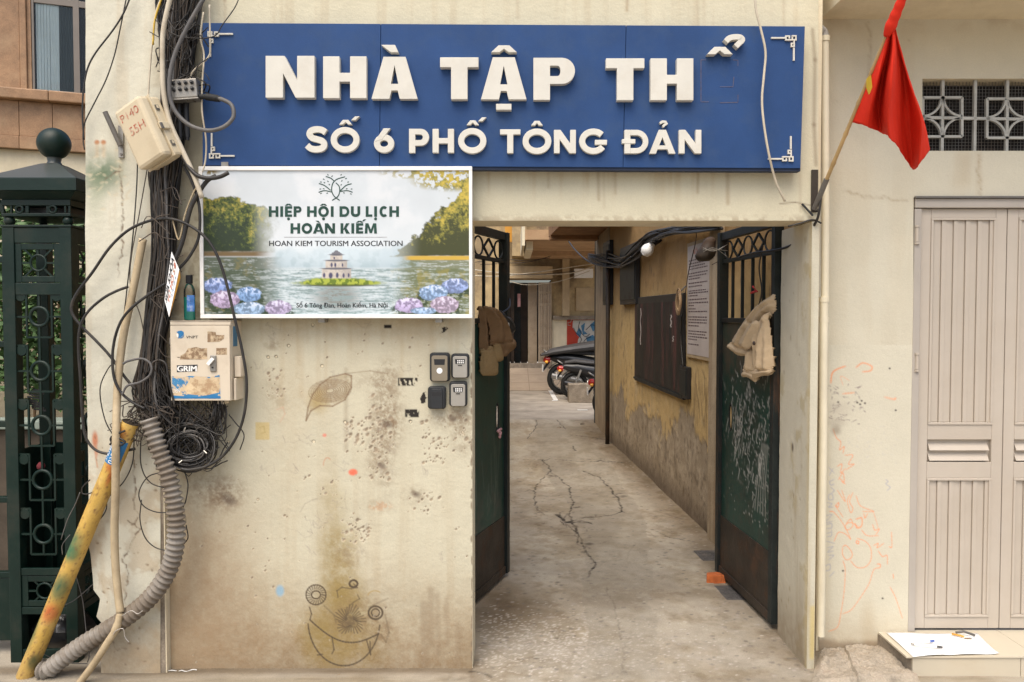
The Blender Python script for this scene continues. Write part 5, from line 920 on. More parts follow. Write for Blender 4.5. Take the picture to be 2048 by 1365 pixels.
text('NỘI QUY', (.25, .04, .8, .085), nm_, 'title_text', M['inkred'], nb, .02, CAP)
ln = [(.13,.9),(.16,.95),(.185,.8),(.21,.95),(.25,.92),(.275,.9),(.30,.6),(.34,.93),(.37,.7),(.41,.9),(.43,.95),(.455,.5),(.49,.9),(.52,.95),(.545,.35),(.575,.4),(.60,.95),(.65,.92),(.675,.9),(.70,.94),(.73,.55),(.78,.95),(.805,.9),(.83,.93),(.855,.5),(.90,.6)]
mb = MB()
for v_, L_ in ln:
    x = .06
    while x < L_ * .95:
        w_ = random.uniform(.04, .11); w_ = min(w_, L_ - x); mb.poly([nm_(x, v_ + .011, 0), nm_(x + w_, v_ + .011, 0), nm_(x + w_, v_, 0), nm_(x, v_, 0)]); x += w_ + .018
build(mb, 'body_text', M['inkgrey'], nb, kind='stuff')
def ameter(px0, px1, py0, py1, off, label, dep=.05):
    a, _ = asz(px1, 545, off); b_, _ = asz(px0, 545, off); z1_ = asz(px1, py0, off)[1]; z0_ = asz(px1, py1, off)[1]
    th = aobj('meter_box', label, 'box', [('case', a, b_, .0, dep, z0_, z1_, 'black')], 'dark boxes on the alley wall', .006)
    mb = MB(); abox(mb, a + .03, b_ - .03, dep + .0005, dep + .008, z0_ + .05, z1_ - .05); build(mb, 'lid', M['gateiron'], th, bevel=.003)
ameter(1240, 1271, 484, 608, .05, 'wide dark meter box high on the alley wall beside the blackboard'); ameter(1206, 1219, 480, 610, .05, 'narrow dark meter box farther down the alley near the wall end')
sa, z1_ = asz(1371, 735, .05); sb, _ = asz(1357, 735, .05); z0_ = asz(1371, 800, .05)[1]
aobj('cable_box', 'small black box below the corner of the blackboard', 'box', [('case', sa, sb, .0, .04, z0_, z1_, 'black'), ('lid', sa + .01, sb - .01, .0405, .046, z0_ + .03, z1_ - .03, 'gateiron')])
# wall pipe, wires, bulb, coil
pp = asz(1217, 700, .06)[0]; mb = MB(); mb.tube([aw(pp, .07, .0), aw(pp, .07, 1.2), aw(pp, .07, 2.55)], .028, 10); o = build(mb, 'wall_pipe', M['rustdark'], smooth=True, label='thin dark downpipe clipped to the far end of the alley wall', cat='pipe')
def acable(pts, r, m, label, offs=.07):
    q = [AW(x, y, offs + random.uniform(-.02, .02)) for x, y in pts]; mb = MB(); mb.tube(smoothpath(q, 6), r, 6); return build(mb, 'cable', M[m], smooth=True, label=label, cat='cable')
mb = MB()
for k_ in range(22):
    ph = random.uniform(0, 6); jy = random.uniform(-11, 11); pts = [(1180, 515 + jy * .5), (1215, 522 + jy), (1245, 524 + jy), (1275, 500 + jy * 1.3), (1300, 477 + jy), (1335, 462 + jy * .7), (1385, 456 + jy), (1440, 452 + jy * .8)]
    mb.tube(smoothpath([AW(x + random.uniform(-5, 5), y + random.uniform(-4, 4), random.uniform(.02, .14)) for x, y in pts], 5), random.uniform(.005, .011), 5)
build(mb, 'cable_bundle', M['cable'], smooth=True, label='sagging bundle of black cables along the top of the alley wall', cat='cables', kind='stuff')
acable([(1136, 481), (1150, 500), (1175, 522), (1205, 533), (1235, 533), (1262, 515)], .012, 'cable', 'thick black cable sagging below the canopy at the far end of the alley wall', .12)
acable([(1390, 448), (1392, 480), (1378, 540), (1370, 590)], .004, 'cable2', 'thin wire hanging down across the left edge of the framed notice', .05)
acable([(1363, 630), (1362, 680), (1366, 735)], .005, 'cable', 'thin wire running down from the coil to the small black box', .05)
acable([(1424, 530), (1440, 520), (1452, 500)], .003, 'cable2', 'thin wire hanging under the wrapped lamp by the gate', .06)
th = thing('wire_coil', 'small brown coil of wire hanging at the top corner of the blackboard', 'coil', AW(1357, 630, .09)); cc = AW(1357, 606, .10)
mb = MB()
for k_ in range(12): mb.torus(cc + Vector((0, random.uniform(-.02, .02), random.uniform(-.02, .02))), .075 + random.uniform(-.02, .01), .006, (AN + Vector((0, random.uniform(-.2, .2), 0))), 16, 5, sz=1.25, sx=.8)
build(mb, 'loops', M['twig'], th, smooth=True); mb = MB(); mb.tube([cc + Vector((0, 0, .08)), cc + Vector((.06, 0, .14))], .006, 6); build(mb, 'hook', M['darkmetal'], th)
bl = thing('bare_bulb', 'white unlit bulb on the alley wall above the blackboard', 'bulb', AW(1297, 510, .15)); c0 = AW(1296, 499, .15)
mb = MB(); mb.lathe([(.0, -.075), (.04, -.06), (.06, -.025), (.058, .01), (.035, .05), (.03, .07)], c0, 16, (.5, 0, .6)); build(mb, 'globe', M['whiteframe'], bl, smooth=True); mb = MB(); mb.tube([c0 + Vector((.03, 0, .04)), c0 + Vector((.12, 0, .1))], .028, 10); build(mb, 'socket', M['black'], bl, autos=40)
# ================================================================= GATE LEAVES
def leaf(name, hinge, free, label, side, holeu, loc, paint):
    H_ = Vector((hinge[0], hinge[1], 0)); D_ = Vector((free[0] - hinge[0], free[1] - hinge[1], 0)); Lw = D_.length; D_ = D_.normalized(); Nn = Vector((-D_.y, D_.x, 0)) * side      # Nn: towards the alley middle
    if Nn.x * side > 0 and side < 0: pass
    L = lambda u_, o, z: H_ + D_ * u_ + Nn * o + Vector((0, 0, z))
    g_ = thing(name, label, 'gate', H_ + D_ * Lw / 2)
    def pb(nm, u0, u1, o0, o1, z0, z1, m, parent=g_, bev=.002):
        mb = MB(); V = [L(u_, o, z) for z in (z0, z1) for u_, o in ((u0, o0), (u1, o0), (u1, o1), (u0, o1))]; mb.add(V, [(0,1,2,3),(7,6,5,4),(0,4,5,1),(1,5,6,2),(2,6,7,3),(3,7,4,0)]); return build(mb, nm, M[m], parent, bevel=bev)
    z0, zs_, zk, zo, zt2 = .045, 1.70, .41, 2.06, 2.245
    pb('stile', 0, .05, -.025, .025, z0, zt2 + .25 if side > 0 else zt2, 'rustiron'); pb('stile', Lw - .05, Lw, -.03, .03, z0, zt2, 'gateiron'); pb('rail', .0505, Lw - .0505, -.02, .02, zt2 - .05, zt2, 'gateiron'); pb('rail', .0505, Lw - .0505, -.02, .02, z0, z0 + .05, 'rustdark'); pb('rail', .0505, Lw - .0505, -.012, .012, zo - .012, zo + .012, 'gateiron'); pb('rail', .0505, Lw - .0505, -.018, .018, zs_ - .03, zs_, 'gateiron')
    pb('kick_plate', .0505, Lw - .0505, .004, .011, z0 + .051, zk + .012, 'rustdark')
    # sheet with an oval hand hole, painted
    cv = Canvas(.0505, zk, Lw - .0505, zs_ - .031, .0085); xs, ys = cv.X, cv.Y; nA = cv.n(.3, 501 + side); nB = cv.n(.06, 502 + side); nC = cv.n(.02, 503, 2)
    cv.c[:] = np.array([.010, .048, .036]) * (.6 + .7 * nA)[..., None]; cv.mix(ss(nB, .55, .7) * .4, (.035, .04, .03)); paint(cv, nA, nB, nC)
    hz = 1.08
    keep = lambda X, Y: ((X - holeu) / .028) ** 2 + ((Y - hz) / .085) ** 2 > 1
    keepb = (lambda X, Y: keep(X, Y))
    o = cv.mesh(lambda X, Y, Hh: np.stack([H_.x + D_.x * X + Nn.x * .004, H_.y + D_.y * X + Nn.y * .004, Y], -1), 'sheet', M['leafpaint'], g_, keep=keepb); m_ = o.modifiers.new('thick', 'SOLIDIFY'); m_.thickness = .004; m_.offset = 0
    mb = MB(); mb.torus(L(holeu, .004, hz), .028, .005, Nn, 24, 6, sz=3.0); build(mb, 'hand_hole_rim', M['gateiron'], g_, smooth=True)
    nb_ = 4
    for i in range(nb_):
        u_ = .05 + (Lw - .1) * (i + 1) / (nb_ + 1); pb('bar', u_ - .008, u_ + .008, -.008, .008, zs_ + .0005, zo - .0125, 'gateiron', bev=0); 
    uw = (Lw - .1) / 5
    for i in range(5):
        uc = .05 + uw * (i + .5); mb = MB(); zc_ = (zo + zt2 - .05) / 2; hh = (zt2 - .05 - zo) / 2 - .012
        if i % 2 == 0: mb.torus(L(uc, 0, zc_), uw * .42, .006, Nn, 20, 6, sz=hh / (uw * .42)); 
        else:
            for a_, b_ in (((-.5, 0), (0, 1)), ((0, 1), (.5, 0)), ((.5, 0), (0, -1)), ((0, -1), (-.5, 0))): mb.bar(L(uc + a_[0] * uw * .98, 0, zc_ + a_[1] * hh), L(uc + b_[0] * uw * .98, 0, zc_ + b_[1] * hh), .011)
        build(mb, 'ornament', M['gateiron'], g_)
    for z_ in (.3, 1.15, 1.95): mb = MB(); mb.lathe([(.016, -.05), (.016, .05)], L(-.016, -.02, z_), 10); build(mb, 'hinge', M['rustiron'], g_, autos=40)
    return g_, L, Lw
def paintR(cv, nA, nB, nC):
    x, y = cv.X, cv.Y; cv.mix(ss(y, 1.25, 1.45) * ss(nB, .25, .55) * .75, (.075, .062, .045)); cv.mix(ss(y, 1.3, 1.6) * .35, (.10, .075, .05))
    for q_ in range(16):
        cu_ = RNG.uniform(.10, .66); cz_ = RNG.uniform(.62, 1.34)
        for k_ in range(9):
            u_ = cu_ + RNG.randn() * .05; z_ = cz_ + RNG.randn() * .07; a_ = RNG.uniform(0, 6.3); L_ = RNG.uniform(.02, .075); cv.line([(u_ + L_ * t * math.cos(a_ + 1.6 * t) * .7, z_ - L_ * t * (1 + .5 * math.sin(a_ + 3 * t))) for t in np.linspace(0, 1, 7)], RNG.uniform(.0022, .005), (.55, .53, .48), RNG.uniform(.3, .95), .005)
    for k_ in range(260): cv.spot(.08 + abs(RNG.randn()) * .28, RNG.uniform(.5, 1.45), RNG.uniform(.002, .005), RNG.uniform(.003, .008), (.5, .49, .44), .8)
    cv.mix(ss(nB, .5, .7) * ss(nC, .5, .7) * ss(y, .6, .8) * (1 - ss(y, 1.25, 1.4)) * .35, (.35, .35, .31))
    for i in range(5): cv.line([(.12 + .02 * i, 1.0), (.15 + .03 * i, .75), (.14 + .04 * i, .6)], .006, (.5, .48, .43), .6, .006)
def paintL(cv, nA, nB, nC):
    x, y = cv.X, cv.Y; cv.mix(ss(nA, .5, .7) * .3, (.02, .09, .065)); cv.mix((1 - ss(y, .45, .75)) * ss(nB, .4, .6) * .3, (.09, .1, .085))
    for k_ in range(12): u_ = RNG.uniform(.4, .9); cv.line([(u_, RNG.uniform(.6, 1.0)), (u_ + RNG.uniform(-.04, .04), RNG.uniform(.45, .7))], .006, (.12, .16, .13), .5)
gr, LR, wR = leaf('gate_leaf', (1.425, .47), (1.358, 1.40), 'scratched green iron gate leaf folded back against the right jamb', 1, .72, None, paintR)
# orientation of Nn for the right leaf must point to -X; for the left leaf to +X
gl_, LL, wL = leaf('gate_leaf', (-.354, .46), (-.042, 1.385), 'dark green iron gate leaf folded back at the left side of the gateway', -1, .80, None, paintL)
for o_, L_, w_ in ((gr, LR, wR), (gl_, LL, wL)): pass
# ---- things hung on the gate leaves: draped panels with folds on a slanted hang plane
def hang(A_, B_):
    d_ = (Vector(B_) - Vector(A_)).normalized(); n_h = Vector((d_.y, -d_.x, 0)); n_h = n_h if n_h.y < 0 else -n_h; return Vector(A_), d_, n_h
def drape(th, nm, frame, outline, folds, m_, base=0.0, bulge=.03, seed=1, thick=.03, wr=.004):
    A_, d_, n_h = frame; xs0 = [p[0] for p in outline]; ys0 = [p[1] for p in outline]; out = sp(outline + [outline[0]], 4)
    cv = Canvas(min(xs0) - 3, min(ys0) - 3, max(xs0) + 3, max(ys0) + 3, 1.1); X, Y = cv.X, cv.Y; dist = np.full(X.shape, 1e9)
    for (ax, ay), (bx, by) in zip(out[:-1], out[1:]):
        L_ = (bx-ax)**2 + (by-ay)**2 + 1e-9; t = np.clip(((X-ax)*(bx-ax) + (Y-ay)*(by-ay)) / L_, 0, 1); dist = np.minimum(dist, np.hypot(X-ax-t*(bx-ax), Y-ay-t*(by-ay)))
    ins = inpoly(X, Y, out); h = base + bulge * (1 - np.exp(-dist / 7.0)) + wr * (cv.n(10, seed, 4) - .5) * 2
    for pts, amp, wd in folds:
        dd = np.full(X.shape, 1e9); q = sp(pts, 5)
        for (ax, ay), (bx, by) in zip(q[:-1], q[1:]):
            L_ = (bx-ax)**2 + (by-ay)**2 + 1e-9; t = np.clip(((X-ax)*(bx-ax) + (Y-ay)*(by-ay)) / L_, 0, 1); dd = np.minimum(dd, np.hypot(X-ax-t*(bx-ax), Y-ay-t*(by-ay)))
        h = h + amp * np.exp(-(dd / wd) ** 2)
    cv.h = h; no = np.array(n_h)
    def mp(X, Y, H):
        dx = (X - 1024) / F; du = (682.5 - Y) / F; D = np.stack([dx, FW.y + UP.y * du, FW.z + UP.z * du], -1); t = ((np.array(A_) - np.array(CP)) @ no) / (D @ no); return np.array(CP) + D * t[..., None] + no * H[..., None]
    big = ins
    o = cv.mesh(mp, nm, M[m_], th, keep=lambda cx_, cy_: inpoly(cx_, cy_, out)); sm_ = o.modifiers.new('s', 'SMOOTH'); sm_.factor = .5; sm_.iterations = 4; md = o.modifiers.new('t', 'SOLIDIFY'); md.thickness = thick; md.offset = -1; md.use_rim = True
    cc_ = np.ones((cv.ny, cv.nx, 3)); return o
hr = hang((1.395, .50, 0), (1.26, .95, 0)); jk = thing('jacket', 'cream corduroy jacket hanging over the right gate leaf', 'jacket', (1.34, .7, 1.3))
drape(jk, 'sleeve', hr, [(1546, 588), (1552, 592), (1552, 622), (1530, 645), (1512, 676), (1498, 704), (1470, 693), (1462, 688), (1472, 668), (1492, 636), (1512, 612), (1530, 598)], [([(1548, 600), (1520, 620), (1495, 655), (1480, 690)], .020, 5), ([(1548, 612), (1526, 632), (1508, 660)], .018, 4), ([(1540, 594), (1510, 620), (1485, 660)], -.012, 4), ([(1535, 628), (1515, 655), (1500, 690)], -.016, 4), ([(1500, 640), (1512, 650)], -.012, 3)], 'khaki', .0, .03, 3)
drape(jk, 'cuff', hr, [(1464, 684), (1500, 698), (1498, 712), (1480, 711), (1462, 698), (1458, 692)], [([(1460, 694), (1480, 704), (1498, 708)], .006, 2), ([(1464, 688), (1482, 696), (1499, 701)], -.010, 1.8)], 'khaki', .012, .03, 4)
drape(jk, 'body', hr, [(1551, 624), (1553, 640), (1556, 690), (1555, 742), (1522, 742), (1518, 700), (1514, 680), (1524, 650), (1536, 634)], [([(1548, 632), (1540, 670), (1536, 735)], .022, 5), ([(1551, 640), (1550, 690), (1549, 738)], .014, 4), ([(1543, 645), (1532, 690), (1528, 738)], -.016, 4), ([(1526, 662), (1524, 700), (1524, 738)], .012, 3), ([(1534, 705), (1532, 735)], -.022, 2.5)], 'khaki', .03, .035, 5)
drape(jk, 'hem_band', hr, [(1521, 738), (1556, 736), (1556, 748), (1540, 752), (1524, 758), (1519, 752)], [([(1522, 742), (1555, 740)], -.008, 1.6), ([(1521, 748), (1555, 745)], .005, 2)], 'khaki', .045, .03, 6)
drape(jk, 'flap', hr, [(1530, 640), (1538, 648), (1528, 676), (1514, 699), (1494, 690), (1504, 668), (1516, 650)], [([(1528, 648), (1516, 672), (1508, 692)], .012, 4)], 'khaki', .055, .02, 7, .015)
drape(jk, 'sleeve', hr, [(1500, 698), (1514, 700), (1520, 735), (1522, 748), (1492, 742), (1493, 722)], [([(1506, 704), (1504, 740)], .014, 4), ([(1515, 708), (1517, 740)], -.014, 3)], 'khaki', .012, .03, 8)
drape(jk, 'cuff', hr, [(1492, 738), (1522, 744), (1521, 762), (1516, 764), (1504, 756), (1491, 753)], [([(1492, 743), (1521, 750)], -.008, 1.6)], 'khaki', .022, .03, 9)
A_, d_, n_h = hr; pb_ = PL(1508, 687, A_ + n_h * .088, n_h); mb = MB(); mb.lathe([(.0, -.003), (.011, -.002), (.011, .003), (0, .005)], pb_, 14, n_h); build(mb, 'button', M['doorwood'], jk, smooth=True)
hl = hang((-.19, .90, 0), (.015, 1.15, 0)); jb = thing('jacket', 'brown jacket with ribbed cuffs hanging over the left gate leaf', 'jacket', (-.08, 1.0, 1.3))
drape(jb, 'sleeve', hl, [(956, 612), (966, 616), (976, 650), (980, 692), (984, 702), (960, 702), (957, 660)], [([(962, 620), (966, 660), (966, 700)], .012, 3), ([(972, 650), (976, 695)], -.012, 2.5)], 'brown', 0, .03, 11)
drape(jb, 'body', hl, [(960, 612), (980, 615), (996, 624), (1008, 645), (1018, 672), (1027, 684), (1026, 695), (1014, 706), (1003, 714), (990, 690), (976, 688), (973, 655), (963, 630)], [([(966, 616), (985, 635), (990, 685)], .014, 4), ([(985, 622), (1005, 650), (1015, 690)], .016, 4), ([(978, 622), (998, 650), (1004, 700)], -.016, 3.5), ([(975, 686), (1000, 686), (1018, 680)], -.012, 2), ([(985, 640), (983, 684)], -.008, 2)], 'brown', .02, .03, 12)
for px0, px1, y0_, y1_, sd in ((958, 993, 698, 749, 13), (982, 1004, 684, 721, 14)):
    drape(jb, 'cuff', hl, [(px0 + 1, y0_), (px1 - 9, y0_ - 4), (px1, y1_ - 2), (px0, y1_)], [([(px0 + 2 + f_ * (px1 - px0 - 10), y0_), (px0 + 1 + f_ * (px1 - px0 - 2), y1_)], .004, 1.2) for f_ in (.08, .25, .42, .58, .75, .92)] + [([(px0, y0_ + 4), (px1 - 8, y0_)], -.008, 1.5)], 'corduroy', .012, .03, sd)
hb_ = hang((-.02, 1.16, 0), (.06, 1.28, 0)); bg = thing('shoulder_bag', 'small black bag hanging at the edge of the left gate leaf', 'bag', (.0, 1.2, 1.6))
drape(bg, 'pouch', hb_, [(998, 620), (1004, 622), (1012, 632), (1022, 636), (1030, 650), (1029, 664), (1020, 668), (1010, 655), (1002, 640)], [([(1006, 630), (1024, 660)], .01, 3)], 'black', 0, .03, 15, .05)
A_, d_, n_h = hb_; qa = [PL(x, y, A_ + n_h * .05, n_h) for x, y in ((1010, 648), (1018, 646), (1019, 653), (1011, 655))]; mb = MB(); mb.prism(qa[::-1], [p - n_h * .003 for p in qa[::-1]]); build(mb, 'label_tag', M['whiteframe'], bg)
q0 = LL(wL - .02, .035, 1.82); q1 = PL(1004, 626, A_, n_h); mb = MB(); mb.tube(smoothpath([q0, (q0 + q1) / 2 + Vector((.02, 0, -.01)), q1], 5), .006, 6); build(mb, 'strap', M['black'], bg)
# wrapped lamp tied to the free stile of the right leaf
sp_ = LR(wR - .02, .06, 0); zz = lambda py: HC + (628 - py) / F * (sp_.y + DC)
wl = thing('wrapped_lamp', 'dark cloth wrapped lamp tied with wire to the top of the right gate leaf', 'lamp', sp_ + Vector((0, 0, zz(523)))); c0 = sp_ + Vector((-.02, 0, 0))
V = []; n = 10; m_ = 18; rr = np.random.RandomState(3)
for i in range(n):
    t = i / (n - 1); z_ = zz(523) + (zz(475) - zz(523)) * t; r_ = np.interp(t, [0, .15, .4, .7, .9, 1], [.034, .060, .058, .040, .036, .014])
    for j_ in range(m_): a = 2 * math.pi * j_ / m_; k_ = 1 + .12 * rr.rand(); V.append(c0 + Vector((math.cos(a) * r_ * k_ - .045 * (1 - t), math.sin(a) * r_ * k_, z_)))
mb = MB().add(V, [(i*m_+j_, i*m_+(j_+1) % m_, (i+1)*m_+(j_+1) % m_, (i+1)*m_+j_) for i in range(n-1) for j_ in range(m_)] + [tuple((n-1)*m_+j_ for j_ in range(m_)), tuple(range(m_-1, -1, -1))]); build(mb, 'wrapping', M['rustdark'], wl, smooth=True)
mb = MB(); 
for k_ in range(3): mb.tube(smoothpath([c0 + Vector((-.06, -.05, zz(498 + 4 * k_))), c0 + Vector((0, -.085, zz(505 - 3 * k_))), c0 + Vector((.09, -.07, zz(492 + 12 * k_)))], 5), .0016, 5)
build(mb, 'tie_wire', M['wire'], wl)
# red string and thin wire among the bars of the right leaf
mb = MB(); mb.tube([LR(.30, .03, HC + .155), LR(.22, .035, HC + .125), LR(.33, .03, HC + .12), LR(.24, .035, HC + .13)], .006, 6); build(mb, 'red_string', M['redstring'], label='short red string knotted round the bars of the right gate leaf', cat='string')
mb = MB(); mb.tube(smoothpath([LR(.13, .04, 2.1), LR(.17, .045, 1.98), LR(.13, .045, 1.86), LR(.15, .05, 1.78), LR(.24, .04, 1.74)], 6), .004, 6); build(mb, 'wire', M['cable'], smooth=True, label='thin black wire looped inside the bars of the right gate leaf', cat='wire')
rg = LL(.80, .02, 1.0); mb = MB(); rr = random.Random(2); mb.tube(smoothpath([rg + Vector((rr.uniform(-.012, .012), rr.uniform(-.02, .02), -.01 * i)) for i in range(6)], 3), .009, 7); build(mb, 'knotted_rag', M['pink'], smooth=True, label='small pink rag knotted in the hand hole of the left gate leaf', cat='rag')
# ---- brick, manhole covers, small litter
br_ = thing('loose_brick', 'orange broken brick lying at the foot of the right gate leaf', 'brick', G(1434, 1172)); q = G(1434, 1172)
cv = [(-.065, -.03), (.03, -.04), (.062, -.035), (.068, .03), (.02, .045), (-.045, .04)]; rr = random.Random(9); mb = MB()
lo = [q + Vector((x, y + .04, .005)) for x, y in cv]; hi = [q + Vector((x * .93 + rr.uniform(-.006, .006), y * .9 + .045, .062 + rr.uniform(-.008, .008))) for x, y in cv]; mb.prism(hi, lo)
o = build(mb, 'clay_block', M['brick'], br_, bevel=.006); mb = MB(); mb.box(q.x - .02, q.x + .012, q.y - .003, q.y + .004, .014, .02); build(mb, 'chipped_edge', M['brick'], br_)
def cover(cx_, cy_, wx, wy, rot, label):
    p = G(cx_, cy_); th = thing('drain_cover', label, 'drain cover', p, 'iron drain covers'); Mx = Matrix.Translation(p) @ Matrix.Rotation(rot, 4, 'Z')
    mb = MB().box(-wx, wx, -wy, wy, .003, .016).xf(Mx); build(mb, 'plate', M['iron'], th, bevel=.004)
    for i in range(4):
        for j_ in range(3): mb = MB().box(-wx * .8 + i * wx * .42, -wx * .8 + i * wx * .42 + wx * .3, -wy * .7 + j_ * wy * .5, -wy * .7 + j_ * wy * .5 + wy * .3, .0162, .019).xf(Mx); build(mb, 'stud', M['iron'], th)
cover(1424, 1115, .10, .12, .05, 'grey iron drain cover at the foot of the alley wall behind the brick'); cover(1475, 1190, .11, .13, .05, 'grey iron drain cover half under the right gate leaf in front of the brick')
for (x, y, r_, m_, lab, cat) in ((964, 1205, .012, 'concrete', 'small grey pebble on the ground by the left gate leaf', 'pebble'), (1118, 858, .03, 'concrete', 'flat pale rubble piece on the alley floor', 'rubble'), (1165, 851, .035, 'concrete', 'pale rubble piece near the far end of the alley wall', 'rubble')):
    q = G(x, y); mb = MB(); rr = random.Random(int(x)); mb.lathe([(r_ * .6, 0), (r_, r_ * .35), (r_ * .8, r_ * .8), (r_ * .3, r_)], q + Vector((0, 0, .002)), 7, sx=1.4); build(mb, 'stone', M[m_], label=lab, cat=cat, bevel=.002)
# ================================================================= COURTYARD AT THE FAR END
YC = 17.0
ct = thing('courtyard_house', 'stained plaster house with open doorway at the far end of the alley', 'house', (1.5, YC, 0))
pz = lambda y: P(1100, y, YC).z; px_ = lambda x, Y=YC: P(x, 600, Y).x
def cb(nm, x0, x1, y0, y1, ya, yb, m, parent=None, bev=0):
    mb = MB(); mb.box(P(x0, 600, ya).x, P(x1, 600, ya).x, ya, yb, P(1100, y1, ya).z, P(1100, y0, ya).z); return build(mb, nm, M[m], parent or ct, bevel=bev)
zf = pz(734)
mb = MB(); mb.box(px_(700), px_(1014), YC, YC + .3, 0, 4.6); mb.box(px_(1014), px_(1103), YC, YC + .3, pz(560), 4.6); mb.box(px_(1103), px_(1500), YC, YC + .3, 0, 4.6); build(mb, 'wall', M['courtwall'], ct)
cb('lower_panel', 1104, 1215, 640, 742, YC - .02, YC - .001, 'plaster'); cb('pilaster', 1125, 1139, 470, 632, YC - .22, YC - .001, 'wood'); cb('wall_ledge', 1106, 1200, 632, 640, YC - .12, YC - .001, 'concrete'); cb('yellow_panel', 1152, 1192, 576, 622, YC - .04, YC - .001, 'wood'); cb('lamp_box', 1149, 1186, 538, 556, YC - .35, YC - .1, 'whiteframe'); cb('awning_board', 995, 1105, 533, 557, YC - .35, YC - .01, 'wood'); cb('threshold', 1012, 1104, 729, 737, YC - .25, YC + .3, 'concrete')
cb('upper_box', 1024, 1053, 380, 512, YC - .9, YC - .001, 'courtwall'); cb('balcony_slab', 1053, 1290, 477 - 8, 512, YC - 1.3, YC - .001, 'brownplaster'); cb('balcony_beam', 1052, 1066, 480, 500, YC - 4.0, YC - 1.3, 'plaster'); cb('orange_sign', 1010, 1026, 440, 484, YC - .5, YC - .3, 'orangeboard')
zb2 = P(1100, 512, YC - .1).z; mb = MB(); xa = P(1050, 477, 12.6).x; mb.box(xa, 3.2, 12.6, YC - 1.31, zb2 + .02, zb2 + .22); build(mb, 'balcony_floor', M['brownplaster'], ct)
mb = MB(); mb.box(xa - .06, xa - .002, 12.6, YC - 1.31, zb2 - .10, zb2 + .42); build(mb, 'balcony_edge', M['plaster'], ct)
dr_ = thing('open_doorway', 'open dark doorway of the house at the far end of the alley', 'door', (px_(1050), YC, zf))
mb = MB(); mb.box(px_(1014), px_(1103), YC + 2.2, YC + 2.25, zf, pz(560)); mb.box(px_(1014) - .05, px_(1014), YC + .3, YC + 2.2, zf, pz(560)); mb.box(px_(1103), px_(1103) + .05, YC + .3, YC + 2.2, zf, pz(560)); build(mb, 'dark_room', M['dark'], dr_)
for (x0, x1, m_, y_) in ((1014, 1020, 'doorwood', .05), (1021, 1028, 'doorwood', .25), (1029, 1041, 'gateiron', .9), (1042, 1054, 'doorwood', 1.0), (1056, 1074, 'accordion', .35)): cb('door_panel' if x0 > 1015 else 'door_jamb', x0, x1, 566, 727, YC + y_, YC + y_ + .05, m_, dr_)  # dark finishes put the room's darkness into the panel colours
cb('paper_decoration', 1035, 1041, 588, 614, YC + .3, YC + .31, 'pink', dr_)
sg = thing('accordion_gate', 'beige folding accordion gate pushed to the right of the far doorway', 'gate', (px_(1088), YC, zf))
for i in range(7):
    x = 1077 + i * 3.9; cb('slat', x, x + 2.7, 565, 732, YC - .10 - .02 * (i % 2), YC - .06, 'accordion', sg)
for y in (583, 607, 690, 710): cb('lattice_band', 1077, 1103, y, y + 5, YC - .058, YC - .03, 'accordion', sg)
# mural: red ground with abstract pale and blue shapes
mu = thing('wall_mural', 'red, white and blue painted mural behind the motorbikes', 'mural', (px_(1165), YC - .03, pz(692)))
cb('red_ground', 1134, 1215, 640, 693, YC - .030, YC - .0205, 'redpaint', mu)
def mpoly(nm, pts, m_, lift):
    mb = MB(); q = [P(x, y, YC - .030 - lift) for x, y in pts]; mb.prism(q[::-1], [Vector((p.x, YC - .029, p.z)) for p in q[::-1]]); build(mb, nm, M[m_], mu)
mpoly('pale_shape', [(1146, 641), (1215, 641), (1215, 692), (1155, 692), (1156, 680), (1160, 672), (1150, 664), (1145, 655)], 'muralwhite', .004)
for i, pts in enumerate(([(1152, 668), (1158, 655), (1164, 664), (1160, 676)], [(1162, 652), (1170, 646), (1168, 662), (1175, 668), (1166, 670)], [(1172, 676), (1186, 670), (1196, 684), (1176, 690)], [(1180, 650), (1190, 642), (1194, 655), (1186, 664)])): mpoly('blue_shape', pts, 'muralblue', .008)
for pts in ([(1147, 656), (1152, 666), (1158, 671), (1163, 680), (1156, 690)], [(1160, 643), (1157, 656), (1164, 668), (1172, 674), (1180, 668)], [(1172, 660), (1184, 650), (1195, 656)], [(1166, 690), (1170, 680), (1182, 674)]):
    mb = MB(); q = [P(x, y, YC - .041) for x, y in sp(pts, 4)]; mb.tube(q, .007, 4); build(mb, 'outline', M['black'], mu)
mb = MB(); mb.tube([P(x, y, YC - .036) for x, y in ((1141, 651), (1136, 651), (1136, 645), (1141, 645), (1143, 640))], .008, 4); build(mb, 'outline', M['muralwhite'], mu)
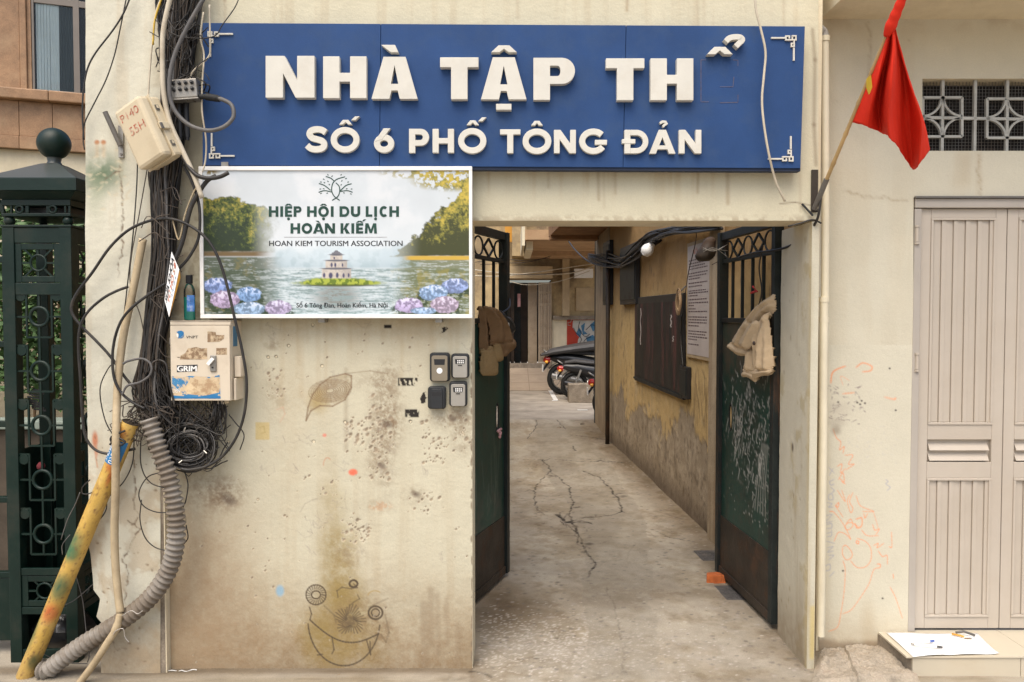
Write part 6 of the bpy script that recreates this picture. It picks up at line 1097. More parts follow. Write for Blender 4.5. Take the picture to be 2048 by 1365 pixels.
# raised tiled apron before the house
zst = zf - .02; y1_ = YC - .25; y0_ = 14.2
ramp_ = thing('tiled_ramp', 'low ramp of pale stone tiles before the far doorway', 'ramp', (px_(1060), 15.6, 0))
V = [(-3, y0_, .002), (4.5, y0_, .002), (4.5, y1_, zst), (-3, y1_, zst), (4.5, YC, zst), (-3, YC, zst)]; mb = MB().add(V, [(0, 1, 2, 3), (3, 2, 4, 5)]); build(mb, 'ramp_bed', M['concrete'], ramp_)
mt = mat('pale apron tile', (.38,.30,.22), .6, .15, 4, bump=.15, dirt=(.22,.17,.12), dsc=2, damt=.5)
for i in range(9):
    for j_ in range(3):
        xa_ = -.6 + i * .5; t0_, t1_ = j_ / 3 + .005, (j_ + 1) / 3 - .005; f_ = lambda t: (y0_ + (y1_ - y0_) * t, .002 + (zst - .002) * t + .006)
        (ya, za), (yb, zb2_) = f_(t0_), f_(t1_); mb = MB().add([(xa_, ya, za), (xa_ + .49, ya, za), (xa_ + .49, yb, zb2_), (xa_, yb, zb2_)] + [(xa_, ya, za - .01), (xa_ + .49, ya, za - .01), (xa_ + .49, yb, zb2_ - .01), (xa_, yb, zb2_ - .01)], [(0,1,2,3),(0,4,5,1),(1,5,6,2),(2,6,7,3),(3,7,4,0)]); build(mb, 'tile', mt, ramp_)
for a, b_, w_ in (((1098, 778), (1112, 802), .09), ((1104, 802), (1114, 802), .10), ((1155, 821), (1175, 821), .06), ((1080, 752), (1110, 752), .05)):
    p, q = G(*a), G(*b_); mb = MB(); mb.bar(p + Vector((0, 0, .006)), q + Vector((0, 0, .006)), w_, .004); build(mb, 'painted_line', M['whiteframe'], kind='structure')
# electric wires across the yard
for k_, pts in enumerate(([(948, 540), (990, 545), (1060, 550), (1140, 547), (1190, 532)], [(948, 552), (1000, 553), (1080, 544), (1185, 528)], [(960, 530), (1010, 527), (1060, 524), (1110, 510)], [(1015, 562), (1050, 570), (1090, 568), (1130, 560), (1180, 542)], [(950, 525), (1000, 518), (1050, 522), (1100, 516)], [(955, 548), (1010, 549), (1080, 549), (1150, 543)])):
    mb = MB(); mb.tube(cpath(pts, YC - 1.0 - .1 * k_), .014 if k_ < 2 else .009, 5); build(mb, 'overhead_wire', M[['cablewhite', 'cablewhite', 'cable2', 'cablewhite', 'cable2', 'cable2'][k_]], smooth=True, label=['pale wire crossing the yard above the far doorway', 'pale wire rising to the right below the balcony', 'brown wire just under the balcony box', 'pale wire sagging across the top of the far doorway', 'highest brown wire left of the balcony slab', 'brown wire between the two pale wires over the yard'][k_], cat='wire', group='wires across the courtyard')
# concrete block by the motorbikes
mb = MB(); p = G(1158, 806); mb.box(p.x - .2, p.x + .28, p.y, p.y + .35, 0, .36); cbk = build(mb, 'concrete_block', M['concrete'], label='low mortared block standing beside the parked motorbikes', cat='block', bevel=.015)
# ---- motorbikes: rear ends stick out past the wall end
def motorbike(x, y, sc_, label, tail='grey', cover_=False, yaw=0.0):
    th = thing('motorbike', label, 'motorbike', (x, y, 0), 'motorbikes parked in the yard'); T = Matrix.Translation((x, y, 0)) @ Matrix.Rotation(yaw, 4, 'Z') @ Matrix.Scale(sc_, 4)
    def pt_(mb, nm, m_, par=th, **kw): mb.xf(T); return build(mb, nm, M[m_], par, **kw)
    for cx_ in (.30, 1.52):
        w = pt_(MB().torus((cx_, 0, .29), .245, .045, (0, 1, 0), 30, 10), 'tyre', 'blackrub', smooth=True); pt_(MB().torus((cx_, 0, .29), .19, .012, (0, 1, 0), 28, 6), 'rim', 'bikegrey', smooth=True); pt_(MB().lathe([(.05, -.05), (.06, 0), (.05, .05)], (cx_, 0, .29), 14, (0, 1, 0)), 'hub', 'bikegrey', autos=40)
        mb = MB()
        for k_ in range(10): a = k_ * math.pi / 5; mb.tube([(cx_ + .05 * math.cos(a), 0, .29 + .05 * math.sin(a)), (cx_ + .185 * math.cos(a + .2), 0, .29 + .185 * math.sin(a + .2))], .005, 5)
        pt_(mb, 'spokes', 'bikegrey', kind='stuff')
    def loft(secs, nm, m_, **kw):                         # secs: (x, zlo, zhi, halfwidth)
        V = []; n = 14
        for (sx_, z0, z1, hw) in secs:
            for k_ in range(n): a = 2 * math.pi * k_ / n; ca, sa = math.cos(a), math.sin(a); V.append((sx_, hw * math.copysign(abs(ca) ** .7, ca), (z0 + z1) / 2 + (z1 - z0) / 2 * math.copysign(abs(sa) ** .7, sa)))
        mb = MB().add(V, [(i*n+k_, i*n+(k_+1) % n, (i+1)*n+(k_+1) % n, (i+1)*n+k_) for i in range(len(secs)-1) for k_ in range(n)] + [tuple(range(n-1, -1, -1)), tuple((len(secs)-1)*n+k_ for k_ in range(n))]); return pt_(mb, nm, m_, autos=40, **kw)
    loft([(.02, .66, .70, .05), (.12, .60, .74, .09), (.35, .52, .76, .12), (.65, .42, .72, .14), (.95, .36, .66, .13)], 'tail_body', 'bikeblack'); loft([(.10, .73, .79, .07), (.30, .75, .83, .13), (.60, .72, .80, .14), (.95, .70, .78, .11), (1.1, .66, .74, .07)], 'seat', 'seat'); loft([(.9, .3, .66, .12), (1.1, .28, .62, .13), (1.25, .30, .78, .15), (1.38, .4, .95, .14), (1.44, .5, .98, .08)], 'leg_shield', 'bikeblack'); loft([(.55, .20, .42, .12), (.75, .17, .46, .15), (1.0, .18, .44, .13)], 'engine', 'bikegrey'); loft([(1.30, .92, 1.02, .05), (1.40, .90, 1.06, .13), (1.50, .86, 1.02, .10)], 'handlebar_cowl', 'bikeblack')
    pt_(MB().tube(smoothpath([(1.34, -.34, 1.02), (1.42, -.15, 1.0), (1.42, .15, 1.0), (1.34, .34, 1.02)], 5), .014, 8), 'handlebar', 'black', smooth=True); pt_(MB().tube([(1.38, 0, .9), (1.52, 0, .29)], .035, 8), 'fork', 'bikegrey'); pt_(MB().tube([(.30, -.10, .29), (.75, -.10, .32)], .024, 8), 'swing_arm', 'bikegrey'); pt_(MB().tube([(.30, -.14, .30), (.42, -.15, .62)], .022, 8), 'shock_absorber', 'bikegrey'); pt_(MB().tube(smoothpath([(.08, -.17, .36), (.4, -.17, .30), (.8, -.14, .22)], 4), [.05] * 5 + [.045] * 4, 10), 'exhaust', 'bikegrey' if tail == 'grey' else 'bikeblack', autos=40)
    V = []; n = 9
    for k_ in range(n): a = math.radians(25 + 120 * k_ / (n - 1)); V += [(.30 + .31 * math.cos(a), s_ * .07, .29 + .31 * math.sin(a)) for s_ in (-1, 1)]
    mb = MB().add(V, [(2*i, 2*i+2, 2*i+3, 2*i+1) for i in range(n-1)]); o = pt_(mb, 'rear_fender', 'bikeblack'); mm_ = o.modifiers.new('t', 'SOLIDIFY'); mm_.thickness = .006
    loft([(-.06, .60, .66, .03), (-.02, .58, .70, .08), (.06, .58, .70, .09)], 'tail_light', 'taillight'); pt_(MB().bar((-.05, 0, .44), (.0, 0, .58), .15, .012, up=(0, 1, 0)) if False else MB().box(-.075, -.066, -.09, .09, .42, .55), 'number_plate', 'whiteframe'); pt_(MB().tube([(.05, 0, .60), (-.065, 0, .44)], .02, 6), 'plate_bracket', 'black'); pt_(MB().tube([(.62, -.08, .22), (.50, -.26, .02)], .014, 6), 'side_stand', 'black'); pt_(MB().tube(smoothpath([(.05, .09, .74), (-.04, .06, .80), (-.04, -.06, .80), (.05, -.09, .74)], 4), .012, 6), 'grab_rail', 'bikegrey', smooth=True)
    for s_ in (-1, 1): pt_(MB().lathe([(.0, -.03), (.025, -.02), (.028, .02), (0, .03)], (-.01, s_ * .13, .60), 10, (1, 0, 0)), 'indicator', 'orangeglass', smooth=True)
    if cover_: loft([(-.1, .70, .74, .10), (.1, .72, .84, .22), (.5, .76, .92, .26), (1.0, .80, 1.0, .28)], 'grey_cover', 'seat')
    return th
motorbike(P(1091, 700, 13.35).x + .02, 13.35, 1.18, 'rearmost black motorbike with large rear wheel by the mural', 'grey', True, .05); motorbike(P(1120, 700, 12.4).x, 12.4, .98, 'middle black motorbike with white number plate and grey exhaust', 'black', False, .0); motorbike(P(1176, 700, 9.35).x + .06, 9.35, .95, 'nearest motorbike, mostly behind the wall end, red tail light showing', 'grey', False, .0)
# ================================================================= LEFT: stone clad building, courtyard, hedge
YBl = 2.6
bo = P(0, 250, YBl); Rb = Matrix.Translation((bo.x, YBl, 0)) @ Matrix.Rotation(math.radians(20), 4, 'Z')
bn = Vector((math.sin(math.radians(20)), -math.cos(math.radians(20)), 0)) * -1
bnn = Rb.to_3x3() @ Vector((0, -1, 0))
def BX(px, py): p = PL(px, py, (bo.x, YBl, 0), bnn); return Rb.inverted() @ p                       # local (x along facade, z up)
bld = thing('granite_building', 'brown granite clad building with a curtained window behind the green gate post', 'building', (bo.x + .6, YBl + .3, 0))
def bbx(nm, x0, x1, y0, y1, z0, z1, m_, par=None, bev=.003): mb = MB().box(x0, x1, y0, y1, z0, z1).xf(Rb); return build(mb, nm, M[m_], par or bld, bevel=bev)
zg = BX(80, 300).z; zl0 = BX(80, 204).z; zl1 = BX(80, 183).z; xw0 = BX(62, 100).x; xe = 2.2
bbx('lower_wall', -2.5, xe, .06, .6, 0, zg, 'plaster'); bbx('upper_wall', -2.5, xe, .05, .6, zg + .001, 5.2, 'concrete')
xp0 = BX(40, 100).x
xs_ = [-1.6, -.8, BX(38, 280).x, BX(105, 280).x, BX(172, 280).x + .3, xe]
for a, b_ in zip(xs_[:-1], xs_[1:]): bbx('granite_slab', a + .0015, b_ - .0015, .0, .049, zg + .002, zg + .10, 'granite'); bbx('granite_slab', a + .0015, b_ - .0015, .015, .049, zg + .103, zl0 - .002, 'granite')
for a, b_ in ((-1.6, .35), (.352, xe)): bbx('granite_ledge', a, b_, -.06, .049, zl0, zl1, 'granite', bev=.008)
bbx('granite_slab', -1.6, xp0 - .002, .0, .049, zl1 + .002, zl1 + .9, 'granite'); bbx('granite_slab', -1.6, xp0 - .002, .0, .049, zl1 + .903, 5.0, 'granite'); bbx('granite_pilaster', xp0, xw0 - .03, -.012, .049, zl1 + .002, 5.0, 'granite', bev=.006); bbx('granite_reveal', xw0 - .029, xw0, .012, .049, zl1 + .002, 5.0, 'granite')
wi = bbx('window', xw0 + .004, xe - .3, .0495, .052, zl1 + .01, 5.0, 'dark')
xm = BX(146, 100).x
for a, b_, c_, d_ in ((xw0 + .002, xw0 + .02, zl1 + .003, 5.0), (xm, xm + .045, zl1 + .003, 5.0), (xw0 + .02, xe - .3, zl1 + .003, zl1 + .02)): bbx('window_frame', a, b_, .02, .049, c_, d_, 'alu', wi, .002)
zt3 = BX(110, 8).z
bbx('window_frame', xw0 + .021, xe - .3, .021, .049, zt3, zt3 + .05, 'alu', wi, .002)
V = []; n = 46; xc1 = BX(108, 100).x
for i in range(n + 1):
    x = xw0 + .03 + (xc1 - xw0) * i / n; y = .046 + .008 * math.sin(i * 1.1) * 0 - .006 * abs(math.sin(i * .55)); V += [(x, y - .002, zl1 + .025), (x + .008 * math.sin(i), y - .002, 5.0)]
mb = MB().add(V, [(2*i, 2*i+2, 2*i+3, 2*i+1) for i in range(n)]).xf(Rb); build(mb, 'curtain', M['curtain'], wi, smooth=True)
V = []; xc2 = BX(146, 100).x
for i in range(n + 1): x = xc1 + .035 + (xc2 - xc1 - .02) * i / n; V += [(x, .046 - .006 * abs(math.sin(i * .4)), zl1 + .025), (x, .046 - .006 * abs(math.sin(i * .4)), 5.0)]
mb = MB().add(V, [(2*i, 2*i+2, 2*i+3, 2*i+1) for i in range(n)]).xf(Rb); build(mb, 'curtain', mat('grey green curtain', (.06, .07, .068), .9, .3, 3), wi, smooth=True)
mb = MB().box(xw0 + .02, xe - .3, .032, .036, zl1 + .02, 5.0).xf(Rb); build(mb, 'pane', M['glass'], wi)
# hedge and low wall seen through the lattice
def leaves(mb, c0, ex_, n, s0_, seed):
    rr = np.random.RandomState(seed)
    for k_ in range(n):
        p = Vector(c0) + Vector(((rr.rand() - .5) * ex_[0], (rr.rand() - .5) * ex_[1], (rr.rand() - .5) * ex_[2])); a, b_ = rr.rand() * 6.3, (rr.rand() - .3) * 1.6; s_ = s0_ * (.6 + .8 * rr.rand())
        d_ = Vector((math.cos(a) * math.cos(b_), math.sin(a) * math.cos(b_), math.sin(b_))); t_ = d_.orthogonal().normalized()
        mb.add([p - d_ * s_, p + t_ * s_ * .45, p + d_ * s_, p - t_ * s_ * .45], [(0, 1, 2, 3)])
    return mb
for i, (x, y, h_) in enumerate(((-3.1, 1.75, 2.35), (-3.6, 1.9, 2.5), (-2.55, 1.85, 2.3), (-4.2, 1.8, 2.4))):
    th = thing('hedge_shrub', ['green shrub behind the middle of the gate post lattice', 'taller green shrub behind the left edge of the gate post', 'green shrub behind the right side of the gate post, next to the pier', 'green shrub behind the gate leaf at the left frame edge'][i], 'shrub', (x, y, 0), 'shrubs behind the green gate')
    mb = MB(); [mb.tube([(x + .05 * k_, y, 0), (x + .12 * (k_ - 1.5), y + .03 * k_, h_ * .8)], [.015, .006], 6) for k_ in range(4)]; build(mb, 'stems', M['twig'], th); build(leaves(MB(), (x, y, h_ - .62), (.66, .45, 1.3), 2600, .034, i), 'foliage', M['leafgreen'], th)
mb = MB(); mb.box(-5, -2.1, 1.35, 1.5, 0, .98); build(mb, 'garden_wall', mat('darkened brown wall', (.07, .055, .04), .95, .3, 6), label='low brown garden wall behind the green gate post', cat='wall', bevel=.01)  # gloom behind the post put into the near-black wall colour
mb = MB(); mb.box(-5, -2.1, 1.30, 1.5, .985, 1.04); build(mb, 'coping_stone', mat('pale green coping', (.22, .26, .22), .8, .2, 6), label='pale coping along the low wall behind the green gate post', cat='coping', bevel=.008)
# ================================================================= GREEN GATE POST
YG1 = .07; PW = .335; gx1 = P(146, 700, YG1).x; gx0 = gx1 - PW; gcx = (gx0 + gx1) / 2; gcy = YG1 + PW / 2
post = thing('gate_post', 'dark green iron lattice gate post with pyramid cap and ball', 'gate post', (gcx, gcy, 0))
zq = lambda y: P(80, y, YG1).z
def gb_(nm, x0, x1, y0, y1, z0, z1, par=None, m_='green', bev=.003): mb = MB().box(x0, x1, y0, y1, z0, z1); return build(mb, nm, M[m_], par or post, bevel=bev)
zt4 = zq(455); sw = .058
for (a, c_) in ((gx0, YG1), (gx1 - sw, YG1), (gx0, YG1 + PW - sw), (gx1 - sw, YG1 + PW - sw)): gb_('corner_stile', a, a + sw, c_, c_ + sw, 0, zt4)
gb_('top_plate', gx0 - .004, gx1 + .004, YG1 - .004, YG1 + PW + .004, zt4 + .001, zt4 + .012)
def faceframe(T, tag_):                                  # T maps (u across 0..1, out, z) to world for one side
    def bb_(nm, u0, u1, z0, z1, o0=.004, o1=.022, bev=.002):
        mb = MB(); V = [T(u_, o, z) for z in (z0, z1) for u_, o in ((u0, o0), (u1, o0), (u1, o1), (u0, o1))]; mb.add(V, [(0,1,2,3),(7,6,5,4),(0,4,5,1),(1,5,6,2),(2,6,7,3),(3,7,4,0)]); return build(mb, nm, M['green'], post, bevel=bev)
    wi_ = PW - 2 * sw; U = lambda f_: f_ * wi_
    bb_('rail', 0, wi_, zq(486), zt4 - .001); bb_('rail', 0, wi_, zq(590), zq(566)); bb_('rail', 0, wi_, zq(1152), zq(1138)); bb_('rail', 0, wi_, zq(1230), zq(1216)); bb_('rail', 0, wi_, .03, .075)
    for (z1_, z0_) in ((zq(487), zq(565)), (zq(1153), zq(1215))):
        bb_('panel_stile', 0, U(.14), z0_, z1_, .006, .018); bb_('panel_stile', U(.86), wi_, z0_, z1_, .006, .018); bb_('panel_rail', U(.14), U(.86), z1_ - .03, z1_ - .001, .006, .018); bb_('panel_rail', U(.14), U(.86), z0_ + .001, z0_ + .03, .006, .018)
        zc_ = (z0_ + z1_) / 2; c0 = T(wi_ / 2, .012, zc_); nrm_ = (T(0, 1, 0) - T(0, 0, 0)).normalized(); mb = MB(); mb.torus(c0, .038, .006, nrm_, 24, 8); build(mb, 'ring', M['green'], post, smooth=True)
        mb = MB()
        for k_ in range(8):
            a = k_ * math.pi / 4; d_ = (T(1, 0, 0) - T(0, 0, 0)) * math.cos(a) + Vector((0, 0, 1)) * math.sin(a); r1 = .078 if k_ % 2 == 0 else .10; mb.bar(c0 + d_ * .040, c0 + d_ * r1, .008)
        build(mb, 'spokes', M['green'], post, kind='stuff')
    for k_ in range(5):
        zc_ = zq(634 + 109 * k_); c0 = T(wi_ / 2, .012, zc_); nrm_ = (T(0, 1, 0) - T(0, 0, 0)).normalized()
        mb = MB(); mb.torus(c0, .045, .0085, nrm_, 26, 8); build(mb, 'ring', M['green'], post, smooth=True)
        for f_ in (.10, .90): mb = MB(); p = T(U(f_), .012, zc_ + .10); mb.lathe([(.024, -.006), (.027, -.002), (.027, .002), (.024, .006)], p, 16, nrm_); build(mb, 'disc', M['green'], post, autos=40)
        mb = MB(); u0, u1 = U(.22), U(.78); za, zb = zc_ - .10, zc_ + .125
        mb.bar(T(u0, .012, za), T(u0, .012, zb), .009); mb.bar(T(u1, .012, za), T(u1, .012, zb), .009); mb.bar(T(u0, .0115, za), T(u1, .0115, za), .009); mb.bar(T(0, .0115, zb), T(u0, .0115, zb), .009); mb.bar(T(u1, .0115, zb), T(wi_, .0115, zb), .009)
        mb.bar(T(wi_ / 2, .012, zc_ + .05), T(wi_ / 2, .012, zc_ + .165), .009); mb.bar(T(wi_ / 2, .012, zc_ - .05), T(wi_ / 2, .012, zc_ - .10), .009); mb.bar(T(0, .011, zc_), T(wi_ / 2 - .05, .011, zc_), .009); mb.bar(T(wi_ / 2 + .05, .011, zc_), T(wi_, .011, zc_), .009); build(mb, 'lattice_unit', M['green'], post, kind='stuff')
faceframe(lambda u_, o, z: Vector((gx0 + sw + u_, YG1 + .026 - o, z)), 'front'); faceframe(lambda u_, o, z: Vector((gx1 - .026 + o, YG1 + sw + u_, z)), 'side')
gb_('added_dark_back', gx0 + sw, gx1 - sw, YG1 + PW - .02, YG1 + PW - .012, .05, zq(905)); gb_('added_dark_side', gx0 + .012, gx0 + .02, YG1 + sw, YG1 + PW - sw, .05, zq(905))  # plates added to keep the lower inside of the post dark
# cap
zc0 = zq(443); zfr0, zfr1 = zq(433), zq(399); hw = PW / 2
for sx_ in (-1, 1):
    for sy_ in (-1, 1): mb = MB(); c0 = Vector((gcx + sx_ * (hw - .025), gcy + sy_ * (hw - .025), (zt4 + zfr0) / 2 + .006)); r_ = (zfr0 - zt4 - .012) / 2 + .004; mb.lathe([(r_ * math.sin(t) + .001, -r_ * math.cos(t)) for t in np.linspace(.05, 3.09, 10)], c0, 16); build(mb, 'support_ball', M['green'], post, smooth=True)
gb_('frieze_rail', gx0, gx1, YG1, YG1 + PW, zfr0, zfr0 + .016); gb_('frieze_rail', gx0, gx1, YG1, YG1 + PW, zfr1 - .03, zfr1)
for f_ in (.0, .12, .34, .36, .64, .66, .9, .96): gb_('frieze_stub', gx0 + f_ * PW + .002, gx0 + f_ * PW + .011, YG1 + .002, YG1 + .012, zfr0 + .017, zfr1 - .031, bev=.001)
for f_ in (.26, .74): mb = MB(); mb.torus((gx0 + f_ * PW, YG1 + .004, (zfr0 + zfr1 - .014) / 2), .017, .007, (0, 1, 0), 18, 7); build(mb, 'frieze_ring', M['green'], post, smooth=True)
gb_('frieze_core', gx0 + .03, gx1 - .03, YG1 + .06, YG1 + PW - .03, zfr0 + .017, zfr1 - .031, m_='black')
ch = P(159, 360, YG1 - .03).x - gcx; ze0, ze1, zap = zq(386), zq(361), zq(316)
mb = MB(); r0, r1 = hw + .002, ch; V = []
for z_, r_ in ((zfr1 + .001, r0), (ze0, r1 - .012), (ze0 + .004, r1), (ze1, r1), (ze1 + .004, r1 - .004)): V += [(gcx - r_, gcy - r_, z_), (gcx + r_, gcy - r_, z_), (gcx + r_, gcy + r_, z_), (gcx - r_, gcy + r_, z_)]
mb.add(V, [(0, 3, 2, 1)] + [(4*i+k_, 4*i+(k_+1) % 4, 4*(i+1)+(k_+1) % 4, 4*(i+1)+k_) for i in range(4) for k_ in range(4)] + [(16, 17, 18, 19)]); build(mb, 'eave', M['green'], post)
mb = MB(); V = []; mcap = mat('grey sheen cap enamel', (.052, .062, .058), .33, .15, 5, bump=.05)
for z_, r_ in ((ze1 + .0045, r1 - .004), (zap - .005, .045), (zap, .03)): V += [(gcx - r_, gcy - r_, z_), (gcx + r_, gcy - r_, z_), (gcx + r_, gcy + r_, z_), (gcx - r_, gcy + r_, z_)]
mb.add(V, [(4*i+k_, 4*i+(k_+1) % 4, 4*(i+1)+(k_+1) % 4, 4*(i+1)+k_) for i in range(2) for k_ in range(4)] + [(8, 9, 10, 11)]); roof = build(mb, 'pyramid_roof', mcap, post)
zb5 = P(109, 288, gcy).z; mb = MB(); mb.lathe([(.036, 0), (.03, .012), (.034, zb5 - .07 - zap)], (gcx, gcy, zap), 18); build(mb, 'neck', mcap, roof, autos=50)
mb = MB(); r_ = .078; mb.lathe([(r_ * math.sin(t) + .0005, -r_ * math.cos(t)) for t in np.linspace(.02, 3.12, 22)], (gcx, gcy, zb5), 32); build(mb, 'ball', M['green'], roof, smooth=True)
# gate leaf beyond the post
gt = thing('fence_gate', 'dark green barred iron gate at the left edge beside the lattice post', 'gate', (gx0 - .5, .2, 0))
xg1 = gx0 - .012; xg0 = xg1 - .75
for i in range(9): x = xg1 - .045 - i * .09; gb_('bar', x - .008, x + .008, .17, .186, .42, 2.0, gt, bev=0)
for z_ in (.40, .78, 1.16, 1.56, 1.98): gb_('rail', xg0, xg1, .165, .20, z_, z_ + .03, gt)
gb_('bottom_plate', xg0, xg1, .17, .182, .08, .398, gt); gb_('stile', xg1 - .03, xg1, .16, .205, .06, 2.05, gt); mb = MB(); mb.tube([P(-6, 395, .2), P(14, 440, .2)], .012, 8); build(mb, 'brace', M['green'], gt)
# dark rubbish bag at the foot of the post
mb = MB(); V = []; rr = np.random.RandomState(5); n, m_ = 12, 22
for i in range(n):
    t = i / (n - 1); r_ = .13 * math.sin(.25 + t * 2.75) ** .8
    for j_ in range(m_): a = 2 * math.pi * j_ / m_; k_ = 1 + .16 * rr.rand() + .1 * math.sin(5 * a + 3 * t); V.append((gcx + .01 + math.cos(a) * r_ * k_, gcy + math.sin(a) * r_ * k_ * .8, .01 + t * .24))
mb.add(V, [(i*m_+j_, i*m_+(j_+1) % m_, (i+1)*m_+(j_+1) % m_, (i+1)*m_+j_) for i in range(n-1) for j_ in range(m_)] + [tuple((n-1)*m_+j_ for j_ in range(m_)), tuple(range(m_-1, -1, -1))]); build(mb, 'rubbish_bag', M['bikeblack'], autos=30, label='black rubbish bag inside the foot of the green gate post', cat='bag')
mb = MB(); c0 = Vector((P(55, 780, .1).x, .115, zq(800)))
for k_ in range(9): mb.bar(c0 + Vector((.01 * abs(k_ - 4) - .02, 0, .012 * k_ - .05)), c0 + Vector((.01 * abs(k_ - 4) + .035, .01, .012 * k_ - .06)), .008)
build(mb, 'cable_clip_bundle', M['black'], label='black curled scrap of cord stuck in the post lattice', cat='scrap', kind='stuff'); mb = MB(); mb.lathe([(.002, -.02), (.018, -.01), (.02, .005), (.01, .02)], P(82, 933, .1), 9); build(mb, 'red_rag', mat('dark red rag', (.12, .015, .02), .9), smooth=True, label='small dark red rag tucked in the post lattice', cat='rag')
# ================================================================= CABLES
def cab(pp, Y, r, m_, label, name='cable', cat='cable', n=8, k=7, group='loose cables round the pier'):
    mb = MB(); mb.tube(cpath(pp, Y, k), r, n); return build(mb, name, M[m_], smooth=True, label=label, cat=cat, group=group)
# main vertical trunk of cables: uncountable mass, in strands
prof = [(-60, 318, 425), (0, 315, 402), (60, 318, 392), (120, 322, 385), (200, 325, 375), (280, 310, 366), (350, 299, 358), (420, 304, 352), (480, 308, 350), (540, 303, 350), (600, 295, 344), (660, 289, 333), (710, 283, 325), (760, 272, 335), (800, 264, 342), (840, 285, 340)]
ysn = [a for a, _, _ in prof]; lo_ = [b_ for _, b_, _ in prof]; hi_ = [c_ for _, _, c_ in prof]
def trunk(n, m_, seed, rr_, y0_=-60, y1_=840, yoff=(-.03, -.13), wander=.25):
    rs = np.random.RandomState(seed); mb = MB()
    for k_ in range(n):
        f0 = rs.rand(); a = rs.rand() * 6; w1 = rs.uniform(.5, 2.0); dY = rs.uniform(*yoff); pts = []; ya = y0_ + rs.uniform(0, 1) ** 3 * 300; yb = y1_ - rs.uniform(0, 1) ** 2 * 160
        for y in np.linspace(ya, yb, 15):
            f_ = f0 + wander * math.sin(a + y / 900 * 6.28 * w1) * .6 + rs.randn() * .035; f_ = min(1.04, max(-.04, f_)); l_, h_ = np.interp(y, ysn, lo_), np.interp(y, ysn, hi_)
            dep = dY * (1 - .5 * (2 * f_ - 1) ** 2); pts.append(P(l_ + (h_ - l_) * f_, y, dep - .012))
        mb.tube(smoothpath(pts, 3), rs.uniform(*rr_), 5, cap=False)
    return mb
build(trunk(75, 'cable', 1, (.003, .0055)), 'cable_trunk', M['cable'], smooth=True, label='thick hanging trunk of black cables down the wall beside the pier', cat='cables', kind='stuff'); build(trunk(70, 'cable2', 2, (.0025, .0045)), 'cable_trunk', M['cable2'], smooth=True, label='dusty brown cables twisted through the black cable trunk', cat='cables', kind='stuff'); build(trunk(16, 'cablegrey', 3, (.003, .006)), 'cable_trunk', M['cablegrey'], smooth=True, label='grey cables mixed into the hanging cable trunk', cat='cables', kind='stuff')
# tangle at the top: short arcs
rs = np.random.RandomState(12); mb = MB()
for k_ in range(60):
    x, y = rs.uniform(320, 402), rs.uniform(-20, 190); w_ = rs.uniform(15, 55); a = rs.rand() * 6.3; mb.tube(cpath([(x + w_ * .5 * math.cos(a), y + w_ * math.sin(a)), (x + rs.randn() * 8, y + rs.randn() * 8), (x - w_ * .5 * math.cos(a + .6), y - w_ * math.sin(a + .6))], list(-.10 - .08 * rs.rand(3)), 5), rs.uniform(.0018, .0035), 5, cap=False)
build(mb, 'wire_tangle', M['cable'], smooth=True, label='dense tangle of thin black wires at the top of the cable trunk', cat='wires', kind='stuff')
rs = np.random.RandomState(14); mb = MB()
for k_ in range(20):
    x, y = rs.uniform(305, 350), rs.uniform(350, 820); w_ = rs.uniform(14, 34); a = rs.rand() * 6.3; mb.tube(cpath([(x + w_ * math.cos(a), y + w_ * math.sin(a)), (x + rs.randn() * 8, y + rs.randn() * 10), (x - w_ * math.cos(a + 1), y - w_ * math.sin(a + 1))], list(-.13 - .05 * rs.rand(3)), 5), rs.uniform(.0014, .0028), 5, cap=False)
build(mb, 'wire_tangle', M['cable2'], smooth=True, label='loose thin brown wires curling out of the middle of the cable trunk', cat='wires', kind='stuff')
# individual cables
cab([(425, -30), (400, 10), (372, 60), (348, 115), (339, 165), (345, 212), (372, 246), (410, 261), (444, 256), (466, 236), (464, 212), (446, 200), (432, 197)], [-.20] * 9 + [-.19, -.18, -.17, -.16], .0095, 'cablegrey', 'thick dark grey cable making a loop across the left end of the blue sign', n=10)
mb = MB(); mb.tube(cpath([(400, 194), (410, 194), (432, 197), (440, 199)], -.16), [.012] * 7 + [.016] * 7 + [.014] * 7 + [.011], 12); build(mb, 'cable_sleeve', M['blackrub'], smooth=True, label='black rubber sleeve joining the looped cable to the splice box', cat='sleeve')
cab([(350, -40), (335, 20), (326, 70), (325, 130), (328, 190), (340, 245), (362, 295), (385, 345), (404, 396)], -.175, .0115, 'cablewhite', 'dirty white conduit running diagonally past the cream box to the board corner', n=10)
cab([(457, 346), (440, 354), (418, 357), (396, 352), (378, 335), (362, 308), (350, 280)], [-.2, -.2, -.195, -.19, -.18, -.17, -.16], .0095, 'cable', 'thick black cable end curling over the top edge of the tourism board', n=10)
cab([(432, 352), (415, 362), (398, 385), (382, 415), (374, 445), (366, 480), (354, 512), (344, 530)], -.165, .010, 'cable', 'thick black cable running down from the board corner behind the flyer', n=10)
cab([(366, 330), (382, 360), (396, 400), (400, 440), (396, 480), (378, 515), (356, 540)], -.15, .007, 'cable', 'black cable hanging beside the left edge of the tourism board')
cab([(272, 780), (250, 755), (222, 715), (195, 685), (165, 655), (147, 632), (143, 612), (155, 585), (185, 545), (220, 495), (258, 460), (300, 442), (340, 438), (380, 452), (415, 480), (438, 520), (455, 575), (470, 640), (484, 700), (493, 760), (490, 820), (475, 870), (448, 910), (415, 932), (380, 940), (362, 938)], [-.10] * 12 + [-.17] * 14, .0068, 'cable', 'long black cable making the widest loop from the gate post to the board and back', n=8)
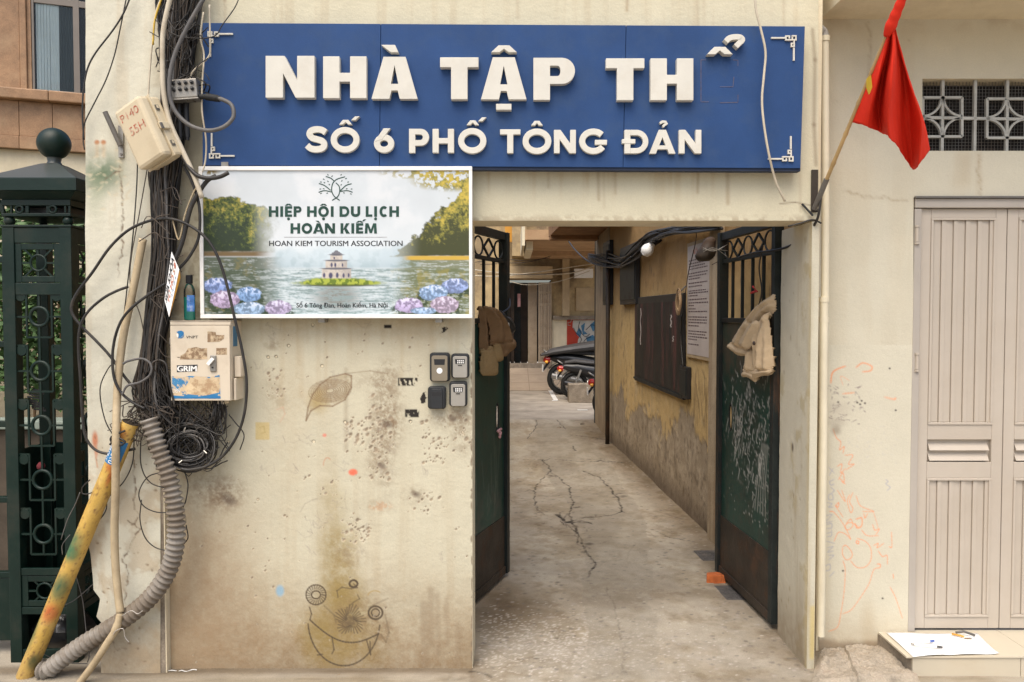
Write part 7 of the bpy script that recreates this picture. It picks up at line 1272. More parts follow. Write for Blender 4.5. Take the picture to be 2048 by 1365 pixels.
cab([(256, 574), (232, 583), (205, 598), (176, 624), (160, 655), (157, 700), (161, 760), (164, 820), (170, 870), (188, 898), (215, 908), (240, 905), (270, 898)], -.12, .0065, 'cable', 'black cable loop hanging in front of the gate post with a cut upper end')
cab([(330, 568), (300, 588), (268, 612), (245, 638), (231, 672), (225, 712), (228, 755), (242, 785), (265, 805), (290, 818)], -.15, .0065, 'cable', 'black cable arcing left of the trunk down to the corrugated hose')
cab([(296, 745), (303, 728), (318, 721), (332, 729), (337, 760), (350, 815)], -.16, .005, 'cable', 'short black cable arching along the left edge of the telecom cabinet')
cab([(246, 728), (258, 722), (285, 718), (302, 730), (300, 750), (280, 765), (255, 772), (244, 790)], -.165, .0055, 'cablegrey', 'grey cable forming a small S loop left of the trunk')
cab([(266, -20), (248, 25), (225, 62), (192, 105), (175, 138), (167, 180), (165, 230), (168, 280)], -.09, .004, 'cable', 'thin black wire hanging from above down the left edge of the pier', cat='wire', name='wire'); cab([(256, -20), (246, 30), (240, 60), (229, 110), (212, 160), (188, 208), (170, 245), (166, 275), (169, 300)], -.085, .003, 'cable', 'thinner black wire crossing the other one on the upper pier', cat='wire', name='wire')
cab([(275, 322), (273, 380), (266, 470), (256, 560), (247, 640)], -.08, .003, 'cable', 'thin straight wire hanging below the tilted cream box', cat='wire', name='wire'); cab([(295, 335), (280, 420), (262, 520), (262, 580), (280, 630), (292, 690)], -.085, .0025, 'cable2', 'thin brown wire bowing left of the trunk below the cream box', cat='wire', name='wire')
cab([(407, 25), (401, 75), (408, 110), (405, 160), (404, 220), (412, 280), (411, 320), (405, 345)], -.15, .004, 'cablewhite', 'thin white wire running down the left edge of the blue sign', cat='wire', name='wire'); cab([(419, 10), (420, 70), (419, 110), (400, 130), (385, 145), (378, 165)], -.15, .004, 'cablewhite', 'thin white wire from the sign corner into the splice box', cat='wire', name='wire'); cab([(330, -20), (312, 25), (305, 80), (299, 150), (296, 200)], -.11, .004, 'cablewhite', 'thin white wire along the right edge of the upper pier', cat='wire', name='wire'); cab([(326, -10), (310, 40), (306, 90)], -.115, .0045, 'cableyellow', 'short yellow wire at the very top of the cable trunk', cat='wire', name='wire')
cab([(1508, -30), (1512, 20), (1522, 60), (1531, 105), (1528, 150), (1524, 200), (1528, 250), (1538, 310), (1552, 365), (1570, 403)], [-.13] * 8 + [-.10, -.08], .0055, 'cablewhite', 'beige cable hanging down across the right part of the blue sign', group='cables on the sign wall')
cab([(310, 40), (350, 70), (395, 77), (430, 72), (445, 50), (470, 15), (480, -10)], -.17, .0025, 'cable', 'thin black wire curving over the top left corner of the blue sign', cat='wire', name='wire')
cab([(345, 440), (358, 480), (370, 430), (385, 390), (395, 372)], -.16, .0035, 'beigepipe', 'thin tan cord from the trunk up towards the board corner', cat='cord', name='cord')
for i, pts in enumerate(([(232, 880), (210, 840), (200, 780), (215, 740), (232, 722)], [(180, 960), (165, 975), (166, 988), (185, 985), (205, 965)], [(268, 860), (266, 920), (250, 960), (222, 990), (200, 1010)], [(222, 990), (205, 1000), (175, 1030), (172, 1050), (190, 1048), (210, 1025), (212, 1005), (195, 992)], [(282, 870), (282, 930), (300, 965), (335, 978)], [(322, 945), (295, 955), (278, 985), (285, 1010), (310, 1024), (342, 1026)], [(283, 1000), (280, 1040), (290, 1075), (310, 1095), (335, 1102)], [(370, 945), (376, 970), (372, 1000), (366, 1015)], [(372, 1050), (376, 1075), (368, 1088)], [(480, 900), (488, 870), (470, 845), (458, 830)], [(140, 1070), (125, 1090), (125, 1110)], [(160, 985), (150, 1010), (135, 1040), (122, 1080)], [(205, 1090), (215, 1115), (210, 1150), (185, 1170), (150, 1200), (120, 1215)], [(150, 1145), (165, 1200), (172, 1260), (178, 1310), (175, 1325)], [(62, 1285), (90, 1310), (130, 1325), (175, 1328)])):
    cab(pts, -.10 if i not in (10, 12, 13, 14) else -.02, .0028 if i < 10 else .0022, 'cable' if i < 10 else 'cablegrey', ['thin black wire looping left of the beige conduit', 'tiny loop of wire beside the yellow pole', 'thin wire trailing down over the yellow pole', 'loop of wire round the middle of the yellow pole', 'thin wire sagging behind the top of the corrugated hose', 'round wire loop left of the corrugated hose', 'long thin wire drooping to the lower bend of the hose', 'thin wire dangling under the wire coil', 'short wire bulging right of the corrugated hose', 'thin wire hanging between cabinet and large cable loop', 'short thin grey wire on the lower gate post', 'thin grey wire curving down the gate post', 'grey wire curving across the broken edge of the pier', 'grey wire hanging straight by the foot of the pier', 'grey wire lying along the foot of the gate post'][i], cat='wire', name='wire')
# wire coil under the cabinet
coil = thing('cable_coil', 'big round coil of black wire hanging below the telecom cabinet', 'coil', P(375, 945, -.10)); rs = np.random.RandomState(21)
def ringpx(cx_, cy_, rx_, ry_, Y, ph, wob): return [P(cx_ + (rx_ + wob * math.sin(3 * t + ph)) * math.cos(t), cy_ + (ry_ + wob * math.cos(2 * t + ph)) * math.sin(t), Y + .008 * math.sin(t * 2 + ph)) for t in np.linspace(0, 2 * math.pi, 30)[:-1]]
mb = MB(); mg = MB()
for k_ in range(46): r_ = rs.uniform(20, 52); (mb if k_ % 3 else mg).tube(ringpx(375 + rs.randn() * 4, 893 + rs.randn() * 4, r_ * 1.12, r_ * rs.uniform(.78, 1.0), -.05 - .09 * rs.rand(), rs.rand() * 6, rs.uniform(0, 3)), rs.uniform(.0022, .0036), 5, closed=True)
build(mb, 'loops', M['cable'], coil, smooth=True, kind='stuff'); build(mg, 'grey_loops', M['cablegrey'], coil, smooth=True, kind='stuff')
mb = MB()
for a in (.3, 1.9, 4.5): mb.tube([P(375 + 34 * math.cos(a), 893 + 30 * math.sin(a), -.155), P(375 + 42 * math.cos(a + .1), 893 + 37 * math.sin(a + .1), -.165)], .003, 5)
build(mb, 'cable_tie', M['wire'], coil, kind='stuff')
mb = MB()
for k_ in range(70):
    x0, y0 = rs.uniform(285, 345), rs.uniform(720, 800); x1, y1 = rs.uniform(325, 430), rs.uniform(840, 935); mb.tube(cpath([(x0, y0), (x0 + rs.uniform(0, 35), y0 + rs.uniform(20, 60)), (x1 + rs.randn() * 16, y1 + rs.randn() * 14), (x1 + rs.uniform(-10, 45), y1 - rs.uniform(-5, 50))], list(-.06 - .09 * rs.rand(4)), 5), rs.uniform(.0018, .0034), 5, cap=False)
for k_ in range(40):
    x0 = rs.uniform(425, 448); mb.tube(cpath([(x0, 800), (x0 + rs.randn() * 5, 835), (x0 - rs.uniform(5, 40), 870 + rs.randn() * 10), (rs.uniform(350, 425), 900 + rs.randn() * 22)], list(-.08 - .06 * rs.rand(4)), 5), rs.uniform(.0014, .0028), 5, cap=False)
build(mb, 'wire_tangle', M['cable'], smooth=True, label='mess of thin black wires between the trunk, coil and cabinet', cat='wires', kind='stuff')
rs = np.random.RandomState(31); mb = MB()
for k_ in range(34):
    x0, y0 = rs.uniform(265, 330), rs.uniform(790, 850); mb.tube(cpath([(x0, y0), (x0 + rs.randn() * 22, y0 + rs.uniform(10, 50)), (x0 + rs.randn() * 30, y0 + rs.uniform(-10, 60)), (x0 + rs.randn() * 34, y0 + rs.uniform(-30, 30))], list(-.10 - .06 * rs.rand(4)), 5), rs.uniform(.0014, .003), 5, cap=False)
for k_ in range(16):
    x0 = rs.uniform(345, 430); mb.tube(cpath([(x0, 800), (x0 + rs.randn() * 14, 825 + rs.rand() * 20), (x0 + rs.randn() * 25, 845), (x0 + rs.randn() * 30, 812)], list(-.07 - .06 * rs.rand(4)), 5), rs.uniform(.0014, .0024), 5, cap=False)
build(mb, 'wire_tangle', M['cable2'], smooth=True, label='snarl of fine wires round the top of the corrugated hose', cat='wires', kind='stuff')
# ================================================================= PIPES AND POLE
yp0, yp1 = P(50, 1350, -.075), P(262, 845, -.135); gz = yp0.z
pole = thing('support_pole', 'yellow painted steel pole leaning against the pier, green and orange paint marks', 'pole', (yp0.x, yp0.y, 0)); yp0 = Vector((yp0.x, yp0.y, .006)); ax_ = (yp1 - yp0)
tn = ax_.normalized(); u_ = Vector((0, -1, 0)); u_ = (u_ - tn * u_.dot(tn)).normalized(); w_ = tn.cross(u_); Lp = ax_.length
qc = Canvas(-180, 0, 180, Lp, .0075); qc.nx = 61; qc.xs = np.linspace(-180, 180, 61); qc.X, qc.Y = np.meshgrid(qc.xs, qc.ys); qc.c = np.zeros((qc.ny, 61, 3)); qc.h = np.zeros((qc.ny, 61))
pA = fbm(qc.ny, 61, 14, 901, 4); pB = fbm(qc.ny, 61, 5, 902, 3, rough=.8); qc.c[:] = np.array([.60, .38, .085]) * (.75 + .35 * pA + .15 * pB)[..., None]
qc.mix(ss(pB, .58, .75) * .6, (.30, .17, .06)); qc.mix(ss(pA, .55, .72) * .35, (.62, .45, .18)); qc.mix((1 - ss(qc.Y, .0, .25)) * .35, (.38, .26, .12))
for (an, tt, ra, rt, col_) in ((-30, .535, 55, .045, (.04, .13, .06)), (-20, .50, 60, .03, (.05, .15, .07)), (5, .37, 60, .045, (.04, .11, .055)), (10, .27, 50, .035, (.50, .11, .03)), (-70, .17, 45, .07, (.12, .15, .05)), (40, .08, 40, .03, (.07, .08, .03)), (15, .84, 40, .02, (.48, .13, .03)), (30, .80, 15, .03, (.48, .14, .03)), (-20, .96, 50, .02, (.45, .16, .04))): qc.mix(qc.ell(an, tt * Lp, ra, rt * Lp, .6) * (.55 + .5 * pB), col_)
for k_ in range(160): qc.spot(RNG.uniform(-90, 90), RNG.uniform(0, Lp), RNG.uniform(2, 7), RNG.uniform(.002, .007), (.20, .10, .04), .8)
def polemap(X, Y, H):
    a_ = np.radians(X); r_ = .0395; U_, W_, T_, O_ = (np.array(v_) for v_ in (u_, w_, tn, yp0)); return O_ + Y[..., None] * T_ + r_ * (np.cos(a_)[..., None] * U_ + np.sin(a_)[..., None] * W_)
M['polepaint'] = mat('painted yellow steel', (.6, .4, .1), .5, .1, 6, bump=.12, vcol=True, fine=(150, .15)); qc.mesh(polemap, 'tube', M['polepaint'], pole)
mb = MB(); mb.lathe([(.0385, 0), (.0385, .002)], yp0 + tn * (Lp - .003), 18, tn); build(mb, 'end_cap', M['rustdark'], pole)
# phone number sticker
n = 9; tn = ax_.normalized(); u_ = Vector((0, -1, 0)); u_ = (u_ - tn * u_.dot(tn)).normalized(); w_ = tn.cross(u_)
cyl = lambda a, t, l=0: yp0 + ax_ * t + (u_ * math.cos(a) + w_ * math.sin(a)) * (.0408 + l)
mb = MB(); V = [cyl(-1.2 + 2.2 * k_ / (n - 1), t) for t in (.845, .935) for k_ in range(n)]; mb.add(V, [(k_, k_+1, n+k_+1, n+k_) for k_ in range(n-1)]); stk = build(mb, 'sticker', M['inkblue'], pole, smooth=True)
text('0963 24', (.02, .30, .98, .62), lambda u1, v1, l: cyl(-1.15 + 2.1 * (1 - v1), .847 + u1 * .086, .0006), 'sticker_text', M['whiteframe'], stk, 0, (0, .7)); text('KHOAN', (.05, .72, .7, .95), lambda u1, v1, l: cyl(-1.15 + 2.1 * (1 - v1), .847 + u1 * .086, .0006), 'sticker_text', M['whiteframe'], stk, 0, (0, .7))
cab([(250, 862), (226, 872), (222, 882), (236, 892), (250, 884), (232, 876), (220, 890)], -.19, .005, 'cable', 'black wire lashing wound round the conduit and the yellow pole', name='lashing', cat='wire')
mb = MB(); mb.tube(cpath([(286, 478), (276, 530), (262, 600), (248, 665), (239, 730), (234, 800), (232, 880), (231, 980), (229, 1060), (231, 1130), (237, 1195), (241, 1226)], [-.09, -.09, -.095, -.1, -.12, -.14, -.19, -.17, -.14, -.13, -.135, -.15], 7), .0175, 12); cd = build(mb, 'conduit_pipe', M['beigepipe'], smooth=True, label='long beige conduit pipe running down the pier in front of the yellow pole', cat='pipe')
mb = MB(); mb.tube(cpath([(241, 1226), (232, 1258), (216, 1284), (190, 1325), (158, 1368)], [-.15, -.16, -.165, -.16, -.15], 7), [.016] * 5 + [.0185] * 4 + [.0165] * 20, 12); build(mb, 'conduit_pipe', M['beigepipe'], smooth=True, label='short beige conduit slanting down over the corrugated hose to the ground', cat='pipe')
cab([(226, 1270), (232, 1262), (246, 1258), (250, 1275), (258, 1285)], -.18, .0016, 'wire', 'thin bare tie wire at the bend of the lower conduit', name='tie_wire', cat='wire'); cab([(244, 1232), (262, 1222), (275, 1228), (285, 1222)], -.2, .0016, 'wire', 'white tie wire wrapped over the corrugated hose', name='tie_wire', cat='wire')
# corrugated hose
hp = smoothpath([P(x, y, yy) for (x, y), yy in zip([(298, 838), (308, 868), (320, 905), (335, 945), (346, 990), (352, 1035), (352, 1080), (343, 1125), (324, 1165), (296, 1200), (258, 1232), (214, 1260), (168, 1288), (122, 1320), (78, 1356)], [-.16, -.16, -.16, -.155, -.15, -.145, -.14, -.13, -.125, -.12, -.115, -.11, -.105, -.10, -.09])], 12)
d_ = [0.0]
for a, b_ in zip(hp[:-1], hp[1:]): d_.append(d_[-1] + (b_ - a).length)
Lh = d_[-1]; ns = int(Lh / .0045); pts = []; rr_ = []
hx = [np.interp(np.linspace(0, Lh, ns), d_, [p[i] for p in hp]) for i in range(3)]
for i in range(ns):
    ph = (i * Lh / ns) / .0275 * 2 * math.pi; pts.append((hx[0][i], hx[1][i], max(hx[2][i], .045))); rr_.append(.0365 + .0065 * math.copysign(abs(math.sin(ph)) ** .6, math.sin(ph)))
mb = MB(); mb.tube(pts, rr_, 22, cap=False); build(mb, 'corrugated_hose', M['hose'], smooth=True, label='grey corrugated cable hose curving from the cable trunk down to the ground', cat='hose')
# ================================================================= BOXES ON THE PIER AND WALL
# tilted cream box
tl = math.radians(23.5); c0 = P(298, 268, -.19)
Rt = Matrix.Translation(c0) @ Matrix.Rotation(tl, 4, 'Y').inverted().inverted() @ Matrix.Rotation(math.radians(-46), 4, 'Z')
if True: Rt = Matrix.Translation(c0) @ Matrix.Rotation(-tl, 4, 'Y') @ Matrix.Rotation(math.radians(-24), 4, 'Z')
tbx = thing('junction_box', 'tilted cream plastic junction box with faded red lettering on the cable trunk', 'junction box', c0 - Vector((0, 0, .15)))
bw, bd, bh = .085, .062, .142
def rb(nm, x0, x1, y0, y1, z0, z1, m_, par=None, bev=.008): mb = MB().box(x0, x1, y0, y1, z0, z1).xf(Rt); return build(mb, nm, M[m_], par or tbx, bevel=bev)
rb('body', -bw, bw, -bd, -.004, -bh, bh, 'cream', bev=.016); rb('gasket', -bw - .004, bw + .004, -.0035, .0035, -bh - .004, bh + .004, 'cream', bev=.002); rb('lid', -bw, bw, .004, bd, -bh, bh, 'cream', bev=.012)
la = rb('latch', bw + .001, bw + .012, -.02, .035, -.02, .012, 'cream', bev=.003); rb('latch_pin', bw + .012, bw + .018, -.022, -.008, -.024, .004, 'darkmetal', la, .001)
for z_ in (.085, -.085): hg = rb('clip', bw + .0005, bw + .004, .01, .03, z_ - .013, z_ + .013, 'darkmetal', bev=.001); rb('clip_tab', bw + .0045, bw + .007, .014, .024, z_ - .005, z_ + .009, 'cream', hg, .001)
fm = lambda u1, v1, l: Rt @ Vector((-bw + .02 + u1 * .13, -bd - .0012, .115 - v1 * .12))
text('P140', (.05, .06, .95, .33), fm, 'stencil_text', M['inkred'], tbx, 0, CAP); text('55H', (.2, .62, .95, .92), fm, 'stencil_text', M['inkred'], tbx, 0, CAP)
# bracket with tube stub
bk = thing('pipe_bracket', 'short grey steel tube on a plate bolted to the upper pier', 'bracket', P(242, 315, -.055)); mb = MB(); a = P(237, 252, -.056); b_ = P(248, 316, -.056); mb.box(a.x, b_.x, -.062, -.050, b_.z, a.z); build(mb, 'plate', M['metal'], bk, bevel=.001)
mb = MB(); mb.tube([P(210, 224, -.10), P(241, 292, -.075)], .0115, 14, cap=False); mb.tube([P(210, 224, -.10), P(241, 292, -.075)], .009, 14); build(mb, 'tube_stub', M['darkmetal'], bk, autos=40); mb = MB(); mb.lathe([(.006, 0), (.006, .005)], P(242.5, 309, -.0625), 6, (0, -1, 0)); build(mb, 'bolt', M['darkmetal'], bk)
# splice box with ports
sb = thing('splice_box', 'grey cable splice box with black port plugs at the left end of the blue sign', 'splice box', P(372, 204, -.13)); Rs = Matrix.Translation(P(371, 180, -.15)) @ Matrix.Rotation(math.radians(-4), 4, 'Y')
mb = MB().box(-.062, .062, -.028, .028, -.045, .042).xf(Rs); build(mb, 'case', M['metal'], sb, bevel=.006); mb = MB().box(-.066, .066, -.032, .032, -.052, -.0455).xf(Rs); build(mb, 'lid_flange', M['metal'], sb, bevel=.002)
for i in range(4):
    for j_ in range(2): p = Rs @ Vector((-.042 + i * .028, -.0285, .022 - j_ * .028)); mb = MB(); mb.lathe([(.0085, 0), (.0085, .006), (.006, .007), (.006, .014)], p, 10, (0, -1, .25)); build(mb, 'port_plug', M['black'], sb, autos=40)
# two black splice tubes below
for x, lab in ((358, 'left of two black splice tubes below the splice box'), (372, 'right of two black splice tubes below the splice box')): mb = MB(); mb.tube([P(x, 205, -.12), P(x + 3, 275, -.12)], .012, 10); mb.tube([P(x + 3, 275, -.12), P(x + 3, 281, -.12)], .009, 10); build(mb, 'splice_tube', M['black'], autos=40, label=lab, cat='tube', group='black splice tubes')
# telecom cabinet
YK = -.155; cab_ = thing('telecom_cabinet', 'beige metal telecom cabinet with torn stickers below the tourism board', 'cabinet', P(401, 803, -.08)); kx0, kx1 = P(341, 720, YK).x, P(462, 720, YK).x; kz0, kz1 = P(400, 803, YK).z, P(400, 642, YK).z
def kb(nm, x0, x1, y0, y1, z0, z1, m_='cabinet', par=None, bev=.002): mb = MB().box(x0, x1, y0, y1, z0, z1); return build(mb, nm, M[m_], par or cab_, bevel=bev)
kb('body', kx0 + .003, kx1 - .003, YK + .012, .002, kz0 + .002, kz1 - .003); kb('top_cap', kx0 - .001, kx1 + .002, YK - .002, .003, kz1 - .002, kz1 + .0); kdoor = kb('door', kx0, kx1 - .005, YK, YK + .0115, kz0 + .003, kz1 - .022); kb('header', kx0, kx1, YK + .001, YK + .0115, kz1 - .02, kz1 - .0025)
def kq(x, y, l=0): p = P(x, y, YK); return Vector((p.x, YK - .0006 - l, p.z))
def kpatch(nm, pts, m_, l=0): mb = MB(); mb.poly([kq(x, y, l) for x, y in pts[::-1]] if False else [kq(x, y, l) for x, y in pts]); return build(mb, nm, m_ if not isinstance(m_, str) else M[m_], kdoor)
zz5 = lambda x, y: (330 + x / 6.824, 630 + y / 6.824)
kpatch('torn_sticker', [zz5(*p) for p in ((580, 225), (690, 235), (700, 275), (810, 278), (805, 330), (740, 370), (580, 375))], 'peel'); kpatch('torn_sticker', [zz5(*p) for p in ((205, 610), (210, 560), (280, 520), (310, 460), (430, 440), (500, 460), (575, 455), (578, 605), (500, 612))], 'peel'); kpatch('torn_sticker', [zz5(*p) for p in ((698, 545), (700, 455), (845, 452), (845, 545))], 'peel')
kpatch('torn_sticker', [zz5(*p) for p in ((96, 1145), (98, 835), (240, 850), (330, 835), (470, 840), (620, 850), (750, 818), (758, 1145))], 'peelblue'); kpatch('torn_sticker', [zz5(*p) for p in ((300, 1080), (260, 1010), (330, 900), (350, 850), (480, 900), (640, 860), (735, 850), (740, 1060), (560, 1100), (420, 1095))], mat('torn paper backing', (.58, .45, .28), .9, .2, 20, bump=.2, dirt=(.35, .22, .12), dsc=24, damt=.8, dth=(.48, .6)), .0004)
kpatch('sticker_band', [zz5(*p) for p in ((98, 1142), (98, 1100), (420, 1120), (640, 1090), (760, 1115), (760, 1142))], 'inkblue', .0008)
km = lambda u1, v1, l: kq(*zz5(u1, v1), .001); text('VNPT', (288, 285, 452, 322), km, 'brand_text', M['inkblack'], kdoor, 0, CAP); text('LIÊN', (108, 1012, 205, 1062), km, 'sticker_text', M['whiteframe'], kdoor, 0, CAP)
kpatch('grim_sticker', [zz5(*p) for p in ((163, 690), (445, 680), (445, 712), (436, 772), (163, 784))], 'inkblack', .0002); text('GRIM', (172, 698, 432, 772), km, 'sticker_text', M['whiteframe'], kdoor, 0, CAP, bold=5)
kpatch('brand_logo', [zz5(*p) for p in ((155, 235), (185, 222), (225, 216), (255, 235), (258, 262), (240, 290), (210, 312), (178, 325), (188, 290), (186, 262), (172, 248))], 'inkblue', .0002); kpatch('brand_logo', [zz5(*p) for p in ((158, 262), (170, 255), (182, 268), (183, 290), (172, 312), (160, 290))], 'whiteframe', .0004); kpatch('brand_logo', [zz5(*p) for p in ((195, 322), (240, 300), (262, 262), (255, 300), (228, 322))], 'inkblue', .0004)
lk = kb('lock_plate', P(421, 730, YK).x, P(433.5, 730, YK).x, YK - .008, YK - .0005, P(427, 744, YK).z, P(427, 711, YK).z, 'metal', bev=.006); mb = MB(); a = kq(*zz5(600, 680)); b_ = kq(*zz5(672, 595)); mb.bar(a + Vector((0, -.014, 0)), b_ + Vector((0, -.014, 0)), .016, .012, up=(0, 1, 0)); build(mb, 'lock_handle', M['whiteframe'], lk, bevel=.002); mb = MB(); mb.lathe([(.004, 0), (.004, .003)], kq(*zz5(658, 718), .008), 10, (0, -1, 0)); build(mb, 'keyhole', M['black'], lk)
xr_ = kx1 + .001; kb('side_box', xr_, xr_ + .03, -.115, -.04, P(468, 754, -.1).z, P(468, 713, -.1).z, bev=.003); kb('side_cover', xr_ + .0305, xr_ + .034, -.11, -.06, P(468, 752, -.1).z, P(468, 716, -.1).z); kb('side_flange', xr_, xr_ + .012, -.13, -.02, P(468, 800, -.1).z, P(468, 756, -.1).z, bev=.004); kb('green_label', xr_ - .003, xr_ - .001, -.13, -.06, P(464, 694, -.1).z, P(464, 652, -.1).z, 'cabinet'); kb('side_sticker', xr_ - .0009, xr_ + .0004, -.125, -.07, P(464, 693, -.1).z, P(464, 653, -.1).z, 'muralblue', bev=0); kb('cable_gland', P(438, 805, -.1).x, P(452, 805, -.1).x, -.12, -.06, kz0 - .018, kz0 + .0015)
kb('hinge', kx0 - .006, kx0 - .0005, YK + .002, YK + .014, P(341, 688, YK).z, P(341, 676, YK).z, 'darkmetal', bev=.001)
# bottle
bt = thing('plastic_bottle', 'clear plastic bottle with teal liquid and black cap on top of the cabinet', 'bottle', P(379, 641, -.06)); bz = kz1 + .001; sc_ = (P(379, 552, -.06).z - bz); bx_ = P(379, 600, -.075); o_ = Vector((bx_.x, -.075, bz))
br0 = .0305; mb = MB(); mb.lathe([(.004, 0), (br0 * .9, .001), (br0, .006), (br0, sc_ * .62), (br0 * .93, sc_ * .70), (br0 * .65, sc_ * .79), (br0 * .45, sc_ * .82)], o_, 26, sx=.8); build(mb, 'bottle_body', M['clear'], bt, smooth=True)
mb = MB(); mb.lathe([(.004, .002), (br0 * .88, .003), (br0 * .97, .008), (br0 * .97, sc_ * .52), (.003, sc_ * .52)], o_, 26, sx=.8); build(mb, 'liquid', M['liquid'], bt, autos=40); mb = MB(); mb.lathe([(.0155, sc_ * .825), (.0155, sc_), (.013, sc_ * 1.01)], o_, 18); build(mb, 'cap', M['black'], bt, autos=40); mb = MB(); mb.box(o_.x + .008, o_.x + .019, o_.y - .006, o_.y + .012, bz + sc_ * 1.011, bz + sc_ * 1.02); build(mb, 'nozzle', M['black'], bt)
V = []; n = 8
for z_ in (.20, .56):
    for k_ in range(n): a = -math.pi / 2 + .0 + 1.15 * k_ / (n - 1); V.append(o_ + Vector((math.cos(a) * (br0 * 1.012), math.sin(a) * br0 * 1.012 * 1.0, sc_ * z_)))
mb = MB().add(V, [(k_, k_+1, n+k_+1, n+k_) for k_ in range(n-1)]); lb_ = build(mb, 'label', mat('blue bottle label', (.08, .22, .55), .4, .4, 40, bump=0, dirt=(.75, .8, .85), dsc=28, damt=.8), bt, smooth=True)
# flyer
fl = thing('hanging_flyer', 'white and orange printed flyer hanging askew among the cables', 'flyer', P(339, 634, -.2)); A_, B_, C_, D_ = P(343, 504, -.20), P(358, 540, -.215), P(338, 634, -.215), P(329, 600, -.195)
mb = MB(); mb.prism([A_, B_, C_, D_][::-1], [p + Vector((.001, .0015, 0)) for p in (A_, B_, C_, D_)][::-1]); build(mb, 'card', M['paper'], fl); E_ = P(360, 556, -.205)
mb = MB(); mb.prism([B_ + Vector((0, .002, -.004)), E_, C_ + Vector((.001, .002, 0))][::-1], [p + Vector((.001, .004, 0)) for p in (B_ + Vector((0, .002, -.004)), E_, C_)][::-1]); build(mb, 'folded_strip', M['orangeboard'], fl)
cm = lambda u1, v1, l: (D_ + (A_ - D_) * u1) * (1 - v1) + (C_ + (B_ - C_) * u1) * v1 + Vector((-.0006, -.0012, 0)); text('SỬA KHÓA', (.06, .10, .97, .38), cm, 'flyer_text', M['inkblack'], fl, 0, CAP, bold=.008); text('TỦ HỒ SƠ', (.15, .46, .98, .70), cm, 'flyer_text', M['inkred'], fl, 0, CAP, bold=.008); text('24/24', (.35, .78, .8, .90), cm, 'flyer_text', M['inkblue'], fl, 0, CAP)
# ================================================================= KEY LOCK BOXES
def lockbox(x0, y0, x1, y1, face, label, keys=True, dark=False, sticker=False):
    Yb = -.045; cx_, cy_ = (x0 + x1) / 2, (y0 + y1) / 2; th = thing('key_lockbox', label, 'lockbox', P(cx_, y1, -.02), 'key lockboxes on the wall'); a, b_ = P(x0, cy_, Yb), P(x1, cy_, Yb); X0_, X1_ = a.x, b_.x; Z0, Z1 = P(cx_, y1, Yb).z, P(cx_, y0, Yb).z; w_, h_ = X1_ - X0_, Z1 - Z0
    def rrect(ix, iz0, iz1, r_, y_, waist=0):
        xa, xb, za, zb = X0_ + ix, X1_ - ix, Z0 + iz0, Z1 - iz1; pts = []
        for (qx, qz, a0) in ((xb - r_, za + r_, -90), (xb - r_, zb - r_, 0), (xa + r_, zb - r_, 90), (xa + r_, za + r_, 180)):
            for t in np.linspace(0, 90, 6): aa = math.radians(a0 + t); pts.append(Vector((qx + r_ * math.cos(aa), y_, qz + r_ * math.sin(aa))))
        return pts
    def slab(ix, iz0, iz1, r_, yf, yb, ch=.003):
        f0, f1, f2 = rrect(ix + ch, iz0 + ch, iz1 + ch, max(r_ - ch, .001), yf), rrect(ix, iz0, iz1, r_, yf + ch), rrect(ix, iz0, iz1, r_, yb); n = len(f0); mb = MB(); mb.add(f0 + f1 + f2, [tuple(range(n))] + [(n+i, n+(i+1) % n, (i+1) % n, i) for i in range(n)] + [(2*n+i, 2*n+(i+1) % n, n+(i+1) % n, n+i) for i in range(n)]); return mb
    build(slab(0, 0, 0, .014, Yb + .008, .001, .006), 'body', M['lockblack'] if not dark or True else M[face], th, autos=40)
    fp = build(slab(w_ * (.10 if not dark else .17), h_ * .02, h_ * .10, .010, Yb, Yb + .0078, .002), 'front_plate', M[face], th, autos=40)
    kz = Z1 - h_ * .32; kx = (X0_ + X1_) / 2; kw, kh = w_ * .28, h_ * .10
    mb = MB(); pw = [Vector((kx - kw, Yb - .0006, kz + kh)), Vector((kx - kw * .9, Yb - .0006, kz - kh)), Vector((kx + kw * .9, Yb - .0006, kz - kh)), Vector((kx + kw, Yb - .0006, kz + kh))]; mb.prism(pw, [p + Vector((0, .001, 0)) for p in pw]); wd = build(mb, 'dial_window', M['black'], fp, bevel=.0004)
    if keys:
        for i in range(4):
            for j_ in range(2): mb = MB(); mb.box(kx - kw * .55 + i * kw * .36, kx - kw * .55 + i * kw * .36 + kw * .24, Yb - .0026, Yb - .0008, kz - kh * .7 + j_ * kh * .8, kz - kh * .7 + j_ * kh * .8 + kh * .5); build(mb, 'dial_key', M['whiteframe'], wd)
        mb = MB(); mb.box(kx - kw * .4, kx + kw * .4, Yb - .002, Yb - .0003, kz - kh * 1.75, kz - kh * 1.4); build(mb, 'release_tab', M['black'], fp)
    if sticker: mb = MB(); mb.lathe([(.0185 * .75, 0), (.0185 * .75, .0006)], (kx, Yb - .0003, Z0 + h_ * .38), 22, (0, -1, 0)); build(mb, 'round_sticker', M['paper'], fp)
    return th
lockbox(859, 706, 899, 764, 'lockbronze', 'largest lockbox, bronze grey with a round white sticker', False, sticker=True); lockbox(902, 708, 938, 757, 'lockgrey', 'grey push button lockbox at the top right of the four'); lockbox(855, 774, 891, 819, 'lockblack', 'plain black lockbox at the lower left of the four', False, True); lockbox(898, 764, 934, 814, 'lockgrey', 'grey push button lockbox at the lower right with a worn white mark')
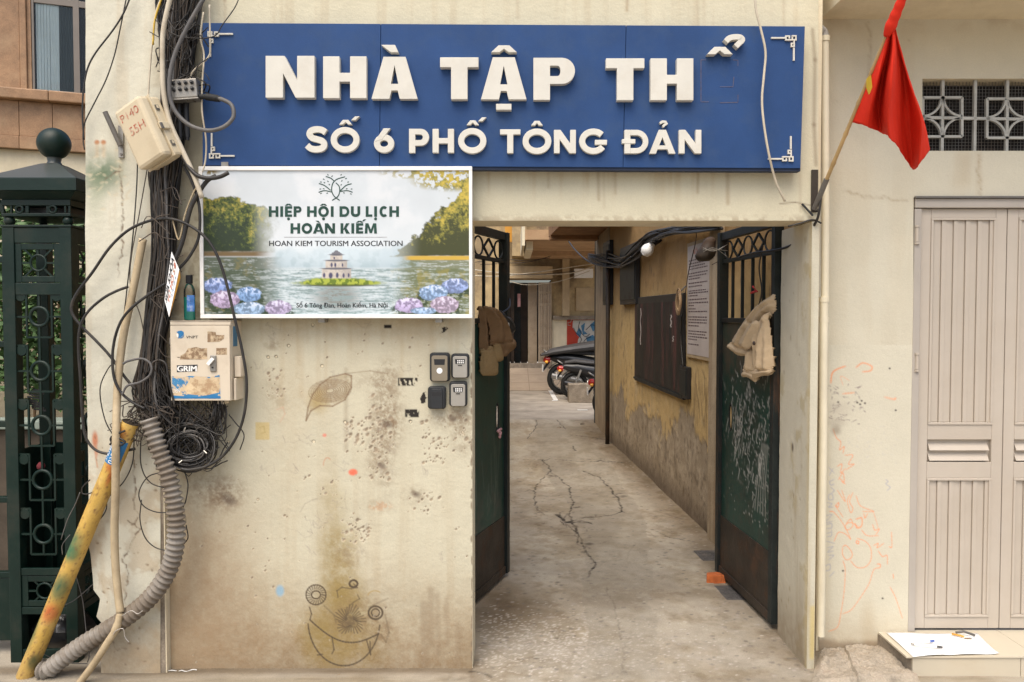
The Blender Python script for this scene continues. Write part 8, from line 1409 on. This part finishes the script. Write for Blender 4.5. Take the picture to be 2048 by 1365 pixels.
# ================================================================= FLAG
yb0 = -.03; bs = Vector(P(1633, 408, yb0)); tp_ = P(1812, -20, -.62); fd = tp_ - bs
flag = thing('flag', 'red flag with a yellow star hanging from a slanted bamboo pole', 'flag', bs); mb = MB(); nseg = 60
rp = [.0095 + (.0022 if (i % 9) == 4 else 0) - .002 * i / nseg for i in range(nseg + 1)]; mb.tube([bs + fd * (i / nseg) for i in range(nseg + 1)], rp, 10); build(mb, 'pole', M['bamboo'], flag, smooth=True)
def tof(y): return (408 - y) / 428                       # pole parameter at pixel row (nearly linear)
def on(px, py, dY=0.0):                                  # point at the flag's depth: same Y as the pole at the matching height
    q = min(((lambda p: (abs(P(px, py, p.y).z - p.z), p.y))(bs + fd * t) for t in np.linspace(0, 1, 80)))[1]; return P(px, py, q + dY)
cols = []                                                # columns from pole edge to outer edge, each a list of pixel points top -> bottom
edgeA = [(1776, 60), (1757, 118), (1738, 160), (1722, 195), (1702, 244)]; 
grid = [[(1783, 32), (1768, 85), (1752, 125), (1737, 163), (1702, 244)], [(1784, 36), (1772, 95), (1757, 150), (1745, 200), (1735, 254)], [(1785, 42), (1778, 100), (1765, 160), (1757, 220), (1762, 266)], [(1786, 48), (1786, 105), (1779, 170), (1775, 230), (1778, 275)], [(1788, 52), (1795, 110), (1797, 180), (1797, 240), (1800, 300)], [(1789, 56), (1805, 125), (1814, 190), (1818, 255), (1824, 338)], [(1790, 62), (1812, 140), (1829, 200), (1842, 250), (1838, 330)], [(1790, 66), (1816, 150), (1836, 205), (1852, 262), (1861, 298)]]
dep = [0, -.07, .05, -.13, -.02, .05, -.06, .03]
nu, nv = 64, 60; V = []; gp = [[on(x, y, dep[i] * min(1, j_ * .45)) for j_, (x, y) in enumerate(row)] for i, row in enumerate(grid)]
rowsS = [smoothpath(r_, nv // 4) for r_ in gp]; nvv = len(rowsS[0])
for j_ in range(nvv):
    sp2 = smoothpath([rowsS[i][j_] for i in range(len(rowsS))], 9); V += [p + Vector((0, .004 * math.sin(k_ * .7 + j_ * .11) + .0025 * math.sin(k_ * 1.9 - j_ * .2), 0)) for k_, p in enumerate(sp2)]; nuu = len(sp2)
mb = MB().add(V, [(j_*nuu+k_, (j_+1)*nuu+k_, (j_+1)*nuu+k_+1, j_*nuu+k_+1) for j_ in range(nvv-1) for k_ in range(nuu-1)]); cl = build(mb, 'cloth', M['red'], flag, smooth=True); m_ = cl.modifiers.new('t', 'SOLIDIFY'); m_.thickness = .0015
mb = MB(); mb.tube([bs + fd * t for t in np.linspace(.81, 1.0, 24)], [.012 + .0125 * min(1, i / 4) + .0012 * math.sin(i * 1.3) - .0004 * i for i in range(24)], 14); build(mb, 'rolled_cloth', M['red'], flag, smooth=True)
sg_ = [on(1733, 158, -.03), on(1742, 150, -.05), on(1745, 178, -.055), on(1739, 194, -.05), on(1733, 176, -.03)]; mb = MB(); mb.prism(sg_[::-1], [p + Vector((0, .002, 0)) for p in sg_[::-1]]); build(mb, 'star', M['star'], flag)
fb = thing('flag_bracket', 'rusty steel flag bracket bolted at the right end of the wall', 'bracket', P(1628, 400, -.01)); mb = MB(); a, b_ = P(1623, 340, -.008), P(1635, 425, -.008); mb.box(a.x, b_.x, -.012, -.003, b_.z, a.z); build(mb, 'plate', M['rustdark'], fb, bevel=.001); mb = MB(); mb.tube([bs - fd * .03, bs + fd * .135], .0125, 12); build(mb, 'socket_tube', M['darkmetal'], fb, autos=40)
mb = MB(); mb.tube([P(1604, 408, -.01), P(1626, 432, -.02)], .005, 6); build(mb, 'stray_rod', M['black'], label='short black rod end beside the flag bracket', cat='rod')
cab([(1642, 395), (1634, 440), (1612, 470), (1580, 492), (1545, 502), (1510, 506), (1478, 515)], [-.05, -.03, .1, .3, .45, .6, .75], .0065, 'cable', 'black cable from the flag bracket sagging through the gate bars', group='cables on the sign wall'); cab([(1576, 453), (1600, 447), (1625, 440), (1643, 447)], -.02, .004, 'cable', 'thin black wire along the end of the lintel', group='cables on the sign wall', name='wire', cat='wire')
# ================================================================= LITTER along the wall foot
mb = MB(); mb.tube([G(652, 1365) + Vector((0, 0, .008)), G(680, 1355) + Vector((0, 0, .010))], .006, 7); build(mb, 'twig', M['twig'], label='short brown twig on the ground below the face drawing', cat='twig')
mb = MB(); c0 = G(765, 1362); mb.add([c0 + Vector((-.03, 0, .008)), c0 + Vector((0, -.012, .014)), c0 + Vector((.03, .002, .009)), c0 + Vector((0, .014, .01))], [(0, 1, 2, 3)]); build(mb, 'fallen_leaf', M['leafgreen'], label='single green leaf lying on the ground by the wall', cat='leaf')
mb = MB(); c0 = G(360, 1346) + Vector((0, -.01, .01)); rr = random.Random(3); mb.tube(smoothpath([c0 + Vector((-.05 + .022 * i, rr.uniform(-.01, .01), rr.uniform(0, .012))) for i in range(7)], 4), .0022, 5); build(mb, 'string_scrap', M['whiteframe'], smooth=True, label='scrap of white string at the foot of the wall', cat='string')
